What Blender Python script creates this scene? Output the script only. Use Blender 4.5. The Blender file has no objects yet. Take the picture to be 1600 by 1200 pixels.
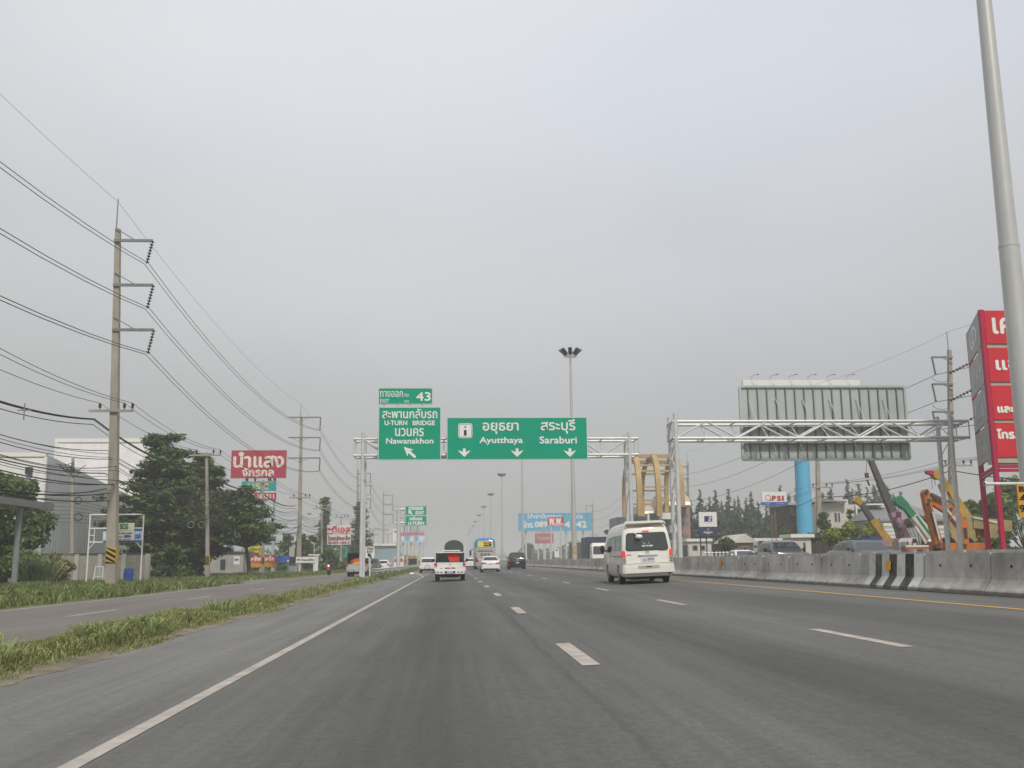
import bpy, math, random
import numpy as np
from mathutils import Vector, Matrix
SC = bpy.context.scene
COL = SC.collection
rnd = random.Random(7)

# ------------------------------------------------------------------ camera
FPX, CAM_H = 1555.0, 1.13
C_R = Vector((0.99825939, -0.0581485, -0.00984587))
C_U = Vector((-0.00048754, -0.17507754, 0.98455453))
C_F = Vector((0.05897416, 0.982836, 0.17480115))
cd = bpy.data.cameras.new('camera')
cam = bpy.data.objects.new('camera', cd)
COL.objects.link(cam)
cd.sensor_fit = 'HORIZONTAL'; cd.sensor_width = 36.0
cd.lens = 36.0 * FPX / 1600.0
cd.clip_start = 0.1; cd.clip_end = 9000
cam.matrix_world = Matrix(((C_R.x, C_U.x, -C_F.x, 0), (C_R.y, C_U.y, -C_F.y, 0), (C_R.z, C_U.z, -C_F.z, CAM_H), (0, 0, 0, 1)))
SC.camera = cam

# ------------------------------------------------------------------ sky, sun, exposure
SUN_EL, SUN_DIR = math.radians(47), Vector((0.16, -0.70, 0.0))      # sun behind the camera and a little to the right
hx = SUN_DIR.normalized() * math.cos(SUN_EL)
TO_SUN = Vector((hx.x, hx.y, math.sin(SUN_EL)))
world = bpy.data.worlds.new('World'); SC.world = world; world.use_nodes = True
nt = world.node_tree; N = nt.nodes; L = nt.links
bg = N['Background']
sky = N.new('ShaderNodeTexSky'); sky.sky_type = 'NISHITA'; sky.sun_disc = False
sky.sun_elevation = SUN_EL; sky.sun_rotation = math.atan2(TO_SUN.x, TO_SUN.y)
sky.air_density = 1.3; sky.dust_density = 5.0; sky.ozone_density = 1.0
STR = 0.1
tc = N.new('ShaderNodeTexCoord')
sep = N.new('ShaderNodeSeparateXYZ'); L.new(tc.outputs['Generated'], sep.inputs[0])
ramp = N.new('ShaderNodeValToRGB'); L.new(sep.outputs['Z'], ramp.inputs[0])
cr = ramp.color_ramp; cr.interpolation = 'EASE'
cols = [(0.0, (.44, .438, .43)), (.12, (.515, .517, .522)), (.28, (.640, .644, .655)), (.47, (.735, .742, .772)), (.7, (.78, .785, .81)), (1.0, (.78, .785, .81))]
cr.elements[0].position, cr.elements[0].color = cols[0][0], (*cols[0][1], 1)
cr.elements[1].position, cr.elements[1].color = cols[-1][0], (*cols[-1][1], 1)
for p, c in cols[1:-1]:
    e = cr.elements.new(p); e.color = (*c, 1)
# thin veil of cloud: broad soft patches, a little bluer where it is thin
nz = N.new('ShaderNodeTexNoise'); nz.inputs['Scale'].default_value = 1.7; nz.inputs['Detail'].default_value = 3.0
nz.inputs['Roughness'].default_value = .45
mp = N.new('ShaderNodeMapping'); mp.inputs['Location'].default_value = (0.55, 0.1, 0.2); mp.inputs['Scale'].default_value = (1, 1, 1.6)
L.new(tc.outputs['Generated'], mp.inputs[0]); L.new(mp.outputs[0], nz.inputs['Vector'])
cv = N.new('ShaderNodeMapRange'); cv.inputs['From Min'].default_value = .3; cv.inputs['From Max'].default_value = .7
cv.inputs['To Min'].default_value = 0.0; cv.inputs['To Max'].default_value = 1.0
L.new(nz.outputs['Fac'], cv.inputs['Value'])
tint = N.new('ShaderNodeMix'); tint.data_type = 'RGBA'; tint.blend_type = 'MIX'
tint.inputs['A'].default_value = (.885, .91, .955, 1); tint.inputs['B'].default_value = (1.06, 1.05, 1.022, 1)
L.new(cv.outputs[0], tint.inputs['Factor'])
mul = N.new('ShaderNodeMix'); mul.data_type = 'RGBA'; mul.blend_type = 'MULTIPLY'; mul.inputs['Factor'].default_value = 1
# the veil is thinnest, and so brightest, high ahead of the camera
dt = N.new('ShaderNodeVectorMath'); dt.operation = 'DOT_PRODUCT'; L.new(tc.outputs['Generated'], dt.inputs[0]); dt.inputs[1].default_value = Vector((.08, .80, .59)).normalized()
gm = N.new('ShaderNodeMapRange'); gm.interpolation_type = 'SMOOTHSTEP'; gm.inputs['From Min'].default_value = .80; gm.inputs['From Max'].default_value = 1.0
gm.inputs['To Min'].default_value = .95; gm.inputs['To Max'].default_value = 1.13; L.new(dt.outputs['Value'], gm.inputs['Value'])
gx = N.new('ShaderNodeMix'); gx.data_type = 'RGBA'; gx.blend_type = 'MULTIPLY'; gx.inputs['Factor'].default_value = 1
L.new(ramp.outputs[0], gx.inputs['A']); L.new(gm.outputs[0], gx.inputs['B'])
L.new(gx.outputs['Result'], mul.inputs['A']); L.new(tint.outputs['Result'], mul.inputs['B'])
sc_ = N.new('ShaderNodeMix'); sc_.data_type = 'RGBA'; sc_.blend_type = 'MULTIPLY'; sc_.inputs['Factor'].default_value = 1
sc_.inputs['B'].default_value = (1 / STR, 1 / STR, 1 / STR, 1); L.new(mul.outputs['Result'], sc_.inputs['A'])
fin = N.new('ShaderNodeMix'); fin.data_type = 'RGBA'; fin.inputs['Factor'].default_value = .94
L.new(sky.outputs[0], fin.inputs['A']); L.new(sc_.outputs['Result'], fin.inputs['B'])
L.new(fin.outputs['Result'], bg.inputs['Color']); bg.inputs['Strength'].default_value = STR
sd = bpy.data.lights.new('sun', 'SUN'); sd.energy = 2.5; sd.angle = math.radians(6); sd.color = (1.0, .95, .86)
sun = bpy.data.objects.new('sun', sd); COL.objects.link(sun)
sun.rotation_mode = 'QUATERNION'; sun.rotation_quaternion = TO_SUN.to_track_quat('Z', 'Y')
vs = SC.view_settings
vs.view_transform = 'Standard'; vs.look = 'None'; vs.exposure = 0.0; vs.gamma = 1.0; vs.use_curve_mapping = False
SC.cycles.volume_bounces = 1

# ------------------------------------------------------------------ helpers
def W(px, py, Y):
    """point of the place seen at photograph pixel (px, py), Y metres up the road"""
    d = C_F + C_R * ((px - 800) / FPX) + C_U * ((600 - py) / FPX)
    t = Y / d.y
    return Vector((d.x * t, Y, CAM_H + d.z * t))
KX = .035
_gx = [-1500, -13, -12.7, -6.3, -5.6, -5, 13.2, 13.6, 26, 27, 1500]
_gz = [-.12, -.10, -.10, -.10, -.06, -.175, KX * 13.2, .46, .1, .1, .1]
def gz(x): return float(np.interp(x, _gx, _gz))
def sr(r, g, b):
    f = lambda c: (c / 255 / 12.92) if c <= 10 else ((c / 255 + .055) / 1.055) ** 2.4
    return (f(r), f(g), f(b))

MATS = {}
def mat(name, rgb, rough=.6, var=.12, scale=2.0, bump=0.0, bscale=30.0, metal=0.0, spec=.22, dirt=0.0, island=False, trans=0.0, coat=0.0, emit=0.0, stretch=None, alpha=None):
    if name in MATS: return MATS[name]
    m = bpy.data.materials.new(name); m.use_nodes = True
    t = m.node_tree; n = t.nodes; l = t.links; b = n['Principled BSDF']
    b.inputs['Roughness'].default_value = rough; b.inputs['Metallic'].default_value = metal
    b.inputs['Specular IOR Level'].default_value = spec
    b.inputs['Coat Weight'].default_value = coat
    tcn = n.new('ShaderNodeTexCoord')
    vec = tcn.outputs['Object']
    if stretch:
        mm = n.new('ShaderNodeMapping'); mm.inputs['Scale'].default_value = stretch
        l.new(vec, mm.inputs[0]); vec = mm.outputs[0]
    nn = n.new('ShaderNodeTexNoise'); nn.inputs['Scale'].default_value = scale; nn.inputs['Detail'].default_value = 6; nn.inputs['Roughness'].default_value = .65
    l.new(vec, nn.inputs['Vector'])
    mr = n.new('ShaderNodeMapRange'); mr.inputs['From Min'].default_value = .3; mr.inputs['From Max'].default_value = .7
    mr.inputs['To Min'].default_value = 1 - var; mr.inputs['To Max'].default_value = 1 + var
    l.new(nn.outputs['Fac'], mr.inputs['Value'])
    mx = n.new('ShaderNodeMix'); mx.data_type = 'RGBA'; mx.blend_type = 'MULTIPLY'; mx.inputs['Factor'].default_value = 1
    mx.inputs['A'].default_value = (*rgb, 1); l.new(mr.outputs[0], mx.inputs['B'])
    out = mx.outputs['Result']
    if island:
        ge = n.new('ShaderNodeNewGeometry')
        m2 = n.new('ShaderNodeMapRange'); m2.inputs['To Min'].default_value = .5; m2.inputs['To Max'].default_value = 1.65
        l.new(ge.outputs['Random Per Island'], m2.inputs['Value'])
        hs = n.new('ShaderNodeHueSaturation')
        m3 = n.new('ShaderNodeMapRange'); m3.inputs['To Min'].default_value = .47; m3.inputs['To Max'].default_value = .53
        wn = n.new('ShaderNodeTexWhiteNoise'); wn.noise_dimensions = '1D'; l.new(ge.outputs['Random Per Island'], wn.inputs['W'])
        l.new(wn.outputs['Value'], m3.inputs['Value']); l.new(m3.outputs[0], hs.inputs['Hue'])
        l.new(m2.outputs[0], hs.inputs['Value']); l.new(out, hs.inputs['Color']); out = hs.outputs['Color']
    if dirt > 0:
        n2 = n.new('ShaderNodeTexNoise'); n2.inputs['Scale'].default_value = .8; n2.inputs['Detail'].default_value = 8; n2.inputs['Roughness'].default_value = .7
        mp2 = n.new('ShaderNodeMapping'); mp2.inputs['Scale'].default_value = (2.5, 2.5, .5); l.new(tcn.outputs['Object'], mp2.inputs[0]); l.new(mp2.outputs[0], n2.inputs['Vector'])
        r2 = n.new('ShaderNodeMapRange'); r2.inputs['From Min'].default_value = .45; r2.inputs['From Max'].default_value = .75; r2.inputs['To Max'].default_value = dirt
        l.new(n2.outputs['Fac'], r2.inputs['Value'])
        m4 = n.new('ShaderNodeMix'); m4.data_type = 'RGBA'; m4.blend_type = 'MIX'; m4.inputs['B'].default_value = (.07, .06, .05, 1)
        l.new(r2.outputs[0], m4.inputs['Factor']); l.new(out, m4.inputs['A']); out = m4.outputs['Result']
    l.new(out, b.inputs['Base Color'])
    if bump > 0:
        nb = n.new('ShaderNodeTexNoise'); nb.inputs['Scale'].default_value = bscale; nb.inputs['Detail'].default_value = 4
        l.new(vec, nb.inputs['Vector'])
        bp = n.new('ShaderNodeBump'); bp.inputs['Strength'].default_value = bump; bp.inputs['Distance'].default_value = .02
        l.new(nb.outputs['Fac'], bp.inputs['Height']); l.new(bp.outputs[0], b.inputs['Normal'])
    if emit > 0:
        b.inputs['Emission Color'].default_value = (*rgb, 1); b.inputs['Emission Strength'].default_value = emit
    if trans > 0:
        tr = n.new('ShaderNodeBsdfTranslucent'); l.new(out, tr.inputs['Color'])
        ms = n.new('ShaderNodeMixShader'); ms.inputs[0].default_value = trans
        l.new(b.outputs[0], ms.inputs[1]); l.new(tr.outputs[0], ms.inputs[2]); l.new(ms.outputs[0], n['Material Output'].inputs['Surface'])
    MATS[name] = m
    return m

def corrugated(name, rgb, pitch, axis='X', rough=.55, var=.1, depth=.6):
    if name in MATS: return MATS[name]
    m = mat(name, rgb, rough, var, .6, dirt=.12)
    t = m.node_tree; n = t.nodes; l = t.links; b = n['Principled BSDF']
    tcn = n.new('ShaderNodeTexCoord'); wv = n.new('ShaderNodeTexWave'); wv.bands_direction = axis
    wv.inputs['Scale'].default_value = 1.0 / pitch * .314 * 1.0; wv.inputs['Distortion'].default_value = 0
    l.new(tcn.outputs['Object'], wv.inputs['Vector'])
    bp = n.new('ShaderNodeBump'); bp.inputs['Strength'].default_value = depth; bp.inputs['Distance'].default_value = .06
    l.new(wv.outputs['Fac'], bp.inputs['Height']); l.new(bp.outputs[0], b.inputs['Normal'])
    return m

WM = {}
class MB:
    def __init__(s): s.v = []; s.f = []
    def add(s, vs_, fs):
        o = len(s.v); s.v += [tuple(p) for p in vs_]; s.f += [tuple(i + o for i in f) for f in fs]; return s
    def box(s, x0, x1, y0, y1, z0, z1):
        v = [(x0, y0, z0), (x1, y0, z0), (x1, y1, z0), (x0, y1, z0), (x0, y0, z1), (x1, y0, z1), (x1, y1, z1), (x0, y1, z1)]
        return s.add(v, [(0, 3, 2, 1), (4, 5, 6, 7), (0, 1, 5, 4), (1, 2, 6, 5), (2, 3, 7, 6), (3, 0, 4, 7)])
    def bar(s, p0, p1, w, h=None, w1=None, up=(0, 0, 1)):
        h = h or w; p0 = Vector(p0); p1 = Vector(p1); d = (p1 - p0).normalized(); u = Vector(up)
        if abs(d.dot(u)) > .98: u = Vector((0, 1, 0))
        r = d.cross(u).normalized(); u = r.cross(d)
        k = (w1 / w) if w1 else 1; v = []
        for p, q in ((p0, 1), (p1, k)):
            for a, b in ((-1, -1), (1, -1), (1, 1), (-1, 1)): v.append(p + r * (a * w / 2 * q) + u * (b * h / 2 * q))
        return s.add(v, [(0, 1, 2, 3)[::-1], (4, 5, 6, 7), (0, 1, 5, 4), (1, 2, 6, 5), (2, 3, 7, 6), (3, 0, 4, 7)])
    def cyl(s, p0, p1, r0, r1=None, n=8, caps=True):
        r1 = r0 if r1 is None else r1; p0 = Vector(p0); p1 = Vector(p1); d = (p1 - p0).normalized()
        u = Vector((0, 0, 1)) if abs(d.z) < .9 else Vector((1, 0, 0))
        a = d.cross(u).normalized(); b = a.cross(d); v = []
        for p, r in ((p0, r0), (p1, r1)):
            for i in range(n):
                t = 2 * math.pi * i / n; v.append(p + a * (r * math.cos(t)) + b * (r * math.sin(t)))
        f = [(i, i + n, (i + 1) % n + n, (i + 1) % n) for i in range(n)]
        if caps: f += [tuple(range(n)), tuple(range(2 * n - 1, n - 1, -1))]
        return s.add(v, f)
    def tube(s, pts, r, n=5):
        pts = [Vector(p) for p in pts]; v = []; f = []; m = len(pts)
        rr = r if isinstance(r, (list, tuple)) else [r] * m
        for i, p in enumerate(pts):
            d = (pts[min(i + 1, m - 1)] - pts[max(i - 1, 0)]).normalized()
            u = Vector((0, 0, 1)) if abs(d.z) < .95 else Vector((1, 0, 0))
            a = d.cross(u).normalized(); b = a.cross(d)
            for k in range(n):
                t = 2 * math.pi * k / n; v.append(p + a * (rr[i] * math.cos(t)) + b * (rr[i] * math.sin(t)))
        for i in range(m - 1):
            for k in range(n): f.append((i * n + k, i * n + (k + 1) % n, (i + 1) * n + (k + 1) % n, (i + 1) * n + k))
        f += [tuple(range(n - 1, -1, -1)), tuple(range((m - 1) * n, m * n))]
        return s.add(v, f)
    def poly(s, pts): return s.add(pts, [tuple(range(len(pts)))])
    def prism(s, pts, off):
        n = len(pts); off = Vector(off); a = [Vector(p) for p in pts]
        nrm = Vector((0, 0, 0))
        for i in range(n): nrm += a[i].cross(a[(i + 1) % n])
        if nrm.dot(off) > 0: a = a[::-1]
        v = a + [p + off for p in a]
        return s.add(v, [tuple(range(n)), tuple(range(2 * n - 1, n - 1, -1))] + [(i, i + n, (i + 1) % n + n, (i + 1) % n) for i in range(n)])
    def sph(s, c, r, n=8, m=5, sc=(1, 1, 1)):
        c = Vector(c); v = [c + Vector((0, 0, -r * sc[2]))]; f = []
        for j in range(1, m):
            ph = -math.pi / 2 + math.pi * j / m
            for i in range(n):
                t = 2 * math.pi * i / n; v.append(c + Vector((r * sc[0] * math.cos(ph) * math.cos(t), r * sc[1] * math.cos(ph) * math.sin(t), r * sc[2] * math.sin(ph))))
        v.append(c + Vector((0, 0, r * sc[2])))
        for i in range(n): f.append((0, 1 + (i + 1) % n, 1 + i))
        for j in range(m - 2):
            for i in range(n): f.append((1 + j * n + i, 1 + j * n + (i + 1) % n, 1 + (j + 1) * n + (i + 1) % n, 1 + (j + 1) * n + i))
        for i in range(n): f.append((len(v) - 1, 1 + (m - 2) * n + i, 1 + (m - 2) * n + (i + 1) % n))
        return s.add(v, f)
    def build(s, name, m, parent=None, smooth=None, world=True):
        me = bpy.data.meshes.new(name); v = s.v
        if parent is not None and world:
            inv = WM[parent].inverted(); v = [inv @ Vector(p) for p in v]
        me.from_pydata([tuple(p) for p in v], [], s.f); me.update()
        if smooth is not None:
            me.polygons.foreach_set('use_smooth', [True] * len(me.polygons)); me.set_sharp_from_angle(angle=math.radians(smooth))
        me.materials.append(m)
        return link(name, me, parent)

def link(name, me, parent=None):
    o = bpy.data.objects.new(name, me); COL.objects.link(o)
    if parent is not None: o.parent = parent; WM[o] = WM[parent]
    else: WM[o] = Matrix()
    return o
def thing(name, label, cat, loc=(0, 0, 0), rz=0.0, group=None):
    o = bpy.data.objects.new(name, None); o.empty_display_size = .3; COL.objects.link(o)
    o.location = loc; o.rotation_euler = (0, 0, rz)
    WM[o] = Matrix.Translation(Vector(loc)) @ Matrix.Rotation(rz, 4, 'Z')
    return tag(o, label, cat, group)
def tag(o, label, cat, group=None):
    o['label'] = label; o['category'] = cat
    if group: o['group'] = group
    return o
def kind(o, k): o['kind'] = k; return o
def dup(root, loc, rz=0.0, label=None, group=None, scale=None):
    r = root.copy(); COL.objects.link(r); r.location = loc; r.rotation_euler = (0, 0, rz)
    if scale is not None: r.scale = scale if isinstance(scale, (tuple, list)) else (scale,) * 3
    WM[r] = Matrix.Translation(Vector(loc)) @ Matrix.Rotation(rz, 4, 'Z')
    if label: r['label'] = label
    if group: r['group'] = group
    for ch in list(root.children):
        c = ch.copy(); COL.objects.link(c); c.parent = r
        for g_ in list(ch.children):
            d = g_.copy(); COL.objects.link(d); d.parent = c
    return r
def np_mesh(name, verts, faces, m):
    """verts (n,3), faces (k,3|4) arrays"""
    me = bpy.data.meshes.new(name); k = faces.shape[1]
    me.vertices.add(len(verts)); me.vertices.foreach_set('co', verts.astype(np.float32).ravel())
    me.loops.add(faces.size); me.loops.foreach_set('vertex_index', faces.astype(np.int32).ravel())
    me.polygons.add(len(faces)); me.polygons.foreach_set('loop_start', np.arange(0, faces.size, k, dtype=np.int32))
    me.update(calc_edges=True); me.materials.append(m)
    return me

_TX = {}
def text_geo(s):
    if s in _TX: return _TX[s]
    c = bpy.data.curves.new('lettering', 'FONT'); c.body = s; c.size = 1; c.resolution_u = 4
    o = bpy.data.objects.new('lettering', c); COL.objects.link(o)
    dg = bpy.context.evaluated_depsgraph_get(); e = o.evaluated_get(dg); me = e.to_mesh()
    v = [(p.co.x, p.co.y) for p in me.vertices]; f = [tuple(p.vertices) for p in me.polygons]
    e.to_mesh_clear(); bpy.data.objects.remove(o); bpy.data.curves.remove(c)
    xs = [a for a, _ in v]; ys = [b for _, b in v]
    x0, x1, y0, y1 = min(xs), max(xs), min(ys), max(ys)
    v = [((a - x0) / (x1 - x0), (b - y0) / (y1 - y0)) for a, b in v]
    _TX[s] = (v, f); return _TX[s]
def text_mb(s, x0, x1, z0, z1, y, bold=.0, face=-1):
    """flat lettering in the plane y = const, read from the -y side (face -1)"""
    v, f = text_geo(s); mb = MB(); w, h = x1 - x0, z1 - z0
    offs = [(0, 0)] if bold <= 0 else [(0, 0), (bold, 0), (-bold, 0), (0, bold), (0, -bold)]
    for i, (dx, dz) in enumerate(offs):
        yy = y + face * i * .0006
        if face < 0: mb.add([(x0 + a * w + dx, yy, z0 + b * h + dz) for a, b in v], f)
        else: mb.add([(x1 - a * w + dx, yy, z0 + b * h + dz) for a, b in v], f)
    return mb
def ptext(parent, s, r, Y, m, bold=.0):
    """lettering filling the photograph rectangle r on a board at distance Y"""
    a = W(r[0], r[3], Y); b = W(r[2], r[1], Y)
    return text_mb(s, a.x, b.x, a.z, b.z, Y, bold).build('lettering', m, parent)
def prect(r, Y):
    a = W(r[0], (r[1] + r[3]) / 2, Y); b = W(r[2], (r[1] + r[3]) / 2, Y); c = W((r[0] + r[2]) / 2, r[1], Y); d = W((r[0] + r[2]) / 2, r[3], Y)
    return a.x, b.x, d.z, c.z
def pboard(parent, r, Y, th, m, name='board'):
    x0, x1, z0, z1 = prect(r, Y)
    return MB().box(x0, x1, Y, Y + th, z0, z1).build(name, m, parent)
def rrect(x0, x1, z0, z1, r, n=4):
    p = []
    for cx, cz, a0 in ((x1 - r, z0 + r, -90), (x1 - r, z1 - r, 0), (x0 + r, z1 - r, 90), (x0 + r, z0 + r, 180)):
        for i in range(n + 1):
            a = math.radians(a0 + 90 * i / n); p.append((cx + r * math.cos(a), cz + r * math.sin(a)))
    return p
# ------------------------------------------------------------------ materials
CONC = mat('concrete', (.38, .375, .35), .9, .14, 1.5, .25, 25, dirt=.35)
CONC_POLE = mat('pole_concrete', (.34, .31, .26), .9, .14, 1.2, .2, 20, dirt=.25)
STEEL = mat('galvanised_steel', (.56, .565, .565), .45, .10, 3, metal=.15, dirt=.12)
MASTST = mat('mast_steel', (.52, .52, .505), .36, .10, 1.3, metal=.35, stretch=(1, 1, .3), dirt=.12)
DARKMET = mat('dark_metal', (.045, .05, .055), .5, .1)
GREEN = mat('sign_green', (.0005, .30, .185), .6, .05, .8, spec=.03)
WHITE = mat('sign_white', (.74, .74, .72), .5, .05, 1)
PWHITE = mat('white_paint', (.72, .71, .68), .45, .05, 1.5)
BLACK = mat('black_paint', (.012, .012, .013), .5, .1)
RED = mat('red_paint', (.55, .025, .04), .45, .07, 1)
CRIMSON = mat('crimson_board', (.40, .03, .06), .55, .08, .6, dirt=.08)
NAVY = mat('navy_paint', (.02, .035, .14), .5, .08)
BLUE = mat('blue_paint', (.03, .12, .42), .5, .08)
SKYBL = mat('sky_blue_paint', (.10, .42, .66), .5, .06, .5)
TEAL = mat('teal_paint', (.01, .30, .29), .55, .08)
YELLOW = mat('yellow_paint', (.66, .42, .03), .5, .1)
AMBER = mat('amber_reflector', (.75, .34, .02), .4, .08)
ORANGE = mat('orange_paint', (.52, .155, .03), .6, .22, 2.5, dirt=.5)
GOLD = mat('golden_cladding', (.44, .30, .12), .55, .14, .8, dirt=.25)
RUBBER = mat('tyre_rubber', (.018, .018, .019), .85, .1)
GLASS = mat('dark_glass', (.02, .025, .027), .06, .05, spec=.8)
WIRE = mat('wire_black', (.03, .03, .033), .6, .05)
ALU = mat('aluminium_sheet', (.42, .46, .45), .5, .07, .7, metal=.2, dirt=.08)
GREYP = mat('grey_paint', (.22, .225, .23), .5, .08)
BARK = mat('bark', (.11, .085, .06), .95, .3, 6, .4, 12)

# ------------------------------------------------------------------ ground, roads, markings
def grass_ground():
    m = mat('ground_soil', (.12, .135, .055), .95, .35, .35, .4, 6)
    return m
def sheet(name, xs, y0, y1, dz, m, ny=1):
    vs_ = []; fs = []; n = len(xs)
    for j in range(ny + 1):
        y = y0 + (y1 - y0) * j / ny
        for x in xs: vs_.append((x, y, gz(x) + dz))
    for j in range(ny):
        for i in range(n - 1): fs.append((j * n + i, j * n + i + 1, (j + 1) * n + i + 1, (j + 1) * n + i))
    mb = MB(); mb.add(vs_, fs)
    return kind(mb.build(name, m), 'structure')
sheet('ground', [-1500, -400, -100, -30, -13, -12.7, -6.3, -5.6, -5, 0, 6, 13.2, 13.6, 26, 27, 60, 400, 1500], -60, 3000, 0, grass_ground())

def asphalt(name, base, stops, x0, x1, seed=0.0, seam=False, tint=(1.0, 1.0, .94)):
    m = bpy.data.materials.new(name); m.use_nodes = True
    t = m.node_tree; n = t.nodes; l = t.links; b = n['Principled BSDF']
    b.inputs['Roughness'].default_value = .82; b.inputs['Specular IOR Level'].default_value = .35
    tcn = n.new('ShaderNodeTexCoord'); sp = n.new('ShaderNodeSeparateXYZ')
    # wander of the worn bands
    mpw = n.new('ShaderNodeMapping'); mpw.inputs['Scale'].default_value = (.25, .06, 1); mpw.inputs['Location'].default_value = (seed, seed, 0)
    nw = n.new('ShaderNodeTexNoise'); nw.inputs['Scale'].default_value = 1.0; nw.inputs['Detail'].default_value = 2
    l.new(tcn.outputs['Object'], mpw.inputs[0]); l.new(mpw.outputs[0], nw.inputs['Vector'])
    l.new(tcn.outputs['Object'], sp.inputs[0])
    wa = n.new('ShaderNodeMath'); wa.operation = 'MULTIPLY_ADD'; wa.inputs[1].default_value = .9; l.new(nw.outputs['Fac'], wa.inputs[0]); l.new(sp.outputs['X'], wa.inputs[2])
    mr = n.new('ShaderNodeMapRange'); mr.inputs['From Min'].default_value = x0 + .45; mr.inputs['From Max'].default_value = x1 + .45
    l.new(wa.outputs[0], mr.inputs['Value'])
    rp = n.new('ShaderNodeValToRGB'); l.new(mr.outputs[0], rp.inputs[0]); e = rp.color_ramp; e.interpolation = 'B_SPLINE'
    st = [((x - x0) / (x1 - x0), v * .5) for x, v in stops]
    e.elements[0].position, e.elements[0].color = st[0][0], (st[0][1],) * 3 + (1,)
    e.elements[1].position, e.elements[1].color = st[-1][0], (st[-1][1],) * 3 + (1,)
    for p, v in st[1:-1]:
        k = e.elements.new(p); k.color = (v, v, v, 1)
    # lengthwise streaks, patches and grain
    def noise(scale, vec, det=5, rough=.6):
        q = n.new('ShaderNodeTexNoise'); q.inputs['Scale'].default_value = scale; q.inputs['Detail'].default_value = det; q.inputs['Roughness'].default_value = rough
        mp_ = n.new('ShaderNodeMapping'); mp_.inputs['Scale'].default_value = vec; mp_.inputs['Location'].default_value = (seed, 0, 0)
        l.new(tcn.outputs['Object'], mp_.inputs[0]); l.new(mp_.outputs[0], q.inputs['Vector']); return q.outputs['Fac']
    def rng(s_, a, b_):
        q = n.new('ShaderNodeMapRange'); q.inputs['From Min'].default_value = .28; q.inputs['From Max'].default_value = .72
        q.inputs['To Min'].default_value = a; q.inputs['To Max'].default_value = b_; l.new(s_, q.inputs['Value']); return q.outputs[0]
    def mulm(a, b_):
        q = n.new('ShaderNodeMath'); q.operation = 'MULTIPLY'; l.new(a, q.inputs[0])
        if isinstance(b_, float): q.inputs[1].default_value = b_
        else: l.new(b_, q.inputs[1])
        return q.outputs[0]
    v = mulm(rp.outputs[0], 2.0)
    v = mulm(v, rng(noise(1.6, (1.6, .05, 1)), .83, 1.15))
    v = mulm(v, rng(noise(5.0, (2.2, .03, 1), 3), .90, 1.09))
    v = mulm(v, rng(noise(.35, (1, .5, 1), 6), .85, 1.14))
    v = mulm(v, rng(noise(14, (1, 1, 1), 3, .7), .82, 1.17))
    v = mulm(v, rng(noise(90, (1, 1, 1), 2, .8), .66, 1.34))
    # thin irregular sealed seams between the lanes
    if seam:
        for sx_, gate in ((1.12, .42), (4.3, .52), (-2.05, .58)):
            sb = n.new('ShaderNodeMath'); sb.operation = 'SUBTRACT'; sb.inputs[1].default_value = sx_; l.new(sp.outputs['X'], sb.inputs[0])
            wv_ = n.new('ShaderNodeMath'); wv_.operation = 'MULTIPLY_ADD'; wv_.inputs[1].default_value = .34; l.new(noise(1.1, (.4, .55, 1), 5, .6), wv_.inputs[0]); l.new(sb.outputs[0], wv_.inputs[2])
            s2 = n.new('ShaderNodeMath'); s2.operation = 'SUBTRACT'; s2.inputs[1].default_value = .17; l.new(wv_.outputs[0], s2.inputs[0])
            ab = n.new('ShaderNodeMath'); ab.operation = 'ABSOLUTE'; l.new(s2.outputs[0], ab.inputs[0])
            ln = n.new('ShaderNodeMapRange'); ln.inputs['From Min'].default_value = .008; ln.inputs['From Max'].default_value = .05; ln.inputs['To Min'].default_value = .80; ln.inputs['To Max'].default_value = 1; l.new(ab.outputs[0], ln.inputs['Value'])
            gt = n.new('ShaderNodeMapRange'); gt.inputs['From Min'].default_value = gate; gt.inputs['From Max'].default_value = gate + .06; l.new(noise(.5, (.3, .4, 1), 4, .6), gt.inputs['Value'])
            mxx = n.new('ShaderNodeMix'); mxx.data_type = 'FLOAT'; mxx.inputs['A'].default_value = 1.0; l.new(gt.outputs[0], mxx.inputs['Factor']); l.new(ln.outputs[0], mxx.inputs['B'])
            v = mulm(v, mxx.outputs['Result'])
    # a few dark drips and tar spots
    sp_ = n.new('ShaderNodeMapRange'); sp_.inputs['From Min'].default_value = .70; sp_.inputs['From Max'].default_value = .78; sp_.inputs['To Min'].default_value = 1; sp_.inputs['To Max'].default_value = .72
    l.new(noise(1.3, (1.5, .6, 1), 4, .6), sp_.inputs['Value']); v = mulm(v, sp_.outputs[0])
    mx = n.new('ShaderNodeMix'); mx.data_type = 'RGBA'; mx.blend_type = 'MULTIPLY'; mx.inputs['Factor'].default_value = 1
    mx.inputs['A'].default_value = (base * tint[0], base * tint[1], base * tint[2], 1); l.new(v, mx.inputs['B']); l.new(mx.outputs['Result'], b.inputs['Base Color'])
    bp = n.new('ShaderNodeBump'); bp.inputs['Strength'].default_value = .35; bp.inputs['Distance'].default_value = .006
    l.new(noise(120, (1, 1, 1), 2), bp.inputs['Height']); l.new(bp.outputs[0], b.inputs['Normal'])
    return m
A_MAIN = asphalt('highway_asphalt', .104, [(-6, 1.62), (-2.9, 1.58), (-2.2, 1.08), (-1.3, 1.14), (-.35, .5), (.75, 1.14), (1.12, .88), (1.5, 1.12), (2.2, 1.16), (3.15, .56), (4.1, 1.14), (5.4, 1.15), (6.8, .72), (7.8, 1.14), (9.0, 1.22), (9.9, 1.25), (10.3, .85), (10.8, .8)], -6, 10.8, 0.0, True)
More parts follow.
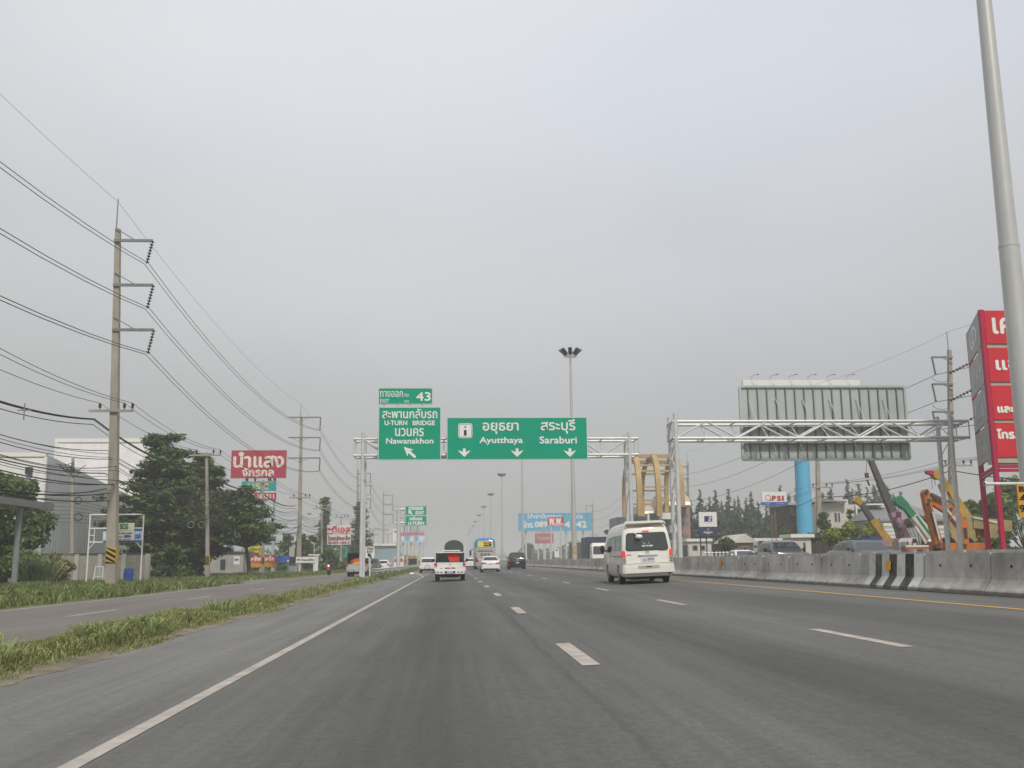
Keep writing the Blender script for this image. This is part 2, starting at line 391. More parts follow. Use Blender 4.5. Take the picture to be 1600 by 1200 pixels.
A_SIDE = asphalt('frontage_asphalt', .145, [(-13, 1.25), (-12.2, 1.1), (-10.6, .92), (-9.2, 1.1), (-7.6, .9), (-6.2, 1.1)], -13, -6, 3.7, False, (1.08, .98, .88))
sheet('highway_road', [-4.98, -2.3, 1.4, 4.85, 8.6, 10.36], -25, 1500, .005, A_MAIN)
sheet('frontage_road', [-12.75, -9.4, -6.25], -25, 1500, .005, A_SIDE)
sheet('opposite_road', [13.9, 18, 22, 26], -25, 1500, .005, A_SIDE)
# bell-mouth of a side lane joining the frontage road on its far side
b0 = W(470, 899, 90)
mb = MB(); mb.add([(-12.75, 48, gz(-13) + .006), (-12.75, 84, gz(-13) + .006), (-14.2, 80, gz(-13) + .006), (-16.5, 76, gz(-13) + .006), (-17.5, 66, gz(-13) + .006), (-15, 55, gz(-13) + .006)], [(0, 1, 2, 3, 4, 5)])
kind(mb.build('side_lane', A_SIDE), 'structure')

MK_W = mat('road_marking_white', (.42, .385, .345), .8, .2, 5.0, .2, 60, dirt=.4)
MK_Y = mat('road_marking_yellow', (.55, .33, .09), .8, .16, 3.0, .2, 60, dirt=.3)
def strip(name, x0, y0, x1, y1, w, m, dz=.010):
    """painted line from (x0, y0) to (x1, y1), following the road's fall"""
    ny = max(1, int((y1 - y0) / 60)); vs_ = []; fs = []
    for j in range(ny + 1):
        t = j / ny; x = x0 + (x1 - x0) * t; y = y0 + (y1 - y0) * t
        vs_ += [(x - w / 2, y, gz(x - w / 2) + dz), (x + w / 2, y, gz(x + w / 2) + dz)]
    for j in range(ny): fs.append((2 * j, 2 * j + 1, 2 * j + 3, 2 * j + 2))
    return kind(MB().add(vs_, fs).build(name, m), 'structure')
strip('edge_line', -2.28, -20, -2.42, 83, .14, MK_W)
strip('exit_taper_line', -2.45, 83, -4.9, 128, .16, MK_W)
strip('median_edge_line', 8.6, -20, 8.9, 50, .12, MK_Y); strip('median_edge_line', 8.9, 50, 8.75, 900, .12, MK_Y)
strip('frontage_edge_line', -12.35, -20, -12.35, 400, .11, MK_W)
strip('frontage_edge_line', -6.6, 20, -6.6, 400, .1, MK_W)
k0 = 11.98
for i in range(-3, 26):
    y = k0 + i * 10.47
    strip('lane_dash', 1.43, y - 1.4, 1.43, y + 1.4, .19, MK_W)
    strip('lane_dash', 4.87, y - 1.25, 4.87, y + 1.6, .15, MK_W)
for i in range(-2, 16):
    y = 27 + i * 11.0
    strip('frontage_lane_dash', -9.3, y - 1.8, -9.3, y + 1.8, .12, MK_W)
for i in range(12):
    strip('exit_lane_dash', -2.4, 89 + i * 6, -2.4, 91 + i * 6, .2, MK_W)
strip('oncoming_lane_dash', 17.9, 20, 17.9, 300, .12, MK_W); strip('oncoming_edge_line', 14.3, 10, 14.3, 400, .12, MK_Y)

# ------------------------------------------------------------------ grass
def blades(name, xy, h, w, m, lean=.5, seed=1, z=None):
    r = np.random.RandomState(seed); n = len(xy)
    h = h * np.clip((np.minimum(xy[:, 0] + 6.95, -4.95 - xy[:, 0])) / .55, .3, 1.0) if xy[:, 0].min() > -7.6 else h
    h = h * (.75 + .35 * np.sin(xy[:, 1] * .9 + 2 * np.sin(xy[:, 0] * 2)) * np.sin(xy[:, 1] * .31))
    x, y = xy[:, 0], xy[:, 1]; z0 = np.interp(x, _gx, _gz) - .01 if z is None else z
    a = r.rand(n) * 2 * np.pi; hh = h * (.5 + r.rand(n)); ww = w * (.6 + .8 * r.rand(n)); ln = lean * hh * (.4 + r.rand(n))
    ca, sa = np.cos(a), np.sin(a); b = r.rand(n) * 2 * np.pi; cb, sb = np.cos(b) * ww / 2, np.sin(b) * ww / 2
    V = np.zeros((n, 5, 3))
    V[:, 0] = np.stack([x - cb, y - sb, z0], 1); V[:, 1] = np.stack([x + cb, y + sb, z0], 1)
    mx_, my_ = x + ca * ln * .35, y + sa * ln * .35
    V[:, 2] = np.stack([mx_ - cb * .8, my_ - sb * .8, z0 + hh * .6], 1); V[:, 3] = np.stack([mx_ + cb * .8, my_ + sb * .8, z0 + hh * .6], 1)
    V[:, 4] = np.stack([x + ca * ln, y + sa * ln, z0 + hh * (1 - .25 * lean)], 1)
    F = np.array([[0, 1, 3], [0, 3, 2], [2, 3, 4]])[None] + (np.arange(n) * 5)[:, None, None]
    return np_mesh(name, V.reshape(-1, 3), F.reshape(-1, 3), m)
G_STRIP = mat('verge_grass', (.225, .245, .095), .8, .25, 1.2, island=True, trans=.25)
G_LIGHT = mat('broad_grass', (.27, .325, .135), .7, .2, 1.2, island=True, trans=.25)
G_VERGE = mat('roadside_grass', (.165, .20, .072), .8, .3, .5, island=True, trans=.25)
G_DRY = mat('dry_grass', (.25, .21, .11), .9, .25, 1.0, island=True, trans=.2)
R = np.random.RandomState(3)
# bare soil spilling onto the shoulder along the verge
mb = MB(); q = 0; ys = np.arange(4, 150, .35); ed = -4.93 + .10 * np.sin(ys * .8) * np.sin(ys * .23 + 1) + .07 * R.randn(len(ys)) * (.4 + .6 * R.rand(len(ys)))
mb.add([(x, y, gz(x) + .009) for e_, y in zip(ed, ys) for x in (-5.3, float(e_))], [(2 * i, 2 * i + 1, 2 * i + 3, 2 * i + 2) for i in range(len(ys) - 1)])
kind(mb.build('verge_soil', mat('verge_soil', (.19, .165, .12), .95, .35, 2.5, .4, 20)), 'structure')
def patchy(xy, s=0.0):
    k = np.sin(xy[:, 1] * .55 + s) + np.sin(xy[:, 1] * 1.7 + 2 * np.sin(xy[:, 0] * 3) + s) * .7 + np.sin(xy[:, 0] * 5 + xy[:, 1] * .4) * .6
    return xy[(k > -1.15) | (np.random.RandomState(9).rand(len(xy)) < .25)]
def scatter(n, x0, x1, y0, y1, pw=1.0, edge=.25):
    y = y0 + (y1 - y0) * R.rand(n) ** pw
    e0 = edge * (np.sin(y * 1.3) * .5 + np.sin(y * .37 + 1) * .5); e1 = edge * (np.sin(y * 1.1 + 2) * .5 + np.sin(y * .5) * .5)
    t = R.rand(n); return np.stack([x0 + e0 + (x1 - x0 + e1 - e0) * t, y], 1)
o = link('verge_grass', blades('verge_grass', patchy(np.concatenate([scatter(40000, -6.95, -5.05, 4, 34), scatter(16000, -6.4, -5.05, 34, 150, 1.3)])), .26, .016, G_STRIP, .8)); kind(o, 'stuff')
o = link('verge_ground_cover', blades('verge_ground_cover', np.concatenate([scatter(36000, -6.9, -4.9, 4, 34), scatter(14000, -6.4, -5.0, 34, 150, 1.3)]), .09, .03, G_STRIP, 1.2, 2)); kind(o, 'stuff')
o = link('dry_verge_grass', blades('dry_verge_grass', np.concatenate([scatter(7000, -6.4, -4.92, 4, 40, 1, .35), scatter(4000, -5.25, -4.88, 4, 60, 1, .1)]), .13, .014, G_DRY, 1.0, 8)); kind(o, 'stuff')
o = link('distant_verge_grass', blades('distant_verge_grass', np.concatenate([scatter(9000, -6.3, -5.1, 60, 240), ]), .34, .08, G_VERGE, .6, 4)); kind(o, 'stuff')
o = link('roadside_grass', blades('roadside_grass', np.concatenate([scatter(42000, -26, -13.0, 24, 63, 1, .5), scatter(20000, -26, -14.6, 63, 105, 1, .5), scatter(24000, -24, -13.2, 105, 200, 1.2, .5)]), .34, .055, G_VERGE, .6, 5)); kind(o, 'stuff')
def tuft(i, x, y, hgt, nb, m, label, wid=.035, spread=.25, cat='grass tuft', group='pale broad-leaved grass tufts in the verge'):
    r = np.random.RandomState(100 + i); a = r.rand(nb) * 2 * np.pi; q = spread * r.rand(nb) ** .6
    xy = np.stack([q * np.cos(a) * .8, q * np.sin(a)], 1); n = nb
    hh = hgt * (.45 + .6 * r.rand(n)); ww = wid * (.7 + .6 * r.rand(n)); ln = hh * (.5 + .8 * r.rand(n)); ca, sa = np.cos(a + r.randn(n) * .4), np.sin(a + r.randn(n) * .4)
    P_ = []; F_ = []
    for k, (t, lz, wk) in enumerate(((0, 0, .6), (.3, .55, 1), (.65, .92, .9), (1.0, .85, .1))):
        px = xy[:, 0] + ca * ln * t ** 1.3; py = xy[:, 1] + sa * ln * t ** 1.3; pz = hh * lz
        P_.append(np.stack([px - sa * ww / 2 * wk, py + ca * ww / 2 * wk, pz], 1)); P_.append(np.stack([px + sa * ww / 2 * wk, py - ca * ww / 2 * wk, pz], 1))
    V = np.stack(P_, 1)
    for k in range(3): F_.append([2 * k, 2 * k + 1, 2 * k + 3, 2 * k + 2])
    F = np.array(F_)[None] + (np.arange(n) * 8)[:, None, None]
    o = link('grass_tuft', np_mesh('grass_tuft', V.reshape(-1, 3), F.reshape(-1, 4), m)); o.location = (x, y, gz(x) - .02)
    return tag(o, label, cat, group)
for i in range(36):
    y = 9 + 60 * (i / 36) ** 1.4 + rnd.uniform(-.3, .3)
    big = 10 < y < 13 or 15 < y < 20 or rnd.random() < .25
    tuft(i, rnd.uniform(-6.0, -5.3), y, rnd.uniform(.30, .42) if big else rnd.uniform(.16, .25), 110 if big else 60, G_LIGHT, 'pale green broad-bladed grass tuft growing in the verge beside the shoulder', wid=.02, spread=.42 if big else .25)

# ------------------------------------------------------------------ median barriers
def barrier_prof(sgn=-1):
    return [(-.30, 0), (-.30, .075), (-.13, .30), (-.085, .82), (.085, .82), (.13, .30), (.30, .075), (.30, 0)]
def barrier_mb(L_, gap=.035):
    mb = MB(); p = barrier_prof(); n = len(p); vs_ = []
    for y in (gap / 2, gap / 2 + .03, L_ - gap / 2 - .03, L_ - gap / 2):
        k = .93 if y in (gap / 2, L_ - gap / 2) else 1.0
        vs_ += [(x * k, y, z if z < .5 else z - (.02 if k < 1 else 0)) for x, z in p]
    fs = [(j * n + i, j * n + (i + 1) % n, (j + 1) * n + (i + 1) % n, (j + 1) * n + i) for j in range(3) for i in range(n)]
    fs += [tuple(range(n - 1, -1, -1)), tuple(range(3 * n, 4 * n))]
    return mb.add(vs_, fs)
BARM = mat('barrier_concrete', (.53, .515, .475), .92, .14, 1.1, .3, 22, dirt=.38)
def foot_stain(m, h=.085):
    # splashed dirt along the foot of the blocks
    t = m.node_tree; n = t.nodes; l = t.links; b = n['Principled BSDF']; src = b.inputs['Base Color'].links[0].from_socket
    tcn = n.new('ShaderNodeTexCoord'); sp = n.new('ShaderNodeSeparateXYZ'); l.new(tcn.outputs['Object'], sp.inputs[0]); ge = n.new('ShaderNodeNewGeometry')
    nn = n.new('ShaderNodeTexNoise'); nn.inputs['Scale'].default_value = 3.5; nn.inputs['Detail'].default_value = 5; l.new(ge.outputs['Position'], nn.inputs['Vector'])
    a = n.new('ShaderNodeMath'); a.operation = 'MULTIPLY_ADD'; a.inputs[1].default_value = -.14; l.new(nn.outputs['Fac'], a.inputs[0]); l.new(sp.outputs['Z'], a.inputs[2])
    r = n.new('ShaderNodeMapRange'); r.inputs['From Min'].default_value = h - .07 - .04; r.inputs['From Max'].default_value = h - .07 + .05; r.inputs['To Min'].default_value = .8; r.inputs['To Max'].default_value = 0; l.new(a.outputs[0], r.inputs['Value'])
    # broad scuffs that differ from block to block
    n2 = n.new('ShaderNodeTexNoise'); n2.inputs['Scale'].default_value = .55; n2.inputs['Detail'].default_value = 7; n2.inputs['Roughness'].default_value = .7; l.new(ge.outputs['Position'], n2.inputs['Vector'])
    r2 = n.new('ShaderNodeMapRange'); r2.inputs['From Min'].default_value = .46; r2.inputs['From Max'].default_value = .68; r2.inputs['To Max'].default_value = .6; l.new(n2.outputs['Fac'], r2.inputs['Value'])
    mxm = n.new('ShaderNodeMath'); mxm.operation = 'MAXIMUM'; l.new(r.outputs[0], mxm.inputs[0]); l.new(r2.outputs[0], mxm.inputs[1])
    mx = n.new('ShaderNodeMix'); mx.data_type = 'RGBA'; mx.inputs['B'].default_value = (.13, .12, .10, 1); l.new(mxm.outputs[0], mx.inputs['Factor']); l.new(src, mx.inputs['A']); l.new(mx.outputs['Result'], b.inputs['Base Color'])
foot_stain(BARM)
def stripe_mat():
    m = bpy.data.materials.new('barrier_stripe_paint'); m.use_nodes = True; t = m.node_tree; n = t.nodes; l = t.links; b = n['Principled BSDF']; b.inputs['Roughness'].default_value = .7
    tcn = n.new('ShaderNodeTexCoord'); sp = n.new('ShaderNodeSeparateXYZ'); l.new(tcn.outputs['Object'], sp.inputs[0])
    mr = n.new('ShaderNodeMapRange'); mr.inputs['From Max'].default_value = 3.6; l.new(sp.outputs['Y'], mr.inputs['Value'])
    rp = n.new('ShaderNodeValToRGB'); l.new(mr.outputs[0], rp.inputs[0]); e = rp.color_ramp; e.interpolation = 'CONSTANT'
    g = (.42, .415, .39, 1); w = (.68, .67, .64, 1); k = (.018, .018, .02, 1)
    st = [(0, g), (.05, w), (.50, k), (.95, w), (1.40, k), (1.82, w), (2.25, k), (2.62, w), (3.0, g)]
    e.elements[0].position, e.elements[0].color = 0, g; e.elements[1].position, e.elements[1].color = st[-1][0] / 3.6, g
    for p_, c in st[1:-1]:
        q = e.elements.new(p_ / 3.6); q.color = c
    nn = n.new('ShaderNodeTexNoise'); nn.inputs['Scale'].default_value = 3; nn.inputs['Detail'].default_value = 8; l.new(tcn.outputs['Object'], nn.inputs['Vector'])
    m2 = n.new('ShaderNodeMapRange'); m2.inputs['From Min'].default_value = .5; m2.inputs['From Max'].default_value = .8; m2.inputs['To Max'].default_value = .45; l.new(nn.outputs['Fac'], m2.inputs['Value'])
    mx = n.new('ShaderNodeMix'); mx.data_type = 'RGBA'; mx.inputs['B'].default_value = (.24, .225, .20, 1); l.new(m2.outputs[0], mx.inputs['Factor']); l.new(rp.outputs[0], mx.inputs['A']); l.new(mx.outputs['Result'], b.inputs['Base Color'])
    return m
XB, XB2, SEG = 10.72, 13.25, 2.82
proto = None
ORD = ['first', 'second', 'third', 'fourth', 'fifth', 'sixth', 'seventh', 'eighth', 'ninth', 'tenth', 'eleventh', 'twelfth']
def barrier_run(x, ys, lab0, grp, named=False):
    global proto
    for i, y in enumerate(ys):
        lab = lab0
        if named and i < 5: lab = f'{ORD[i]} plain concrete barrier block on the near side of the striped block'
        elif named and i < 17: lab = f'{ORD[i - 5]} plain concrete barrier block beyond the striped block towards the van'
        if proto is None:
            t = thing('concrete_barrier', lab, 'barrier', (x, y, gz(x)), 0, grp)
            barrier_mb(SEG).build('body', BARM, t, world=False, smooth=20)
            for yy in (.75, 2.05):
                MB().cyl((-.122, yy, .56), (-.10, yy, .56), .035, n=6).build('lifting_hole', DARKMET, t, world=False)
            proto = t
        else:
            t = dup(proto, (x + rnd.uniform(-.015, .015), y, gz(x) + rnd.uniform(-.008, .004)), rnd.uniform(-.004, .004), lab, grp)
ysA = [22.25 - SEG * k for k in range(1, 6)] + [25.85 + SEG * k for k in range(0, 82)]
barrier_run(XB, ysA, 'grey concrete barrier block in the median row beside the yellow line', 'concrete barrier blocks along the highway side of the median', True)
barrier_run(XB2, [14 + SEG * k for k in range(0, 60)], 'grey concrete barrier block in the rear median row beside the oncoming road', 'concrete barrier blocks along the far side of the median')
t = thing('concrete_barrier', 'concrete barrier block painted with black and white warning stripes', 'barrier', (XB, 22.25, gz(XB)))
sm_ = stripe_mat(); foot_stain(sm_)
barrier_mb(3.6).build('body', sm_, t, world=False, smooth=20)
for y_, lab, z_ in ((24.05, 'amber reflector plate on the striped barrier block', .55), (39.6, 'amber reflector plate on the plain barrier block behind the white van', .62)):
    o = MB().box(-.012, 0, -.13, .13, -.11, .11).build('reflector_plate', AMBER); o.location = (XB - .145, y_, gz(XB) + z_); o.rotation_euler = (0, .085, 0); tag(o, lab, 'reflector')
for y_ in (75, 112):
    o = MB().box(-.012, 0, -.2, .2, -.2, .2).build('reflector_plate', AMBER); o.location = (XB - .145, y_, gz(XB) + .55); o.rotation_euler = (0, .085, 0)
    tag(o, 'weathered amber reflector plate on a distant barrier block, ' + ('nearer of two' if y_ < 100 else 'farther of two'), 'reflector')
kind(sheet('median_strip', [10.95, 12, 13.0], 5, 600, .03, mat('median_soil', (.16, .15, .11), .95, .3, .8)), 'structure')
# faded black stripes on the blocks just ahead of the van
for i, y_ in enumerate((45.3, 46.2, 47.1, 47.9)):
    pass

# ------------------------------------------------------------------ guard rail in the verge
def wbeam(x, y0, y1, n):
    mb = MB(); prof = [(0, .40), (.05, .45), (.05, .50), (0, .55), (0, .58), (.05, .63), (.05, .68), (0, .73)]
    for j in range(n):
        a = y0 + (y1 - y0) * j / n; b = y0 + (y1 - y0) * (j + 1) / n
        v = [(x + px + wv(a), a, gz(-6) + z) for px, z in prof] + [(x + px + wv(b), b, gz(-6) + z) for px, z in prof]
        mb.add(v, [(i, i + 1, 8 + i + 1, 8 + i) for i in range(7)])
    return mb
wv = lambda y: .25 * math.sin((y - 70) * .035)
gr = thing('guard_rail', 'galvanised steel guard rail along the grass verge behind the gantry post', 'guard rail', (-6.0, 74, gz(-6)))
wbeam(-6.0, 74, 205, 26).build('rail', STEEL, gr)
for j in range(22):
    y = 75 + j * 6
    MB().box(-6.15 + wv(y), -6.02 + wv(y), y - .06, y + .06, gz(-6) - .1, gz(-6) + .7).build('post', STEEL, gr)
# ------------------------------------------------------------------ overhead sign gantries
def gantry(name, label, xl, xr, yf, yb, zt, zb, over_l, over_r, bays, zl, zr, r=.13, first=0):
    t = thing(name, label, 'gantry', ((xl + xr) / 2, yf, gz(xl)))
    for x, zg in ((xl, zl), (xr, zr)):
        for y in (yf, yb):
            MB().cyl((x, y, zg - .1), (x, y, zt + .45), .135, .125, 10).cyl((x, y, zg - .1), (x, y, zg + .05), .25, n=10).build('post', STEEL, t, smooth=40)
        n = 7; mb = MB()
        for k in range(n):
            z0 = zg + .8 + (zb - zg - .8) * k / n; z1 = zg + .8 + (zb - zg - .8) * (k + 1) / n
            a, b = (yf, yb) if k % 2 else (yb, yf); mb.cyl((x, a, z0), (x, b, z1), .028, n=5)
        mb.build('post_lacing', STEEL, t)
    for y in (yf, yb):
        for z in (zt, zb): MB().cyl((xl - over_l, y, z), (xr + over_r, y, z), r * .66, n=8).build('chord', STEEL, t, smooth=40)
    dx = (xr - xl) / bays
    for y in (yf, yb):
        for k in range(bays):
            a = xl + dx * k; up = (k + first) % 2
            MB().cyl((a, y, zb if up else zt), (a + dx, y, zt if up else zb), r * .45, n=6).build('diagonal_brace', STEEL, t, smooth=40)
    for k in range(bays + 1):
        a = xl + dx * k; mb = MB()
        for z in (zt, zb): mb.cyl((a, yf, z), (a, yb, z), r * .35, n=5)
        mb.cyl((a, yf, zb), (a, yb, zt), r * .3, n=5); mb.build('cross_frame', STEEL, t)
    for x in (xl - over_l, xr + over_r):
        mb = MB()
        for z in (zt, zb): mb.cyl((x, yf, z), (x, yb, z), r * .35, n=5)
        for y in (yf, yb): mb.cyl((x, y, zb), (x, y, zt), r * .3, n=5)
        mb.build('end_frame', STEEL, t)
    return t
GY = 66.9
pl = W(565.5, 800, GY); pr = W(986.5, 800, GY)
zt = W(760, 685.5, GY).z; zb = W(760, 711, GY).z
gantry('sign_gantry', 'galvanised truss gantry carrying the green direction signs over the highway', pl.x, pr.x, GY, GY + 1.55, zt, zb, .62, .62, 10, gz(-6), gz(12))
mb = MB(); mb.box(pl.x - .5, pl.x + .5, GY - .5, GY + 2, gz(-6) - .2, gz(-6) + .25); tag(mb.build('concrete_footing', CONC), 'low concrete footing of the gantry post in the grass verge', 'footing')

SY = GY - .45
def frame_border(parent, r, Y, inset, w, m):
    x0, x1, z0, z1 = prect(r, Y); k = (x1 - x0) / (r[2] - r[0])
    o = rrect(x0 + inset * k, x1 - inset * k, z0 + inset * k, z1 - inset * k, 2.2 * k); i_ = rrect(x0 + (inset + w) * k, x1 - (inset + w) * k, z0 + (inset + w) * k, z1 - (inset + w) * k, 1.6 * k)
    n = len(o); mb = MB(); mb.add([(a, Y - .012, b) for a, b in o] + [(a, Y - .012, b) for a, b in i_], [(j, (j + 1) % n, n + (j + 1) % n, n + j) for j in range(n)])
    return mb.build('border', m, parent)
def arrow(parent, cx, cy, w, h, Y, ang=0):
    c = W(cx, cy, Y); k = (W(cx + 1, cy, Y).x - c.x)
    pts = [(-.22, .5), (.22, .5), (.22, .08), (1, .30), (.62, -.05), (0, -.5), (-.62, -.05), (-1, .30), (-.22, .08)] if ang == 0 else [(-.2, .62), (.2, .62), (.2, -.02), (.68, .10), (0, -.62), (-.68, .10), (-.2, -.02)]
    ca, sa = math.cos(ang), math.sin(ang); v = []
    for x, z in pts:
        x *= w / 2 * k; z *= h * k; v.append((c.x + x * ca - z * sa, Y - .015, c.z + x * sa + z * ca))
    mb = MB()
    # triangulated as two polygons: shaft and head
    n = len(v)
    if ang == 0: mb.add(v, [(0, 8, 2, 1), (8, 7, 6, 5), (8, 5, 2), (2, 5, 4, 3)])
    else: mb.add(v, [(0, 6, 2, 1), (6, 5, 4), (6, 4, 2), (2, 4, 3)])
    return mb.build('arrow', WHITE, parent)
def sign_backing(t, r, Y, ncol):
    x0, x1, z0, z1 = prect(r, Y)
    for i in range(ncol):
        x = x0 + (x1 - x0) * (i + .5) / ncol; MB().box(x - .05, x + .05, Y + .065, Y + .2, z0 + .1, z1 - .1).build('rib', STEEL, t)
def dsign(label, r, cat='road sign', ncol=5, inset=1.0):
    x0, x1, z0, z1 = prect(r, SY)
    t = thing('direction_sign', label, cat, ((x0 + x1) / 2, SY, z0))
    p = MB()
    o = rrect(x0, x1, z0, z1, .06); p.prism([(a, SY, b) for a, b in o], (0, .06, 0)); pn = p.build('panel', GREEN, t)
    frame_border(pn, r, SY, .25, .7, WHITE); sign_backing(t, r, SY, ncol)
    return t, pn
t, p = dsign('green sign panel reading U-TURN BRIDGE and Nawanakhon with a slanting arrow', (591, 636, 689, 719), ncol=3)
B1 = .013
for s_, r in (('สะพานกลับรถ', (597.5, 638.5, 683, 653.5)), ('U-TURN', (601, 657.3, 636, 664.3)), ('BRIDGE', (645, 657.3, 679.5, 664.3)), ('นวนคร', (617.5, 669, 662, 681.5)), ('Nawanakhon', (603.5, 684.5, 677, 693.3))):
    ptext(p, s_, r, SY - .013, WHITE, B1)
arrow(p, 640, 706.5, 21, 20, SY, math.radians(-132))
t, p = dsign('small green exit tab sign reading EXIT KM 43 on top of the gantry', (591, 606, 676, 632), ncol=3)
for s_, r in (('ทางออก', (594, 611, 629.5, 620.3)), ('EXIT', (594, 623.7, 608, 629)), ('กม.', (632, 615, 639.5, 619.5)), ('KM', (632, 625.5, 638.5, 629)), ('43', (650.5, 613, 672.5, 626))):
    ptext(p, s_, r, SY - .013, WHITE, .004 if s_ not in ('43',) else .02)
mb = MB()
for x in (600, 620, 640, 660): a = W(x, 634, SY); mb.box(a.x - .03, a.x + .03, SY + .08, SY + .14, a.z - .6, a.z + .6)
mb.build('tab_bracket', STEEL, t)
t, p = dsign('wide green sign panel reading Ayutthaya and Saraburi with three down arrows', (698, 652, 918, 718.5), ncol=7)
for s_, r in (('อยุธยา', (754.5, 660.5, 810, 678)), ('สระบุรี', (845.5, 655, 898.5, 677.5)), ('Ayutthaya', (749.5, 683, 816.5, 695)), ('Saraburi', (843.5, 682, 901, 692.8))):
    ptext(p, s_, r, SY - .013, WHITE, .017)
for x in (725.5, 808, 890.5): arrow(p, x, 707.3, 20, 13.5, SY)
x0, x1, z0, z1 = prect((716, 661.5, 738, 684.5), SY)
sh = MB().add([(a, SY - .014, b) for a, b in rrect(x0, x1, z0, z1, .16)], [tuple(range(20))]).build('route_shield', WHITE, p)
# thin black keyline, garuda mark and route number
o = rrect(x0 + .05, x1 - .05, z0 + .05, z1 - .05, .14); i_ = rrect(x0 + .075, x1 - .075, z0 + .075, z1 - .075, .12)
mb = MB().add([(a, SY - .02, b) for a, b in o] + [(a, SY - .02, b) for a, b in i_], [(j, (j + 1) % 20, 20 + (j + 1) % 20, 20 + j) for j in range(20)])
c = W(727, 667.5, SY); k = .043
mb.add([(c.x + a * k, SY - .021, c.z + b * k) for a, b in ((-3, 2), (-1, .6), (0, 1.8), (1, .6), (3, 2), (.9, -.6), (0, -2), (-.9, -.6))], [(0, 7, 1), (1, 7, 6, 5, 3, 2), (3, 5, 4)])
mb.build('shield_keyline', BLACK, p)
ptext(p, '1', (725, 672, 729, 680.5), SY - .022, BLACK, .003)

# opposite gantry, seen from behind
OY = 54.8
pl = W(1059.8, 780, OY); pr = W(1494.5, 780, OY); zt = W(1200, 658.3, OY).z; zb = W(1200, 684.3, OY).z
gantry('sign_gantry', 'galvanised truss gantry over the oncoming road carrying a sign seen from behind', pl.x, pr.x, OY, OY + 1.45, zt, zb, .15, 1.1, 9, gz(12), gz(27), first=1)
BY = OY + 1.75
r = (1157, 602, 1419.5, 719.5); x0, x1, z0, z1 = prect(r, BY)
t = thing('rear_facing_sign', 'large grey sheet metal sign seen from behind with vertical ribs', 'road sign', ((x0 + x1) / 2, BY, z0))
o = rrect(x0, x1, z0, z1, .15)
MB().prism([(a, BY + .12, b) for a, b in o], (0, .05, 0)).build('panel', ALU, t)
i_ = rrect(x0 + .13, x1 - .13, z0 + .13, z1 - .13, .08); n = len(o)
mb = MB(); mb.add([(a, BY, b) for a, b in o] + [(a, BY, b) for a, b in i_] + [(a, BY + .12, b) for a, b in o] + [(a, BY + .12, b) for a, b in i_],
    [(j, (j + 1) % n, n + (j + 1) % n, n + j) for j in range(n)] + [(j, 2 * n + j, 2 * n + (j + 1) % n, (j + 1) % n) for j in range(n)] + [(n + j, n + (j + 1) % n, 3 * n + (j + 1) % n, 3 * n + j) for j in range(n)])
mb.build('rim', ALU, t)
RIB = mat('rib_steel', (.17, .20, .20), .5, .1, metal=.3)
for i in range(1, 18):
    x = x0 + (x1 - x0) * i / 18; MB().box(x - .028, x + .028, BY + .02, BY + .118, z0 + .14, z1 - .14).build('rib', RIB, t)
for z in (zt - .02, zb - .02): MB().box(x0 + .14, x1 - .14, BY - .1, BY + .015, z - .2, z - .08).build('rail', RIB, t)
for i in range(6):
    x = x0 + .55 + i * (x1 - x0 - 1) / 5.6
    MB().cyl((x, BY + .05, z1 - .8), (x + .38, OY + 1.45, zt), .028, n=5).build('strut', STEEL, t)
    MB().cyl((x, BY + .05, z0 + .2), (x - .45, OY + 1.45, zb), .02, n=5).build('strut', STEEL, t)

# billboard on a blue column behind that gantry
Y = 120
r = (1163, 593.5, 1347, 690); x0, x1, z0, z1 = prect(r, Y)
t = thing('billboard', 'white billboard on a thick blue column, mostly hidden behind the grey sign', 'billboard', (W(1263, 800, Y).x, Y + 2, gz(40)))
MB().box(x0, x1, Y, Y + .5, z0, z1).build('panel', PWHITE, t)
cx = W(1263, 760, Y).x; cx1 = W(1262, 700, Y).x; MB().cyl((cx, Y + 2.2, gz(40)), (cx1, Y + 2.2, z0 + 1), .98, .92, 18).build('column', SKYBL, t, smooth=40)
mb = MB()
for i in range(26): mb.cyl((cx + 1.25, Y + 1.4, .5 + i * .55), (cx + 1.75, Y + 1.4, .5 + i * .55), .025, n=4)
for dx in (1.25, 1.75): mb.cyl((cx + dx, Y + 1.4, .2), (cx + dx, Y + 1.4, 15), .03, n=4)
mb.build('ladder', STEEL, t)
MB().box(x0 + .5, x1 - .5, Y + .5, Y + 3.2, z0 + 1, z0 + 1.4).build('beam', STEEL, t)
for i in range(6):
    x = x0 + 1 + i * 2.42
    MB().tube([(x, Y, z1), (x, Y - .1, z1 + .35), (x + .35, Y - .7, z1 + .5), (x + .6, Y - 1.0, z1 + .48)], .025, 4).box(x + .52, x + .72, Y - 1.2, Y - .95, z1 + .44, z1 + .52).build('spotlight', DARKMET, t)

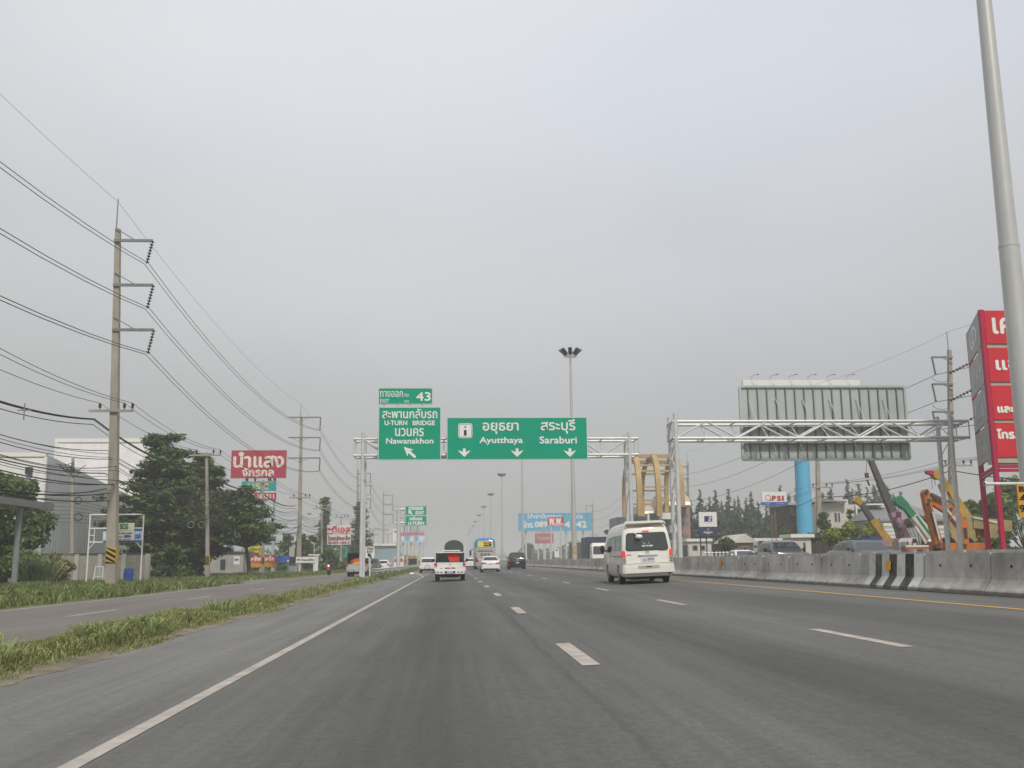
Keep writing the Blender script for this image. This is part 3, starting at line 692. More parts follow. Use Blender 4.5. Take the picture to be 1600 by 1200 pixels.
# ------------------------------------------------------------------ high mast lights in the median
HMG = 'high mast lights in a row along the median'
def high_mast():
    t = thing('high_mast_light', 'x', 'high mast light', (0, 0, 0), 0, HMG)
    H = 21.9
    MB().cyl((0, 0, -.2), (0, 0, 7.8), .275, .225, 20).cyl((0, 0, 7.8), (0, 0, 15), .215, .165, 20).cyl((0, 0, 15), (0, 0, H), .155, .10, 16).cyl((0, 0, 7.76), (0, 0, 7.82), .232, n=20).build('pole', MASTST, t, world=False, smooth=30)
    MB().cyl((0, 0, -.2), (0, 0, .04), .42, n=16).build('base_flange', STEEL, t, world=False, smooth=40)
    mb = MB(); pts = [(.62 * math.cos(a), .62 * math.sin(a), H - .1) for a in [i * math.pi / 8 for i in range(17)]]; mb.tube(pts, .05, 6)
    for a in range(4): mb.cyl((0, 0, H - .1), (.62 * math.cos(a * math.pi / 2), .62 * math.sin(a * math.pi / 2), H - .1), .04, n=5)
    mb.build('head_ring', STEEL, t, world=False, smooth=60)
    for k in range(8):
        a = k * math.pi / 4 + .2; d = Vector((math.cos(a), math.sin(a), 0)); s = Vector((-d.y, d.x, 0)); up = (d * .75 + Vector((0, 0, .66))).normalized(); c = d * .86 + Vector((0, 0, H + .34)); f = up.cross(s)
        mb = MB(); v = []
        for aa, bb, cc in ((-1, -1, -1), (1, -1, -1), (1, 1, -1), (-1, 1, -1), (-1, -1, 1), (1, -1, 1), (1, 1, 1), (-1, 1, 1)): v.append(c + s * (aa * .2) + up * (bb * .38) + f * (cc * .09))
        mb.add(v, [(0, 3, 2, 1), (4, 5, 6, 7), (0, 1, 5, 4), (1, 2, 6, 5), (2, 3, 7, 6), (3, 0, 4, 7)]).bar(d * .6 + Vector((0, 0, H - .1)), c, .06).build('floodlight', DARKMET, t, world=False)
    MB().cyl((0, 0, 1.3), (0, 0, 2.1), .285, .282, 20).build('warning_band', mat('faded_amber', (.42, .30, .16), .6, .2, 3), t, world=False, smooth=40)
    return t
hm = high_mast()
spots = [(12.95, 21.6)] + [(12.3, 102 + 75.5 * i) for i in range(0, 11)]
ordn = ['closest', 'nearest full-height', 'second', 'third', 'fourth', 'fifth', 'sixth', 'seventh', 'eighth', 'ninth', 'tenth', 'eleventh']
for i, (x, y) in enumerate(spots):
    lab = ('thick grey steel light mast close by at the right edge, top out of view' if i == 0 else
           'tall high mast light rising above the right end of the green Saraburi sign' if i == 1 else
           'high mast light whose lamp head is hidden behind the green Saraburi sign' if i == 2 else
           f'{["", "", "", "tallest-looking", "second", "third", "fourth", "fifth", "sixth", "seventh", "eighth", "ninth"][i]} of the hazy mast lights dwindling in a row below the green signs')
    if i == 0: hm.location = (x, y, gz(x)); hm['label'] = lab
    else: dup(hm, (x, y, gz(x)), rnd.uniform(0, .7), lab)
# bracket and orange plate on the close mast
Z = W(1560, 756, 21.3).z; x0 = W(1537, 756, 21.3).x
t = thing('bracket_sign', 'orange plate with black figures clamped to the thick mast at the right edge', 'sign plate', (12.95, 21.3, Z))
MB().cyl((x0, 21.28, Z), (13.9, 21.28, Z), .035, n=8).cyl((x0, 21.28, Z), (x0 + .05, 21.28, Z), .06, n=8).build('clamp_bar', STEEL, t, smooth=40)
x0_, x1_, z0_, z1_ = prect((1591, 757, 1617, 808), 21.1)
pn = MB().box(x0_, x1_, 21.1, 21.13, z0_, z1_).build('plate', mat('orange_plate', (.55, .30, .04), .5, .1), t)
MB().box(x0_ + .02, x1_ - .02, 21.092, 21.099, (z0_ + z1_) / 2 + .02, (z0_ + z1_) / 2 + .04).build('rule', BLACK, pn)
ptext(pn, 'B', (1593, 760, 1600, 768), 21.09, BLACK, .005); ptext(pn, '4', (1595, 772, 1602, 781), 21.09, BLACK, .005); ptext(pn, '9', (1594, 789, 1601, 800), 21.09, BLACK, .005); ptext(pn, '21', (1604, 772, 1613, 781), 21.09, BLACK, .005)

# ------------------------------------------------------------------ power poles and wires
def string_mb(p0, p1, n=8, r=.11):
    p0 = Vector(p0); p1 = Vector(p1); pts = []; rr = []
    for i in range(n):
        for t, q in ((.15, .3), (.3, 1), (.55, 1), (.7, .3)):
            pts.append(p0.lerp(p1, (i + t) / n)); rr.append(r * q)
    return MB().tube([p0] + pts + [p1], [.03] + rr + [.03], 7)
INS = mat('insulator_brown', (.03, .028, .028), .25, .1)
ARM = mat('arm_steel', (.20, .215, .21), .55, .1, metal=.3)
LP = 'tall concrete high-voltage poles along the left roadside'
def hv_pole(label, base, top, arms, drop, mast, lowarm=None, group=LP, wb=.56, wt=.28, hazard=False, side=1):
    """arms: list of (z, left reach, right reach) ; side gives the end that carries the insulator string"""
    base = Vector(base); top = Vector(top)
    t = thing('power_pole', label, 'power pole', base, 0, group)
    MB().bar(base - Vector((0, 0, .3)), top, wb, wb, wt, up=(0, 1, 0)).build('pole', CONC_POLE, t)
    at = lambda z: base.lerp(top, (z - base.z) / (top.z - base.z))
    if mast: MB().cyl(top - Vector((.1, 0, .8)), top + Vector((-.1, 0, mast)), .045, .03, 6).build('lightning_mast', ARM, t)
    ends = []
    for z, lf, rt in arms:
        c = at(z); f = .22
        a = c + Vector((-lf, -f, 0)); b = c + Vector((rt, -f, 0))
        ar = MB().bar(a, b, .11, .16).build('crossarm', ARM, t)
        MB().bar(c + Vector((-.1 * side, -f, .75 if lf < .4 else -.55)), c + Vector((rt * .5 * side if side > 0 else -lf * .5, -f, .04)), .05).build('brace', ARM, ar)
        if lf > .6 and rt > .6: MB().bar(c + Vector((0, -f, -.55)), c + Vector((-rt * .5, -f, -.04)), .05).build('brace', ARM, ar)
        e = b if side > 0 else a; e2 = e + Vector((drop[0], 0, -drop[1]))
        string_mb(e, e2).build('insulator_string', INS, t, smooth=30); ends.append(e2)
    pins = []
    if lowarm:
        z, lf, rt = lowarm; c = at(z) + Vector((0, -.32, 0))
        ar = MB().bar(c + Vector((-lf, 0, 0)), c + Vector((rt, 0, 0)), .12, .14).build('low_crossarm', CONC_POLE, t)
        for q in (-lf * .55, rt * .55, rt * .95):
            MB().cyl(c + Vector((q, 0, .05)), c + Vector((q, 0, .2)), .03, n=5).cyl(c + Vector((q, 0, .18)), c + Vector((q, 0, .42)), .09, .07, 7).build('pin_insulator', INS, t, smooth=40); pins.append(c + Vector((q, 0, .44)))
    if hazard:
        c = at(base.z + 1.75); hz(c, t, wb * .97)
    return t, ends, pins
def hz(c, t, w, h=.9):
    m = MB(); m.box(c.x - w / 2 - .012, c.x + w / 2 + .012, c.y - w / 2 - .012, c.y + w / 2 + .012, c.z - h / 2, c.z + h / 2); hb = m.build('hazard_band', mat('hazard_yellow', (.52, .33, .05), .6, .12, 2, dirt=.3), t)
    y = c.y - w / 2 - .02; m = MB(); n = 3
    for i in range(-1, n + 1):
        z0 = c.z - h / 2 + h * i / n; a = .17; d = .26
        pts = [(-w / 2, z0 + d), (-w / 2, z0 + a + d), (w / 2, z0 + a - .05), (w / 2, z0 - .05)]
        lo, hi = c.z - h / 2, c.z + h / 2; pts = [(c.x + px, y, min(hi, max(lo, pz))) for px, pz in pts]
        if max(p[2] for p in pts) - min(p[2] for p in pts) > .05: m.poly(pts)
    m.build('black_stripe', BLACK, hb)
def sp_pole(label, x, y, ztop, xt=None, arm=True, double=False, group='short concrete distribution poles along the left roadside', hazard=False, w=.30):
    base = Vector((x, y, gz(x))); top = Vector((xt if xt is not None else x, y, ztop))
    t = thing('distribution_pole', label, 'utility pole', base, 0, group)
    MB().bar(base - Vector((0, 0, .3)), top, w, w, w * .6, up=(0, 1, 0)).build('pole', CONC_POLE, t)
    pins = []
    for k in range((2 if double else 1) if arm else 0):
        c = top + Vector((0, -.22, -.25 - 1.3 * k)); MB().bar(c + Vector((-1.35, 0, 0)), c + Vector((1.25, 0, 0)), .11, .12).build('crossarm', CONC_POLE, t)
        for q in (-.75, .6, 1.15):
            MB().cyl(c + Vector((q, 0, .05)), c + Vector((q, 0, .2)), .03, n=5).cyl(c + Vector((q, 0, .18)), c + Vector((q, 0, .42)), .085, .065, 7).build('pin_insulator', INS, t, smooth=40)
            if k == 0: pins.append(c + Vector((q, 0, .44)))
    if hazard: hz(base.lerp(top, 1.5 / (ztop - base.z)), t, w * .95, .7)
    return t, pins
def sag(a, b, s, n=14):
    return [a.lerp(b, i / n) - Vector((0, 0, 4 * s * (i / n) * (1 - i / n))) for i in range(n + 1)]
def wire_run(name, label, pts, s, r, cat='cable', group=None, twin=0.0, n=14):
    """one cable strung over a run of supports"""
    mb = MB()
    for o_ in ((0,) if not twin else (-twin, twin)):
        path = []
        for a, b in zip(pts, pts[1:]):
            ln = (b - a).length; q = sag(a + Vector((o_, 0, o_ * .3)), b + Vector((o_, 0, o_ * .3)), s * (ln / 70) ** 1.6, n); path += q if not path else q[1:]
        mb.tube(path, r, 4)
    return tag(mb.build(name, WIRE, None, world=False), label, cat, group)

# left row of tall poles
b1 = W(174.5, 918, 58); t1 = W(184.5, 358, 58); zarm = [W(212, y_, 57.8).z for y_ in (376, 445.5, 515.5)]
P1, E1, PI1 = hv_pole('nearest tall concrete power pole with three right-hand arms and a striped band', (b1.x, 58, gz(-19)), t1, [(z, .15, 2.1 + i * .06) for i, z in enumerate(zarm)], (-.28, 1.42), 1.9, (W(180, 643, 58).z, 1.35, 1.15), hazard=True)
def far_hv(label, px_b, px_t, py_t, Y, arms, lowz, both):
    b = W(px_b, 890, Y); tt = W(px_t, py_t, Y); zs = [W(px_t, y_, Y).z for y_ in arms]
    return hv_pole(label, (b.x, Y, gz(-19)), tt, [(z, 1.6 if both else .15, 2.45) for z in zs], (-.05, 1.65), 1.6, (W(px_b, lowz, Y).z, 1.3, 1.3))
P2, E2, PI2 = far_hv('second tall power pole from the left with double-sided arms beside the crimson billboard', 467, 471, 651, 127, (652.5, 684, 716), 778, True)
P3, E3, PI3 = far_hv('third tall power pole, standing right beside the left gantry post', 558.5, 559, 733, 190, (740, 759, 780), 815, False)
P4, E4, PI4 = far_hv('fourth tall power pole, left of the cantilevered green U-turn sign', 599, 599, 770, 258, (774, 789, 804), 829, False)
P5, E5, PI5 = far_hv('fifth tall power pole, hidden partly by the post of the green U-turn sign', 620, 620.5, 795, 330, (798, 810, 822), 840, False)
tall = [(P1, E1), (P2, E2), (P3, E3), (P4, E4), (P5, E5)]
xb, zoff = [], []
EX = [E5]
for i, Y in enumerate((402, 475, 548, 620)):
    o = dup(P5, (-18.2, Y, gz(-19)), 0, f'{["sixth", "seventh", "eighth", "ninth"][i]} tall power pole of the left row, small and pale in the haze')
    sh_ = Vector((-18.2, Y, gz(-19))) - P5.location; EX.append([e + sh_ for e in E5])
for j in range(3):
    prev = E1[j] + Vector((.3, -70, -.1))
    wire_run('power_conductor', f'{["uppermost", "middle", "lowest"][j]} twin conductor of the high-voltage line hung from the tall left poles', [prev, E1[j], E2[j], E3[j], E4[j], E5[j]] + [e[j] for e in EX[1:]], 2.2, .021, 'power line', 'conductors of the left high-voltage line', twin=.11)
tops = [P1, P2, P3, P4, P5]
tp = [t1 + Vector((-.1, 0, 1.7)), W(471, 651, 127) + Vector((0, 0, 1.5)), W(559, 733, 190) + Vector((0, 0, 1.5)), W(599, 770, 258) + Vector((0, 0, 1.5)), W(620.5, 795, 330) + Vector((0, 0, 1.5))]
wire_run('earth_wire', 'thin earth wire over the tops of the tall left poles', [tp[0] + Vector((.2, -70, .2))] + tp, 1.3, .011, 'power line')

# short poles between them
sps = [(325, 707, 905, 82, 1), (411, 750, 900, 104, 1), (503, 792, 895, 148, 0), (533, 806, 893, 170, 0), (583, 826, 889, 238, 0), (606, 834, 888, 292, 0)]
names = ['short concrete pole with a crossarm in front of the big dark trees', 'short concrete pole with a striped band in front of the red banner', 'short pole with a crossarm left of the white board with red letters', 'short pole standing in front of the white board with red letters', 'short pole with two crossarms behind the white EXIT plate', 'distant short pole left of the cantilevered green sign']
PS = []
for i, (px, pt, pb, Y, h_) in enumerate(sps):
    x = W(px, pb, Y).x; tt = W(px + (-2 if i == 0 else 0), pt, Y)
    PS.append(sp_pole(names[i], x, Y, tt.z, tt.x, True, i == 4, hazard=bool(h_))[1])
pin_runs = []
for j in range(3):
    p0 = PI1[j] + Vector((0, -25, 0))
    wire_run('distribution_wire', f'{["left", "middle", "right"][j]} wire on the pin insulators of the left poles', [p0 + Vector((0, -25, 0)), p0, PI1[j], PS[0][j], PS[1][j], PI2[j], PS[2][j], PS[3][j], PI3[j], PS[4][j], PI4[j]], 2.6, .016, 'power line', 'distribution wires on the left poles')
# spaced aerial cable hung under the crossarm of the near pole
c = W(147, 655, 57.8); cbl = [c + Vector((0, -25, -.4)), c, W(318, 735, 82), W(404, 765, 104), W(462, 790, 127)]
wire_run('aerial_cable', 'thick black spaced cable hanging under the crossarm of the nearest tall pole', cbl, 3.6, .035, 'cable', twin=.04)
wire_run('aerial_cable', 'thinner black cable just below the spaced cable on the nearest tall pole', [p + Vector((-.05, 0, -.3)) for p in cbl], 3.6, .022, 'cable')
sp = W(38, 641, 43.5)
tag(MB().bar(sp + Vector((0, 0, .3)), sp - Vector((0, 0, .42)), .04).bar(sp + Vector((-.28, 0, 0)), sp + Vector((.28, 0, 0)), .05).build('cable_spacer', GREYP), 'grey cable spacer clamped on the hanging black cables at far left', 'cable spacer')
# telecom cables, strapped at 5 to 7 m on every pole
attach = []
for (px, Y) in ((None, 8), (None, 33), (172, 58), (325, 82), (411, 104), (467, 127), (503, 148), (533, 170), (559, 190), (583, 238)):
    attach.append((W(px, 860, Y).x if px else -19.3, Y))
hs = [7.55, 7.35, 7.2, 7.0, 6.75, 6.5, 6.35, 6.2, 5.95, 5.75, 5.6, 5.4, 5.2, 5.05, 4.8]
words = ['very highest', 'next to highest', 'third highest', 'topmost heavy', 'second', 'third', 'fourth', 'fifth', 'sixth', 'seventh', 'eighth', 'ninth', 'tenth', 'eleventh', 'lowest']
for j, h in enumerate(hs):
    dx = rnd.uniform(-.35, .35) - .1
    pts = [Vector((x + dx, y - .25, h + rnd.uniform(-.12, .12))) for x, y in attach]
    wire_run('telecom_cable', f'{words[j]} of the black telecom cables strapped across the left poles', pts, rnd.uniform(2.2, 5.2), rnd.choice((.014, .02, .03)), 'cable', 'telecom cables strapped to the left poles', n=10)
for j in range(4, 11):
    i_ = j - 4; a = W(0, 770 + i_ * 7, 66 + i_ * .4) + Vector((-8, 0, .3)); b = W(112, 780 + i_ * 6, 72); c2 = W(205, 800 + i_ * 3, 80)
    wire_run('drop_cable', f'{words[j]} thin drop cable between the slim pole and the grey warehouse wall', [a, b, c2], 1.6, .014, 'cable', 'drop cables at the slim pole')
# slim pole behind with cable coils
Y = 72; x = W(115, 880, Y).x; tt = W(114, 716, Y)
t, _ = sp_pole('slim ochre concrete pole with cable coils in front of the grey warehouse', x, Y, tt.z, tt.x, False, False, None, False, .26)
for k in range(11):
    q = tt + Vector((rnd.uniform(-1.2, 1.2), -.2, -.4 - abs(rnd.gauss(0, .3)))); q2 = tt + Vector((rnd.uniform(-.2, .2), -.2, -.3 - .1 * k))
    MB().tube([q, q.lerp(q2, .5) + Vector((0, 0, -.18)), q2], .025, 4).build('cable_tail', WIRE, t)
for yy, rr_ in ((782, .22), (808, .26)):
    c = W(122, yy, Y - .3); tag(MB().tube([(c.x + rr_ * math.cos(a) * 1.1, c.y, c.z + rr_ * math.sin(a)) for a in [i * math.pi / 7 for i in range(15)]], .035, 4).build('cable_coil', WIRE), f'{"upper" if yy < 790 else "lower"} black cable coil hanging on the slim pole', 'cable coil')
for px, yy, wd in ((298, 820, 'left'), (315, 820, 'right')):
    c = W(px, yy, 81); tag(MB().tube([(c.x + .24 * math.cos(a), c.y, c.z + .24 * math.sin(a)) for a in [i * math.pi / 7 for i in range(15)]], .03, 4).build('cable_coil', mat('coil_pale', (.3, .3, .3), .6)), f'{wd} pale cable coil hung before the dark trees beside the striped short pole', 'cable coil')

# right row of tall poles
RG = 'tall concrete power poles along the right roadside'
def right_hv(label, px_b, px_t, py_t, Y, arms, reach, lowz=None):
    b = W(px_b, 870, Y); tt = W(px_t, py_t, Y); zs = [W(px_t, y_, Y).z for y_ in arms]
    return hv_pole(label, (b.x, Y, gz(40)), tt, [(z, reach, .15) for z in zs], (.2, 1.5), 0 if Y > 90 and Y < 120 else 1.6, (W(px_b, lowz, Y).z, 1.2, 1.6) if lowz else None, RG, side=-1)
R1, F1, Q1 = right_hv('tall concrete power pole between the grey sign back and the red pylon sign', 1488, 1483.5, 547, 80, (559, 601, 644), 1.65, 728)
R2, F2, Q2 = right_hv('tall concrete power pole below the grey sign back, beside the blue column', 1279, 1276, 625, 110, (640, 668, 698), 1.7, 762)
R3, F3, Q3 = right_hv('tall concrete power pole just right of the gantry legs and golden arch', 1075, 1074.5, 722, 165, (729, 748, 770), 1.9)
R4, F4, Q4 = right_hv('tall power pole at the right end of the blue billboard', 926, 926, 787, 285, (790, 802, 814), 2.0, 836)
for j in range(3):
    wire_run('power_conductor', f'{["uppermost", "middle", "lowest"][j]} conductor of the right high-voltage line', [F1[j] + Vector((2.5, -60, .5)), F1[j], F2[j], F3[j], F3[j] + (F4[j] - F3[j]) * .5, F4[j]], 1.6, .024, 'power line', 'conductors of the right high-voltage line')
    if j < 3: wire_run('distribution_wire', f'{["left", "middle", "right"][j]} thin wire on the pin insulators of the right poles', [Q1[j] + Vector((1, -40, 0)), Q1[j], Q2[j], Q2[j] + Vector((-1, 60, -.5))], 1.5, .016, 'power line', 'distribution wires on the right poles')
for j, (e, f) in enumerate(zip(F1, (0, 1, 2))):
    m = MB(); c = e + Vector((.75, -.2, -.1)); m.add([], [])
    string_mb(e + Vector((.1, 0, -.1)) + Vector((.55, -1, .0)), e + Vector((2.2, -2.4, .75)), 8, .13).build('strain_insulator', INS, R1, smooth=30)
    MB().tube([e + Vector((math.cos(a) * .75 + .3, -.3, math.sin(a) * .45 - .25)) for a in [i * math.pi / 6 + math.pi for i in range(8)]], .02, 4).build('jumper_loop', WIRE, R1)
wire_run('earth_wire', 'thin earth wire over the tops of the right poles', [W(1483, 520, 80) + Vector((3, -60, 1)), W(1483, 518, 80), W(1276, 600, 110), W(1074, 707, 165)], 1.4, .011, 'power line')
wire_run('telecom_cable', 'thick dark cable strapped across the right poles low over the trees', [W(1600, 770, 60) + Vector((6, -20, 0)), W(1486, 735, 80), W(1278, 776, 110), W(1076, 815, 165)], 2.6, .04, 'cable')
# ------------------------------------------------------------------ vegetation
def leaf_cloud(name, blobs, n, size, m, seed=0, flat=.55, elong=1.6, shell=.55):
    """blobs: rows of (x, y, z, rx, ry, rz); leaf-sized faces spread mostly near the surface of each clump"""
    r = np.random.RandomState(seed); B = np.array(blobs, float); vol = (B[:, 3] * B[:, 4] * B[:, 5]) ** .7; k = r.choice(len(B), n, p=vol / vol.sum())
    d = r.randn(n, 3); d /= np.linalg.norm(d, axis=1)[:, None]; q = shell + (1 - shell) * r.rand(n); q *= np.where(r.rand(n) < .12, 1.18, 1.0)
    c = B[k, :3] + d * B[k, 3:6] * q[:, None]
    nr = r.randn(n, 3) * (1 - flat) + np.array([0, 0, 1]) * flat + d * .35; nr /= np.linalg.norm(nr, axis=1)[:, None]
    t = np.cross(nr, r.randn(n, 3)); t /= np.linalg.norm(t, axis=1)[:, None]; b = np.cross(nr, t)
    s = size * (.4 + 1.3 * r.rand(n) ** 1.6)[:, None]
    V = np.stack([c - t * s * elong * .5, c + b * s * .38, c + t * s * elong * .5, c - b * s * .38], 1)
    return np_mesh(name, V.reshape(-1, 3), np.arange(4 * n).reshape(n, 4), m)
LEAF_D = mat('leaf_dark', (.098, .142, .042), .6, .3, .35, island=True, trans=.25, spec=.12)
LEAF_M = mat('leaf_mid', (.098, .145, .036), .6, .3, .4, island=True, trans=.25, spec=.12)
LEAF_Y = mat('leaf_yellowish', (.19, .22, .04), .6, .25, .6, island=True, trans=.25, spec=.12)
LEAF_N = mat('needle_green', (.115, .15, .098), .7, .25, .4, island=True, trans=.2, spec=.1)
def branches(mb, base, tips, r0):
    for tp in tips:
        tp = Vector(tp); mid = base.lerp(tp, .5) + Vector((rnd.uniform(-.3, .3), rnd.uniform(-.3, .3), -.12 * (tp - base).length))
        mb.tube([base, base.lerp(mid, .5), mid, tp], [r0, r0 * .75, r0 * .55, r0 * .15], 5)
def tree(label, px0, px1, pyt, Y, style='layer', n=6000, size=.26, m=None, base_py=None, seed=1, group=None, pxc=None, trunk_px=None, cat='tree', name='broadleaf_tree', depth=.8, cb=.22):
    r = random.Random(seed); a = W(px0, 850, Y); b = W(px1, 850, Y); tp = W((px0 + px1) / 2, pyt, Y).z; cx = (a.x + b.x) / 2; rw = (b.x - a.x) / 2
    g0 = gz(cx); H = tp - g0; bx = W(trunk_px, 890, Y).x if trunk_px else cx
    t = thing(name, label, cat, (bx, Y, g0), 0, group); blobs = []
    if style == 'layer':
        nl = max(5, int(H / .95))
        for i in range(nl):
            f = i / (nl - 1); z = g0 + H * (cb + (.96 - cb) * f); rr = rw * (1.05 - .80 * f ** 1.7) * (.9 + .14 * math.sin(f * 11 + seed)) * (.85 + .25 * min(1, f * 4))
            blobs.append((cx, Y, z, rr * .7, rr * .7, .8))
            nb = max(3, int(2 + rr * 1.7))
            for k in range(nb):
                an = r.uniform(0, 6.283); ln = rr * r.uniform(.7, 1.12); dz = r.uniform(-.3, .3)
                for q in (.45, .75, 1.0):
                    s = (1.25 - .55 * q) * r.uniform(.8, 1.15); blobs.append((cx + math.cos(an) * ln * q, Y + math.sin(an) * ln * q * depth, z + dz + .12 * q * ln * .5, .98 * s, .98 * s, .46 * s))
        shell = .3; flat = .7
    elif style == 'round':
        for k in range(max(8, int(rw * rw * 3.2))):
            an = r.uniform(0, 6.283); u = r.uniform(-.55, 1); q = rw * math.sqrt(max(.05, 1 - u * u)) * r.uniform(.45, .9); s = rw * r.uniform(.2, .36)
            blobs.append((cx + math.cos(an) * q, Y + math.sin(an) * q * depth, g0 + H * (.56 + cb * .3) + u * H * (.40 - cb * .25), s * 1.05, s * 1.05, s * .75))
        shell = .45; flat = .5
    else:  # bush reaching the ground
        for k in range(max(9, int(rw * 7))):
            an = r.uniform(0, 6.283); q = rw * r.uniform(0, .85); hh = H * (1 - .45 * (q / rw) ** 2); s = r.uniform(.45, .95) * min(1.3, .35 + rw * .25); q *= 1.08; hh *= 1.06
            blobs.append((cx + math.cos(an) * q, Y + math.sin(an) * q * depth, g0 + r.uniform(.1, .97) * (hh - s * .6), s, s, s * .75))
        shell = .4; flat = .45
    base = Vector((bx, Y, g0 - .1)); fork = Vector((bx + (cx - bx) * .5, Y, g0 + H * max(.14, cb * .8)))
    mb = MB().tube([base, base.lerp(fork, .5) + Vector((.05, 0, 0)), fork], [.035 * H * .6 + .05, .028 * H * .6 + .04, .024 * H * .6 + .03], 8)
    tips = r.sample(blobs, min(len(blobs), 12 if style != 'bush' else 5))
    branches(mb, fork, [q[:3] for q in tips], .012 * H + .02); mb.build('trunk', BARK, t, smooth=50)
    me = leaf_cloud('crown', blobs, n, size, m or LEAF_D, seed, flat, 1.7, shell)
    me.transform(Matrix.Translation(-Vector((bx, Y, g0)))); link('crown', me, t)
    return t
tree('tall dark tree with tiered branches behind the nearest tall power pole', 150, 344, 682, 88, 'layer', 34000, .24, LEAF_D, seed=4, pxc=1, cb=.16)
tree('broad dark tree with tiered branches right of the taller one, behind the striped short pole', 246, 384, 712, 97, 'layer', 30000, .25, LEAF_D, seed=9, cb=.2)
tree('leaning tree with bare forked trunk beside the red banner', 318, 436, 764, 93, 'layer', 12000, .25, LEAF_D, seed=13, trunk_px=391, cb=.42)
tree('dense dark bushy tree behind the carport post at far left', -95, 66, 738, 74, 'round', 20000, .24, LEAF_D, seed=21, cb=.05)
tree('darker tree with tiered branches between the two big dark trees', 210, 320, 724, 92, 'layer', 18000, .25, LEAF_M, seed=17, cb=.14)
tree('low dark bush under the round tree behind the carport post', -60, 74, 828, 73, 'bush', 7000, .22, LEAF_D, seed=22)
tree('dark bushy tree filling the gap under the tall tiered tree', 236, 300, 820, 84, 'bush', 4500, .24, LEAF_D, seed=23)
tree('dark bush between the tiered trees and the grey hut', 284, 330, 838, 92, 'bush', 3000, .25, LEAF_D, seed=25)
tree('mid green bush behind the blue sign by the road', 428, 502, 832, 140, 'bush', 3500, .32, LEAF_M, seed=31)
tree('hedge-like green bush under the white board with red letters', 497, 552, 851, 138, 'bush', 2600, .30, LEAF_M, seed=33)
tree('dark conical tree left of the white board with red letters', 495, 518, 774, 172, 'layer', 3000, .34, LEAF_D, seed=35)
tree('dark tree right of the white board with red letters', 542, 582, 784, 186, 'layer', 4500, .36, LEAF_D, seed=37)
tree('round green tree in front of the second tall power pole', 474, 500, 834, 150, 'round', 3000, .3, LEAF_M, seed=39)
tree('small green bush at the foot of the slim pole before the block wall', 84, 122, 872, 68, 'bush', 1500, .16, G_DRY, seed=41)
tree('dry brownish shrub in front of the block wall', 60, 100, 858, 66, 'bush', 1500, .16, G_DRY, seed=43, name='dry_shrub', cat='shrub')
for i in range(3):
    x = W(48 + i * 16, 895, 65).x
    o = tuft(900 + i, x, 65 - i * .3, (2.0, 2.3, 1.7)[i], 130, G_LIGHT, ('tall pale reed clump right of the carport post', 'tallest reed clump beside the dry shrub', 'shorter reed clump nearest the block wall')[i], .055, .5, 'reeds', 'tall reed clumps before the block wall')
# right side
tree('round yellow-green tree behind the dark oncoming car', 1294, 1376, 796, 92, 'bush', 9000, .22, LEAF_Y, seed=51)
tree('dark green clipped bush left of the yellow-green tree', 1255, 1322, 803, 104, 'bush', 5200, .24, LEAF_D, seed=53)
tree('small dark bush in front of the cream house', 1316, 1346, 798, 112, 'bush', 1500, .26, LEAF_D, seed=54)
tree('green bush beneath the white and navy board', 1108, 1165, 838, 106, 'bush', 3200, .25, LEAF_M, seed=55)
tree('leafy dark tree behind the red pylon sign, nearer one', 1506, 1580, 762, 92, 'round', 7500, .27, LEAF_M, seed=57, cb=.1)
tree('broad leafy tree behind the right edge mast', 1545, 1660, 748, 100, 'round', 8000, .28, LEAF_M, seed=59, cb=.1)
tree('low green bushes at the foot of the red pylon legs', 1515, 1620, 818, 64, 'bush', 6000, .17, LEAF_M, seed=61)
tree('dark tree between the green crane and the orange excavator', 1410, 1462, 796, 100, 'round', 3500, .27, LEAF_D, seed=63, cb=.1)
tree('green trees beside the dark brown building', 1222, 1256, 795, 130, 'bush', 2600, .33, LEAF_M, seed=65)
tree('hazy tree left of the white van over the barrier', 941, 962, 826, 190, 'round', 1500, .4, LEAF_M, seed=67)
tree('pale round tree below the blue billboard', 818, 838, 849, 330, 'round', 700, .8, LEAF_M, seed=69)

# row of casuarina trees far on the right
def casuarina(seed, H, Rw):
    r = random.Random(seed); t = thing('casuarina_tree', 'x', 'tree', (0, 0, 0), 0, 'slender conifer-like trees in a row behind the low sheds'); blobs = []
    n = 90
    for i in range(n):
        f = (i + .5) / n; z = H * (.06 + .935 * f); rr = Rw * (1 - f) ** 1.0 * (.8 + .25 * math.sin(f * 34 + seed)) * min(1, .5 + f * 4)
        for k in range(1 + int(rr * 2.4)):
            a = r.uniform(0, 6.283); q = rr * r.uniform(.15, 1.0) * (0 if f > .95 else 1); s = .09 + .34 * (1 - f)
            blobs.append((math.cos(a) * q, math.sin(a) * q, z + .3 * q, s, s, s * 1.1))
    MB().tube([(0, 0, -.2), (.05, 0, H * .5), (0, 0, H * .97)], [.2, .12, .03], 6).build('trunk', BARK, t, world=False, smooth=50)
    link('crown', leaf_cloud('crown', blobs, 9000, .28, LEAF_N, seed, .15, 2.6, .1), t)
    return t
CAS = [casuarina(70 + i, 14, (3.7, 4.2, 3.3)[i]) for i in range(3)]
tops_px = [(1064, 792), (1078, 780), (1093, 764), (1103, 786), (1108, 776), (1117, 765), (1127, 781), (1138, 764), (1147, 778), (1153, 774), (1166, 778), (1173, 767), (1184, 782), (1197, 788), (1219, 758), (1232, 770), (1244, 762), (1285, 766), (1297, 762), (1311, 780), (1323, 748), (1331, 762), (1341, 756), (1354, 760), (1365, 756), (1376, 770), (1386, 758), (1396, 770), (1407, 768)]
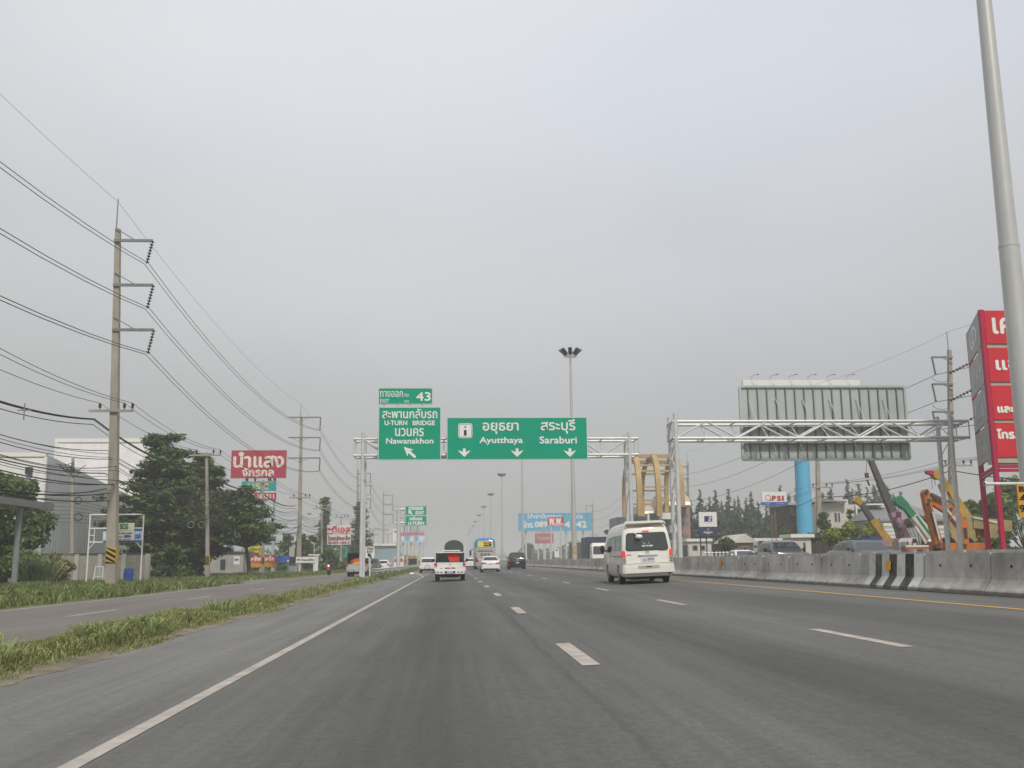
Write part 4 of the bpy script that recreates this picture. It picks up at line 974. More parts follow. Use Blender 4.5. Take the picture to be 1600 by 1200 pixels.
for i, (px, py) in enumerate(tops_px):
    Y = 172 + 9 * math.sin(i * 2.3) + (8 if px > 1250 else 0); p = W(px, py, Y); src = CAS[i % 3]; s = (p.z - gz(50)) / 14
    od = ['first', 'second', 'third', 'fourth', 'fifth', 'sixth', 'seventh', 'eighth', 'ninth', 'tenth', 'eleventh', 'twelfth', 'thirteenth', 'fourteenth', 'fifteenth', 'sixteenth', 'seventeenth']
    lab = f'{od[i]} conifer-like tree from the left, in the row left of the blue column' if px < 1250 else f'{od[i - 17]} conifer-like tree right of the blue column, behind the cream house'
    if i < 3: o = src; o.location = (p.x, Y, gz(50)); o.rotation_euler = (0, 0, i); o['label'] = lab; o.scale = (s, s, s)
    else: dup(src, (p.x, Y, gz(50)), i * 1.7, lab, None, (s * rnd.uniform(.8, 1.25) * (1.35 if px > 1250 else 1), s * rnd.uniform(.8, 1.25), s))
for px0, px1, pt in ((1074, 1118, 818), (1108, 1160, 812), (1150, 1206, 806), (1196, 1250, 808), (1290, 1350, 800), (1340, 1412, 796)):
    tree(f'grey-green leafy tree filling the foot of the conifer row near {"the navy board" if px0 < 1100 else "the white-roofed shed" if px0 < 1140 else "the PSI board, left part" if px0 < 1190 else "the blue column" if px0 < 1250 else "the cream house" if px0 < 1330 else "the grey hall"}', px0, px1, pt, 188, 'round', 3200, .5, LEAF_N, seed=int(px0), cb=.05)
# hazy woodland far ahead on both sides
def far_mass(name, x0, x1, y0, y1, h, n, seed, m):
    r = random.Random(seed); bl = []
    for i in range(70):
        x = r.uniform(x0, x1); y = r.uniform(y0, y1); hh = h * r.uniform(.55, 1.15); s = r.uniform(2.0, 3.6)
        for k in range(3): bl.append((x + r.uniform(-2, 2), y + r.uniform(-2, 2), hh * (.25 + .3 * k), s, s, s * .7))
    return kind(link(name, leaf_cloud(name, bl, n, 1.0, m, seed, .4, 1.6, .5)), 'stuff')
far_mass('distant_trees', -75, -24, 250, 640, 5.0, 12000, 1, LEAF_D)
far_mass('distant_trees', 32, 110, 230, 640, 6.0, 14000, 2, LEAF_D)
far_mass('distant_trees', -140, -40, 640, 1400, 8, 6000, 3, LEAF_D)
far_mass('distant_trees', 40, 200, 640, 1400, 9, 6000, 4, LEAF_D)
far_mass('roadside_scrub', -60, -24, 150, 320, 2.6, 12000, 5, LEAF_M)

# ------------------------------------------------------------------ buildings on the left
WALLW = corrugated('white_cladding', (.80, .775, .77), .75)
WALLW2 = corrugated('white_cladding_wide', (.76, .76, .75), .6)
WALLG = corrugated('grey_cladding', (.52, .54, .54), .5, 'Y', var=.05)
def bx(px, Y): return W(px, 850, Y).x
Y0 = 80; xr = bx(60, Y0); zt_ = W(60, 708, Y0).z
t = thing('warehouse', 'low grey warehouse with pale front cladding at the far left', 'warehouse', (xr, Y0, gz(-30)))
MB().box(xr - 26, xr, Y0, Y0 + .2, 0 - .2, zt_).build('front_wall', WALLW2, t)
MB().add([(xr, Y0 + .2, -.2), (xr, Y0 + 26, -.2), (xr, Y0 + 26, zt_ - 2.4), (xr, Y0 + .2, zt_ - .05), (xr - .2, Y0 + .2, -.2), (xr - .2, Y0 + 26, -.2), (xr - .2, Y0 + 26, zt_ - 2.4), (xr - .2, Y0 + .2, zt_ - .05)], [(0, 1, 2, 3), (7, 6, 5, 4), (0, 3, 7, 4), (1, 5, 6, 2), (3, 2, 6, 7)]).build('side_wall', WALLG, t)
MB().add([(xr - 26, Y0 + .2, zt_ - .1), (xr, Y0 + .2, zt_ - .1), (xr, Y0 + 26, zt_ - 2.45), (xr - 26, Y0 + 26, zt_ - 2.45)], [(0, 1, 2, 3)]).build('roof', GREYP, t)
MB().box(xr - 26, xr + .12, Y0 - .1, Y0 - .002, zt_ - .28, zt_ + .06).build('eaves_trim', PWHITE, t)
MB().box(xr + .01, xr + .22, Y0 - .1, Y0 + .1, -.1, zt_ - .3).build('downpipe', PWHITE, t)
l_ = W(45, 735, Y0 - .3); MB().box(l_.x - .2, l_.x + .2, Y0 - .5, Y0 - .02, l_.z - .3, l_.z + .25).build('wall_lamp', DARKMET, t)
Y0 = 108; xa, xb_ = bx(77, Y0), bx(228, Y0); zt_ = W(77, 687, Y0).z; zt2 = W(200, 684, Y0).z
t = thing('factory_building', 'tall white clad factory building behind the grey warehouse', 'building', (xa, Y0, gz(-30)))
MB().box(xa, xb_, Y0, Y0 + .25, -.2, zt_).build('front_wall', WALLW, t)
MB().box(xa - .15, xb_ + .15, Y0 - .12, Y0 - .002, zt_ - .3, zt_ + .12).build('parapet_trim', PWHITE, t)
MB().box(xa - .12, xa + .25, Y0 - .1, Y0 - .003, 0, zt_ - .31).build('corner_trim', PWHITE, t)
MB().add([(xb_, Y0 + .25, -.2), (xb_, Y0 + 8, -.2), (xb_, Y0 + 8, zt_ - 1.5), (xb_, Y0 + .25, zt_ - .2), (xa, Y0 + .25, -.2), (xa, Y0 + 8, -.2), (xa, Y0 + 8, zt_ - 1.5), (xa, Y0 + .25, zt_ - .2)], [(0, 1, 2, 3), (7, 6, 5, 4), (1, 5, 6, 2)]).build('side_wall', WALLG, t)
MB().add([(xa, Y0 + .25, zt_ - .2), (xb_, Y0 + .25, zt_ - .2), (xb_, Y0 + 8, zt_ - 1.5), (xa, Y0 + 8, zt_ - 1.5)], [(0, 1, 2, 3)]).build('roof', GREYP, t)
def block_mat():
    m = mat('block_wall', (.30, .285, .25), .95, .2, 1.5, dirt=.5)
    t_ = m.node_tree; n = t_.nodes; l = t_.links; b = n['Principled BSDF']
    tcn = n.new('ShaderNodeTexCoord'); mp_ = n.new('ShaderNodeMapping'); mp_.inputs['Rotation'].default_value = (math.pi / 2, 0, 0); br = n.new('ShaderNodeTexBrick'); br.inputs['Scale'].default_value = 1.0
    br.inputs['Brick Width'].default_value = .4; br.inputs['Row Height'].default_value = .2; br.inputs['Mortar Size'].default_value = .012
    l.new(tcn.outputs['Object'], mp_.inputs[0]); l.new(mp_.outputs[0], br.inputs['Vector'])
    bp = n.new('ShaderNodeBump'); bp.inputs['Strength'].default_value = .8; bp.inputs['Distance'].default_value = .02; bp.invert = True
    l.new(br.outputs['Fac'], bp.inputs['Height']); l.new(bp.outputs[0], b.inputs['Normal'])
    return m
Y0 = 71; xa, xb_ = bx(66, Y0), bx(236, Y0); zt_ = W(150, 867, Y0).z
t = thing('block_wall', 'low grey concrete block wall in front of the warehouse', 'wall', (xa, Y0, gz(-25)))
MB().box(xa, xb_ - .35, Y0 + .04, Y0 + .2, -.2, zt_).build('body', block_mat(), t)
MB().box(xa - .05, xb_ - .35, Y0, Y0 + .24, zt_ + .002, zt_ + .13).build('coping', mat('coping_dark', (.07, .07, .065), .9), t)
for k in range(5):
    x = xb_ - .33 - k * (xb_ - xa) / 4.6; MB().box(x, x + .3, Y0 - .03, Y0 + .26, -.2, zt_ + .05).build('pillar', CONC, t)
# carport
xe = bx(0, 57)
t = thing('carport', 'flat grey carport roof on a steel post at the far left edge', 'carport', (xe, 60, gz(-26)))
zc = W(30, 786, 60).z
MB().box(xe - 7, xe + .1, 55, 63.5, zc, zc + .12).build('roof', mat('roof_sheet', (.30, .31, .31), .6, .1), t)
MB().box(xe - 7, xe + .16, 54.85, 54.99, zc - .22, zc + .16).build('front_beam', GREYP, t); MB().box(xe + .11, xe + .22, 55, 63.6, zc - .24, zc + .16).build('side_beam', GREYP, t)
px_ = bx(26.5, 59.5); MB().cyl((px_, 59.5, gz(-26) - .1), (px_, 59.5, zc), .17, n=12).build('post', GREYP, t, smooth=40)

# small things along the wall
x, Yd = bx(203.5, 67), 67
t = thing('oil_drum', 'blue plastic drum standing in the grass by the block wall', 'drum', (x, Yd, gz(-20)))
mb = MB(); mb.tube([(x, Yd, gz(-20)), (x, Yd, gz(-20) + .25), (x, Yd, gz(-20) + .27), (x, Yd, gz(-20) + .33), (x, Yd, gz(-20) + .35), (x, Yd, gz(-20) + .62), (x, Yd, gz(-20) + .64), (x, Yd, gz(-20) + .70), (x, Yd, gz(-20) + .72), (x, Yd, gz(-20) + .95)], [.285, .30, .315, .315, .30, .30, .315, .315, .30, .28], 16)
mb.build('barrel', BLUE, t, smooth=30); MB().cyl((x, Yd, gz(-20) + .93), (x, Yd, gz(-20) + .98), .29, n=16).build('lid', BLUE, t)
x = bx(158, 66); t = thing('stand', 'small white folding frame leaning by the block wall', 'stand', (x, 66, gz(-20)))
for dx, dy in ((-.3, .15), (.3, .15), (-.3, -.3), (.3, -.3)): MB().cyl((x + dx, 66 + dy, gz(-20) - .05), (x + dx * .75, 66 + (dy + .1) * .2, gz(-20) + 1.15), .035, n=6).build('leg', PWHITE, t)
MB().cyl((x - .24, 66, gz(-20) + 1.1), (x + .24, 66, gz(-20) + 1.1), .035, n=6).cyl((x - .28, 65.85, gz(-20) + .5), (x + .28, 65.85, gz(-20) + .5), .03, n=6).build('crossbar', PWHITE, t)
# sign frame before the wall
Y0 = 66
x0, x1, z0, z1 = prect((138, 804, 222, 905), Y0)
t = thing('tube_frame', 'white tube frame holding small signboards behind the nearest tall pole', 'sign frame', ((x0 + x1) / 2, Y0, gz(-22)))
zs = [W(180, y_, Y0).z for y_ in (804, 825.5, 847)]
for x in (x0, x1): MB().cyl((x, Y0, gz(-22) - .1), (x, Y0, z1), .05, n=8).build('upright', PWHITE, t)
for z in zs: MB().cyl((x0, Y0, z), (x1, Y0, z), .042, n=8).build('rail', PWHITE, t)
mb = MB(); mb.cyl((x0, Y0, zs[2] - .45), (x0 + .4, Y0, zs[2]), .03, n=6).cyl((x1, Y0, zs[2] - .45), (x1 - .4, Y0, zs[2]), .03, n=6)
a = W(148, 826, Y0).x; mb.cyl((a, Y0, zs[1]), (a, Y0, zs[2]), .03, n=6).cyl((x0, Y0, (zs[1] + zs[2]) / 2), (a, Y0, (zs[1] + zs[2]) / 2), .03, n=6); mb.build('brace', PWHITE, t)
bb = pboard(t, (161, 826, 221.5, 847), Y0 - .08, .03, mat('banner_pale', (.55, .62, .68), .6, .1), 'banner')
x0_, x1_, z0_, z1_ = prect((161, 826, 221.5, 830), Y0 - .1); MB().box(x0_, x1_, Y0 - .092, Y0 - .082, z0_, z1_).build('banner_strip', BLUE, bb)
x0_, x1_, z0_, z1_ = prect((161, 844, 221.5, 847), Y0 - .1); MB().box(x0_, x1_, Y0 - .092, Y0 - .082, z0_, z1_).build('banner_strip', BLUE, bb)
ptext(bb, 'ขายส่ง', (211, 831, 220, 842), Y0 - .095, BLUE, .01)
b2 = tag(pboard(None, (182, 817, 209.5, 844.5), Y0 - .2, .06, mat('cream_board', (.58, .56, .46), .6, .08), 'signboard'), 'cream signboard with green letters SCG on the white tube frame', 'signboard')
WM[b2] = Matrix()
ptext(b2, 'SCG', (187.5, 819, 200, 826.5), Y0 - .212, mat('green_letters', (.02, .18, .05), .6), .03)
ptext(b2, 'โทร. 089-123-4500', (184, 831.5, 206, 834.5), Y0 - .212, DARKMET, .006); ptext(b2, 'วัสดุก่อสร้าง', (184, 827.6, 207, 830), Y0 - .212, mat('grey_letters', (.3, .3, .3), .6), .0)
ptext(b2, 'จำหน่าย', (184, 837, 191, 840.5), Y0 - .212, DARKMET, .004)
c = W(199, 838, Y0 - .21); MB().add([(c.x + .25 * math.cos(a), Y0 - .212, c.z + .1 * math.sin(a)) for a in [i * math.pi / 8 for i in range(16)]], [tuple(range(15, -1, -1))]).build('emblem', BLUE, b2)
ptext(b2, 'โทร. 02-529', (184, 841.5, 204, 844), Y0 - .212, DARKMET, .004)

# grey hut and boards left of the road
Y0 = 112; xa, xb_ = bx(340, Y0), bx(381, Y0); z1 = W(360, 863, Y0).z
t = thing('hut', 'small grey block hut under the leaning tree', 'hut', (xa, Y0, gz(-25)))
MB().box(xa - 3, xb_, Y0, Y0 + 5, -.2, z1).build('wall', CONC, t); MB().box(xa - 3.2, xb_ + .2, Y0 - .25, Y0 + 5.2, z1 + .002, z1 + .16).build('roof', GREYP, t)
pboard(t, (365, 869, 374.5, 882), Y0 - .05, .04, PWHITE, 'notice_board'); ptext(t, 'ประกาศ', (366.5, 872, 373, 876), Y0 - .07, DARKMET, .01)
pboard(t, (344, 874, 352, 890), Y0 - .05, .04, DARKMET, 'door')
def post_sign(name, label, cat, r, Y, m, posts, pm, py_base=None, th=.08, pr=.07, loc_x=None):
    x0, x1, z0, z1 = prect(r, Y); g = gz((x0 + x1) / 2)
    t = thing(name, label, cat, ((x0 + x1) / 2, Y, g)); MB().box(x0, x1, Y, Y + th, z0, z1).build('board', m, t)
    for px in posts: x = W(px, r[3], Y).x; MB().cyl((x, Y + th + pr, g - .15), (x, Y + th + pr, z1 - .05), pr, n=8).build('post', pm, t, smooth=40)
    return t
Y0 = 116
t = post_sign('shop_banner', 'red banner with white and yellow letters beside the leaning tree', 'banner', (379.5, 867, 431, 887), Y0, RED, (382, 406, 428), STEEL, th=.05)
b = t.children[0]; x0_, x1_, z0_, z1_ = prect((380, 877.5, 430.5, 886.5), Y0); MB().box(x0_, x1_, Y0 - .012, Y0 - .002, z0_, z1_).build('lower_strip', ORANGE, b)
ptext(b, 'ฝนหลังคา เหล็ก', (384, 868.5, 428, 876.5), Y0 - .012, WHITE, .03); ptext(b, 'ปากซอย', (392, 879.5, 411, 885.5), Y0 - .016, YELLOW, .02); ptext(b, '100 ม.', (414, 879.5, 427, 885.5), Y0 - .016, YELLOW, .02)
c = W(385.5, 882, Y0); MB().add([(c.x + .3 * math.cos(a), Y0 - .016, c.z + .3 * math.sin(a)) for a in [i * math.pi / 8 for i in range(16)]], [tuple(range(15, -1, -1))]).build('emblem', WHITE, b)
Y0 = 122
t = post_sign('shop_sign', 'yellow signboard with dark letters above the red banner', 'signboard', (386.5, 853, 412, 863.5), Y0, mat('yellow_board', (.62, .52, .06), .6, .06), (389, 409), STEEL)
ptext(t.children[0], 'ธนพัฒน์ แก้ว', (389.5, 855.5, 409, 860), Y0 - .012, DARKMET, .015); ptext(t.children[0], 'โทร', (403, 860.5, 409, 862.8), Y0 - .012, RED, .01)
Y0 = 118
t = post_sign('place_sign', 'plain blue roadside sign board on grey legs', 'road sign', (428.5, 868.5, 452.5, 879), Y0, BLUE, (431, 450), GREYP); frame_border(t.children[0], (428.5, 868.5, 452.5, 879), Y0, .15, .35, GREYP)
c = W(450, 876.5, Y0); MB().sph((c.x, Y0 - .01, c.z), .12, 8, 5, (1, .2, 1)).build('spot', WHITE, t)
Y0 = 117
r = (462, 869.5, 494, 880); t = post_sign('direction_board', 'white roadside board with a black left arrow and text', 'road sign', r, Y0, PWHITE, (468, 491), PWHITE)
b = t.children[0]; frame_border(b, r, Y0, .2, .35, BLACK); ptext(b, 'ท่ารถเมล์เขียว', (470.5, 872.5, 491, 876.5), Y0 - .014, DARKMET, .012)
c = W(466.5, 874.8, Y0); k = .075; MB().add([(c.x + a * k * 2.2, Y0 - .015, c.z + q * k * 2.2) for a, q in ((-1.2, 0), (0, -.9), (0, -.35), (1.2, -.35), (1.2, .35), (0, .35), (0, .9))], [(0, 1, 6), (2, 3, 4, 5)]).build('arrow', BLACK, b)
# post-mounted cabinet and meter box by the second tall pole
x = bx(454, 118); tag(MB().box(x - .3, x + .3, 119, 119.3, W(454, 863, 119).z - .5, W(454, 855, 119).z).build('meter_box', mat('box_grey', (.42, .40, .36), .6)), 'pale meter box strapped on a dark post left of the second tall pole', 'meter box')
x = bx(450, 118.5); tag(MB().cyl((x, 119.5, -.2), (x, 119.5, W(449, 838, 119.5).z), .19, .15, 10).build('wooden_post', mat('dark_wood', (.06, .055, .05), .9, .2)), 'dark thick post standing behind the blue roadside sign', 'post')
x = bx(458, 119); tag(MB().box(x - .55, x + .55, 119, 119.7, gz(-19) - .1, W(458, 884, 119).z).build('utility_cabinet', mat('cabinet_grey', (.25, .29, .31), .5, .08)), 'blue-grey utility cabinet between the blue sign and the white board', 'cabinet')
x = bx(495.5, 125); tag(MB().box(x - .28, x + .28, 124, 124.5, -.1, W(495, 866, 124).z).box(x - .9, x + .5, 123.9, 123.99, W(490, 868, 124).z, W(490, 866, 124).z).build('white_gate_post', PWHITE), 'white gate pillar standing right of the white direction board', 'gate post')

# crimson billboard stack
Y0 = 124
r = (361, 703.5, 447, 747); x0, x1, z0, z1 = prect(r, Y0)
t = thing('billboard', 'crimson billboard with white Thai letters over a teal NSC board', 'billboard', ((x0 + x1) / 2, Y0, gz(-25)))
b = MB().box(x0, x1, Y0, Y0 + .35, z0, z1).build('main_board', CRIMSON, t)
frame_border(b, r, Y0, .1, .6, mat('crimson_rim', (.42, .12, .13), .6)) 
CREAM = mat('cream_letters', (.70, .64, .56), .6)
ptext(b, 'นำแสง', (365, 706.5, 443.5, 730), Y0 - .02, CREAM, .075); ptext(b, 'จักรกล', (378.5, 731, 427.5, 744), Y0 - .02, CREAM, .05)
r2 = (377.5, 752, 431, 767.5); b = pboard(t, r2, Y0 + .05, .3, TEAL, 'middle_board')
ptext(b, 'N', (387, 755.5, 396.5, 764.5), Y0 + .035, mat('gold_letters', (.52, .44, .25), .6), .05); ptext(b, 'S', (399, 755.5, 407, 764.5), Y0 + .035, MATS['gold_letters'], .05); ptext(b, 'C', (411, 755.5, 419.5, 764.5), Y0 + .035, MATS['gold_letters'], .05)
pboard(b, (377.5, 767.7, 431, 769.6), Y0 + .03, .3, PWHITE, 'white_rule')
b = pboard(t, (377.5, 769.8, 431, 781), Y0 + .05, .3, CRIMSON, 'phone_board'); ptext(b, '035-182211', (383, 772, 428, 779), Y0 + .035, CREAM, .03)
POSTB = mat('post_pale_blue', (.36, .44, .47), .6)
for px in (382, 427):
    x = W(px, 800, Y0).x; MB().cyl((x, Y0 + .5, gz(-25) - .2), (x, Y0 + .5, z0 + 1), .15, n=10).build('column', POSTB, t, smooth=40)
for px in (386, 398, 422): a = W(px, 749.5, Y0); MB().box(a.x - .1, a.x + .1, Y0 + .2, Y0 + .35, a.z - .25, a.z + .4).build('hanger', DARKMET, t)

# white board with red letters
Y0 = 152
t = thing('billboard', 'white two-part board with red Thai letters and a left arrow', 'billboard', (bx(529, Y0), Y0, gz(-18)))
b = pboard(t, (511, 820, 548, 833), Y0, .25, mat('white_vinyl', (.66, .64, .62), .6, .06), 'upper_board'); ptext(b, 'ทีเอส', (519.5, 821.5, 547, 832), Y0 - .02, RED, .05)
c = W(515, 827, Y0); k = .17; MB().add([(c.x + a * k * 2, Y0 - .02, c.z + q * k * 2) for a, q in ((-1.2, 0), (0, -.9), (0, -.35), (1.2, -.35), (1.2, .35), (0, .35), (0, .9))], [(0, 1, 6), (2, 3, 4, 5)]).build('arrow', RED, b)
b = pboard(t, (511, 835, 548, 851), Y0, .25, MATS['white_vinyl'], 'lower_board'); ptext(b, 'โรงกลึงเหล็ก', (512.5, 836.8, 547, 844.5), Y0 - .02, mat('maroon_letters', (.25, .02, .05), .6), .04)
ptext(b, '02-529-1200-5', (512.5, 846, 546, 849.8), Y0 - .02, MATS['maroon_letters'], .03); pboard(b, (511, 844.9, 548, 845.5), Y0 - .012, .01, PWHITE, 'rule')
for px in (516.5, 540.5): x = W(px, 860, Y0).x; MB().cyl((x, Y0 + .35, -.2), (x, Y0 + .35, W(px, 822, Y0).z), .16, n=8).build('column', TEAL, t, smooth=40)
mb = MB(); xA, xB_ = W(516.5, 860, Y0).x, W(540.5, 860, Y0).x; zz = [W(528, y_, Y0).z for y_ in (852, 862, 874)]
for a in (0, 1): n_ = 4; [mb.bar((xA + (xB_ - xA) * i / n_, Y0 + .35, zz[a + (i % 2)]), (xA + (xB_ - xA) * (i + 1) / n_, Y0 + .35, zz[a + 1 - (i % 2)]), .07) for i in range(n_)]
mb.build('lattice', TEAL, t)
# white EXIT plate on a post
Y0 = 70
r = (571, 854, 585, 872); x0, x1, z0, z1 = prect(r, Y0); x = (x0 + x1) / 2
t = thing('exit_plate', 'small white EXIT plate with a slanting black arrow on a post in the verge', 'road sign', (x, Y0, gz(-6)))
b = MB().box(x0, x1, Y0, Y0 + .03, z0, z1).build('plate', PWHITE, t); ptext(b, 'ทางออก', (573, 855.5, 583.5, 859.3), Y0 - .01, DARKMET, .006); ptext(b, 'EXIT', (573.5, 860.5, 582.5, 863.8), Y0 - .01, DARKMET, .01)
def black_arrow(parent, cx, cy, s, Y, ang, m):
    c = W(cx, cy, Y); k = W(cx + 1, cy, Y).x - c.x; v = []
    for a, q in ((-.2, .62), (.2, .62), (.2, -.02), (.6, .08), (0, -.62), (-.6, .08), (-.2, -.02)):
        a *= s * k; q *= s * k; v.append((c.x + a * math.cos(ang) - q * math.sin(ang), Y - .012, c.z + a * math.sin(ang) + q * math.cos(ang)))
    return MB().add(v, [(0, 6, 2, 1), (6, 5, 4), (6, 4, 2), (2, 4, 3)]).build('arrow', m, parent)
black_arrow(b, 577.5, 868, 7, Y0, math.radians(-140), BLACK)
MB().cyl((x, Y0 + .08, gz(-6) - .2), (x, Y0 + .08, z1 - .05), .045, n=8).build('post', PWHITE, t, smooth=40)
# cantilevered green sign
Y0 = 133
xp = W(622.5, 850, Y0).x
t = thing('cantilever_sign', 'small green EXIT and U-TURN sign cantilevered from a single post', 'road sign', (xp, Y0, gz(-6)))
MB().cyl((xp, Y0, gz(-6) - .2), (xp, Y0, W(622, 790, Y0).z), .27, .22, 12).build('post', STEEL, t, smooth=40)
for y_ in (796, 817): a = W(618, y_, Y0); b_ = W(660, y_, Y0); MB().cyl((a.x, Y0, a.z), (b_.x, Y0, b_.z), .14, n=8).build('arm', STEEL, t, smooth=40)
for r, w_ in (((633.2, 790.5, 666.8, 805.2), (('ทางออก', (639, 792, 661, 797)), ('EXIT', (649.5, 799, 662.5, 803.5)))), ((633.2, 805.9, 666.8, 821.5), (('กลับรถ', (640, 807.3, 659.5, 813)), ('U-TURN', (638, 815, 662.5, 820)))))  :
    b = pboard(t, r, Y0 - .35, .1, GREEN, 'panel'); frame_border(b, r, Y0 - .35, .15, .4, WHITE)
    for s_, q in w_: ptext(b, s_, q, Y0 - .37, WHITE, .035)
    if r[1] < 800: black_arrow(b, 641, 800.5, 7, Y0 - .36, math.radians(-135), WHITE)
# distant left boards
Y0 = 270
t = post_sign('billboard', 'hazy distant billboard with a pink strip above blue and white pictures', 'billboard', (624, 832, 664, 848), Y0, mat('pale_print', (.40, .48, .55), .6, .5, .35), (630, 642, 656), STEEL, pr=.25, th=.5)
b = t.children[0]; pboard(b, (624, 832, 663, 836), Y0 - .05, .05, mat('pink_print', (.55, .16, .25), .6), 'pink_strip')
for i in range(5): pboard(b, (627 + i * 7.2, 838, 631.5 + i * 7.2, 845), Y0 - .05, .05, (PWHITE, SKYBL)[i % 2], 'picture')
for i in range(3): x = W(632 + i * 10, 826, Y0).x; MB().cyl((x, Y0 - 1.2, W(632, 831, Y0).z), (x, Y0 - .1, W(632, 822.5, Y0).z), .12, n=5).build('lamp_arm', DARKMET, t)
t = post_sign('billboard', 'hazy distant narrow white billboard with a red figure, left of the U-turn sign', 'billboard', (614, 826, 620.5, 848), 262, PWHITE, (617,), STEEL, pr=.25)
pboard(t.children[0], (616.5, 829, 619.5, 832), 261.9, .05, RED, 'red_mark')
Y0 = 235; xa, xb_ = bx(560, Y0), bx(619, Y0); 
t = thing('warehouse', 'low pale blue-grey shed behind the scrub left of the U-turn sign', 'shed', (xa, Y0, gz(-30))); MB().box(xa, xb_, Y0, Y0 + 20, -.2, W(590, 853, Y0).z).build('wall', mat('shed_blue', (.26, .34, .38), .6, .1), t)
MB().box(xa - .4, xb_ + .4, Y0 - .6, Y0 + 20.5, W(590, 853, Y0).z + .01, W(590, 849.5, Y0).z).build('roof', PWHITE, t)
Y0 = 180; xa, xb_ = bx(398, Y0), bx(447, Y0)
t = thing('factory_building', 'hazy pale building with blue lettering behind the crimson billboard column', 'building', (xa, Y0, gz(-30))); zz = W(420, 848, Y0).z
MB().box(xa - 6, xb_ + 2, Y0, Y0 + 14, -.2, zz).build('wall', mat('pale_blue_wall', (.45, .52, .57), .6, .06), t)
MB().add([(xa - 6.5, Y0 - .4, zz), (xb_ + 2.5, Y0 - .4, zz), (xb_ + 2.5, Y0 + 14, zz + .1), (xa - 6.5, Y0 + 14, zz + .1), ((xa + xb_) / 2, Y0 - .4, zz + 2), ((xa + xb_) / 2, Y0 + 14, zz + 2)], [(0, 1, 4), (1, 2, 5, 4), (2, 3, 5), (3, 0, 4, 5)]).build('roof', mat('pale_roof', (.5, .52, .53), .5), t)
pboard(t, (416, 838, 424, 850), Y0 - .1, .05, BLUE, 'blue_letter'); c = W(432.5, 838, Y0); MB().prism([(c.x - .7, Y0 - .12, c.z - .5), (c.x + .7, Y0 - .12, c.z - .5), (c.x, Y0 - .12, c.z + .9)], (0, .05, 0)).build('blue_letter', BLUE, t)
# street lamp left
x = W(491, 850, 150).x; t = thing('street_lamp', 'thin street lamp left of the short poles, lamp arm bent left', 'street lamp', (x, 150, gz(-20)))
MB().cyl((x, 150, -.2), (x, 150, W(491, 806, 150).z), .1, .06, 8).build('pole', STEEL, t); zz = W(491, 806, 150).z; MB().cyl((x, 150, zz), (x - .6, 150, zz + .25), .05, n=6).build('arm', STEEL, t); MB().box(x - 1.1, x - .5, 149.9, 150.1, zz + .2, zz + .36).build('lamp_head', DARKMET, t)
# litter
c = Vector((-4.1, 108, gz(-4.1) + .1)); tag(MB().sph((-3.95, 97, gz(-4)+ .13), .19, 8, 5, (1.35, .8, .7)).build('litter_bag', WHITE, smooth=60), 'crumpled white plastic bag lying on the shoulder near the exit line', 'litter')
tag(MB().sph((6.9, 9.9, gz(6.9) + .02), .07, 7, 4, (1.6, .8, .3)).build('flattened_can', mat('pale_litter', (.4, .38, .3), .6), smooth=60), 'flattened pale scrap lying on the asphalt at lower right', 'litter')
# ------------------------------------------------------------------ right side: golden arch building
Y0 = 150
g = gz(30)
t = thing('arch_structure', 'golden open framework of curved ribs rising behind the white van', 'arch', (bx(1020, Y0), Y0, g))
def rib_pts(pxt, pyt, pxb, pyb, Yt, Yb, n=12):
    """quarter arch from a level crown to an upright foot"""
    a = W(pxt, pyt, Yt); b = W(pxb, pyb, Yb); out = []
    for i in range(n + 1):
        th = math.pi / 2 * i / n
        out.append(Vector((a.x + (b.x - a.x) * math.sin(th) ** .9, a.y + (b.y - a.y) * math.sin(th), b.z + (a.z - b.z) * math.cos(th) ** .55)))
    return out
def rib(pts, w, d, m=GOLD):
    mb = MB()
    for a, b in zip(pts, pts[1:]):
        e = (b - a).normalized() * .04; mb.bar(a - e, b + e, w, d, up=(0, 1, 0.01))
    return mb.build('rib', m, t)
for ptx, fx, bxx, fy, by in ((989, 1000.5, 976, 806, 808), (1019, 1030.5, 1004, 806, 806), (1050, 1066, 1042, 790, 800)):
    rib(rib_pts(ptx, 714, fx, fy, Y0, Y0 - 5), .75, .75); rib(rib_pts(ptx, 714, bxx, by, Y0, Y0 + 5), .62, .62)
def hbar(pxa, pxb, py, Y, w, nm='beam'):
    a = W(pxa, py, Y); b = W(pxb, py, Y); MB().bar((a.x, Y, a.z), (b.x, Y, a.z), w, w).build(nm, GOLD, t)
hbar(988, 1052, 713, Y0, .55, 'ridge_beam')
for y_, Yq, w in ((727, Y0 - 3.2, .25), (722, Y0 + 1.6, .5), (736, Y0 - 3.9, .3), (741, Y0 + 4, .3), (761, Y0 - 4.8, .2), (767, Y0 + 5, .2), (782, Y0 - 5, .25), (788, Y0 + 5, .25)):
    if Yq > Y0: hbar(978, 1046, y_, Yq, w)
    else: hbar(994, 1062, y_, Yq, w)
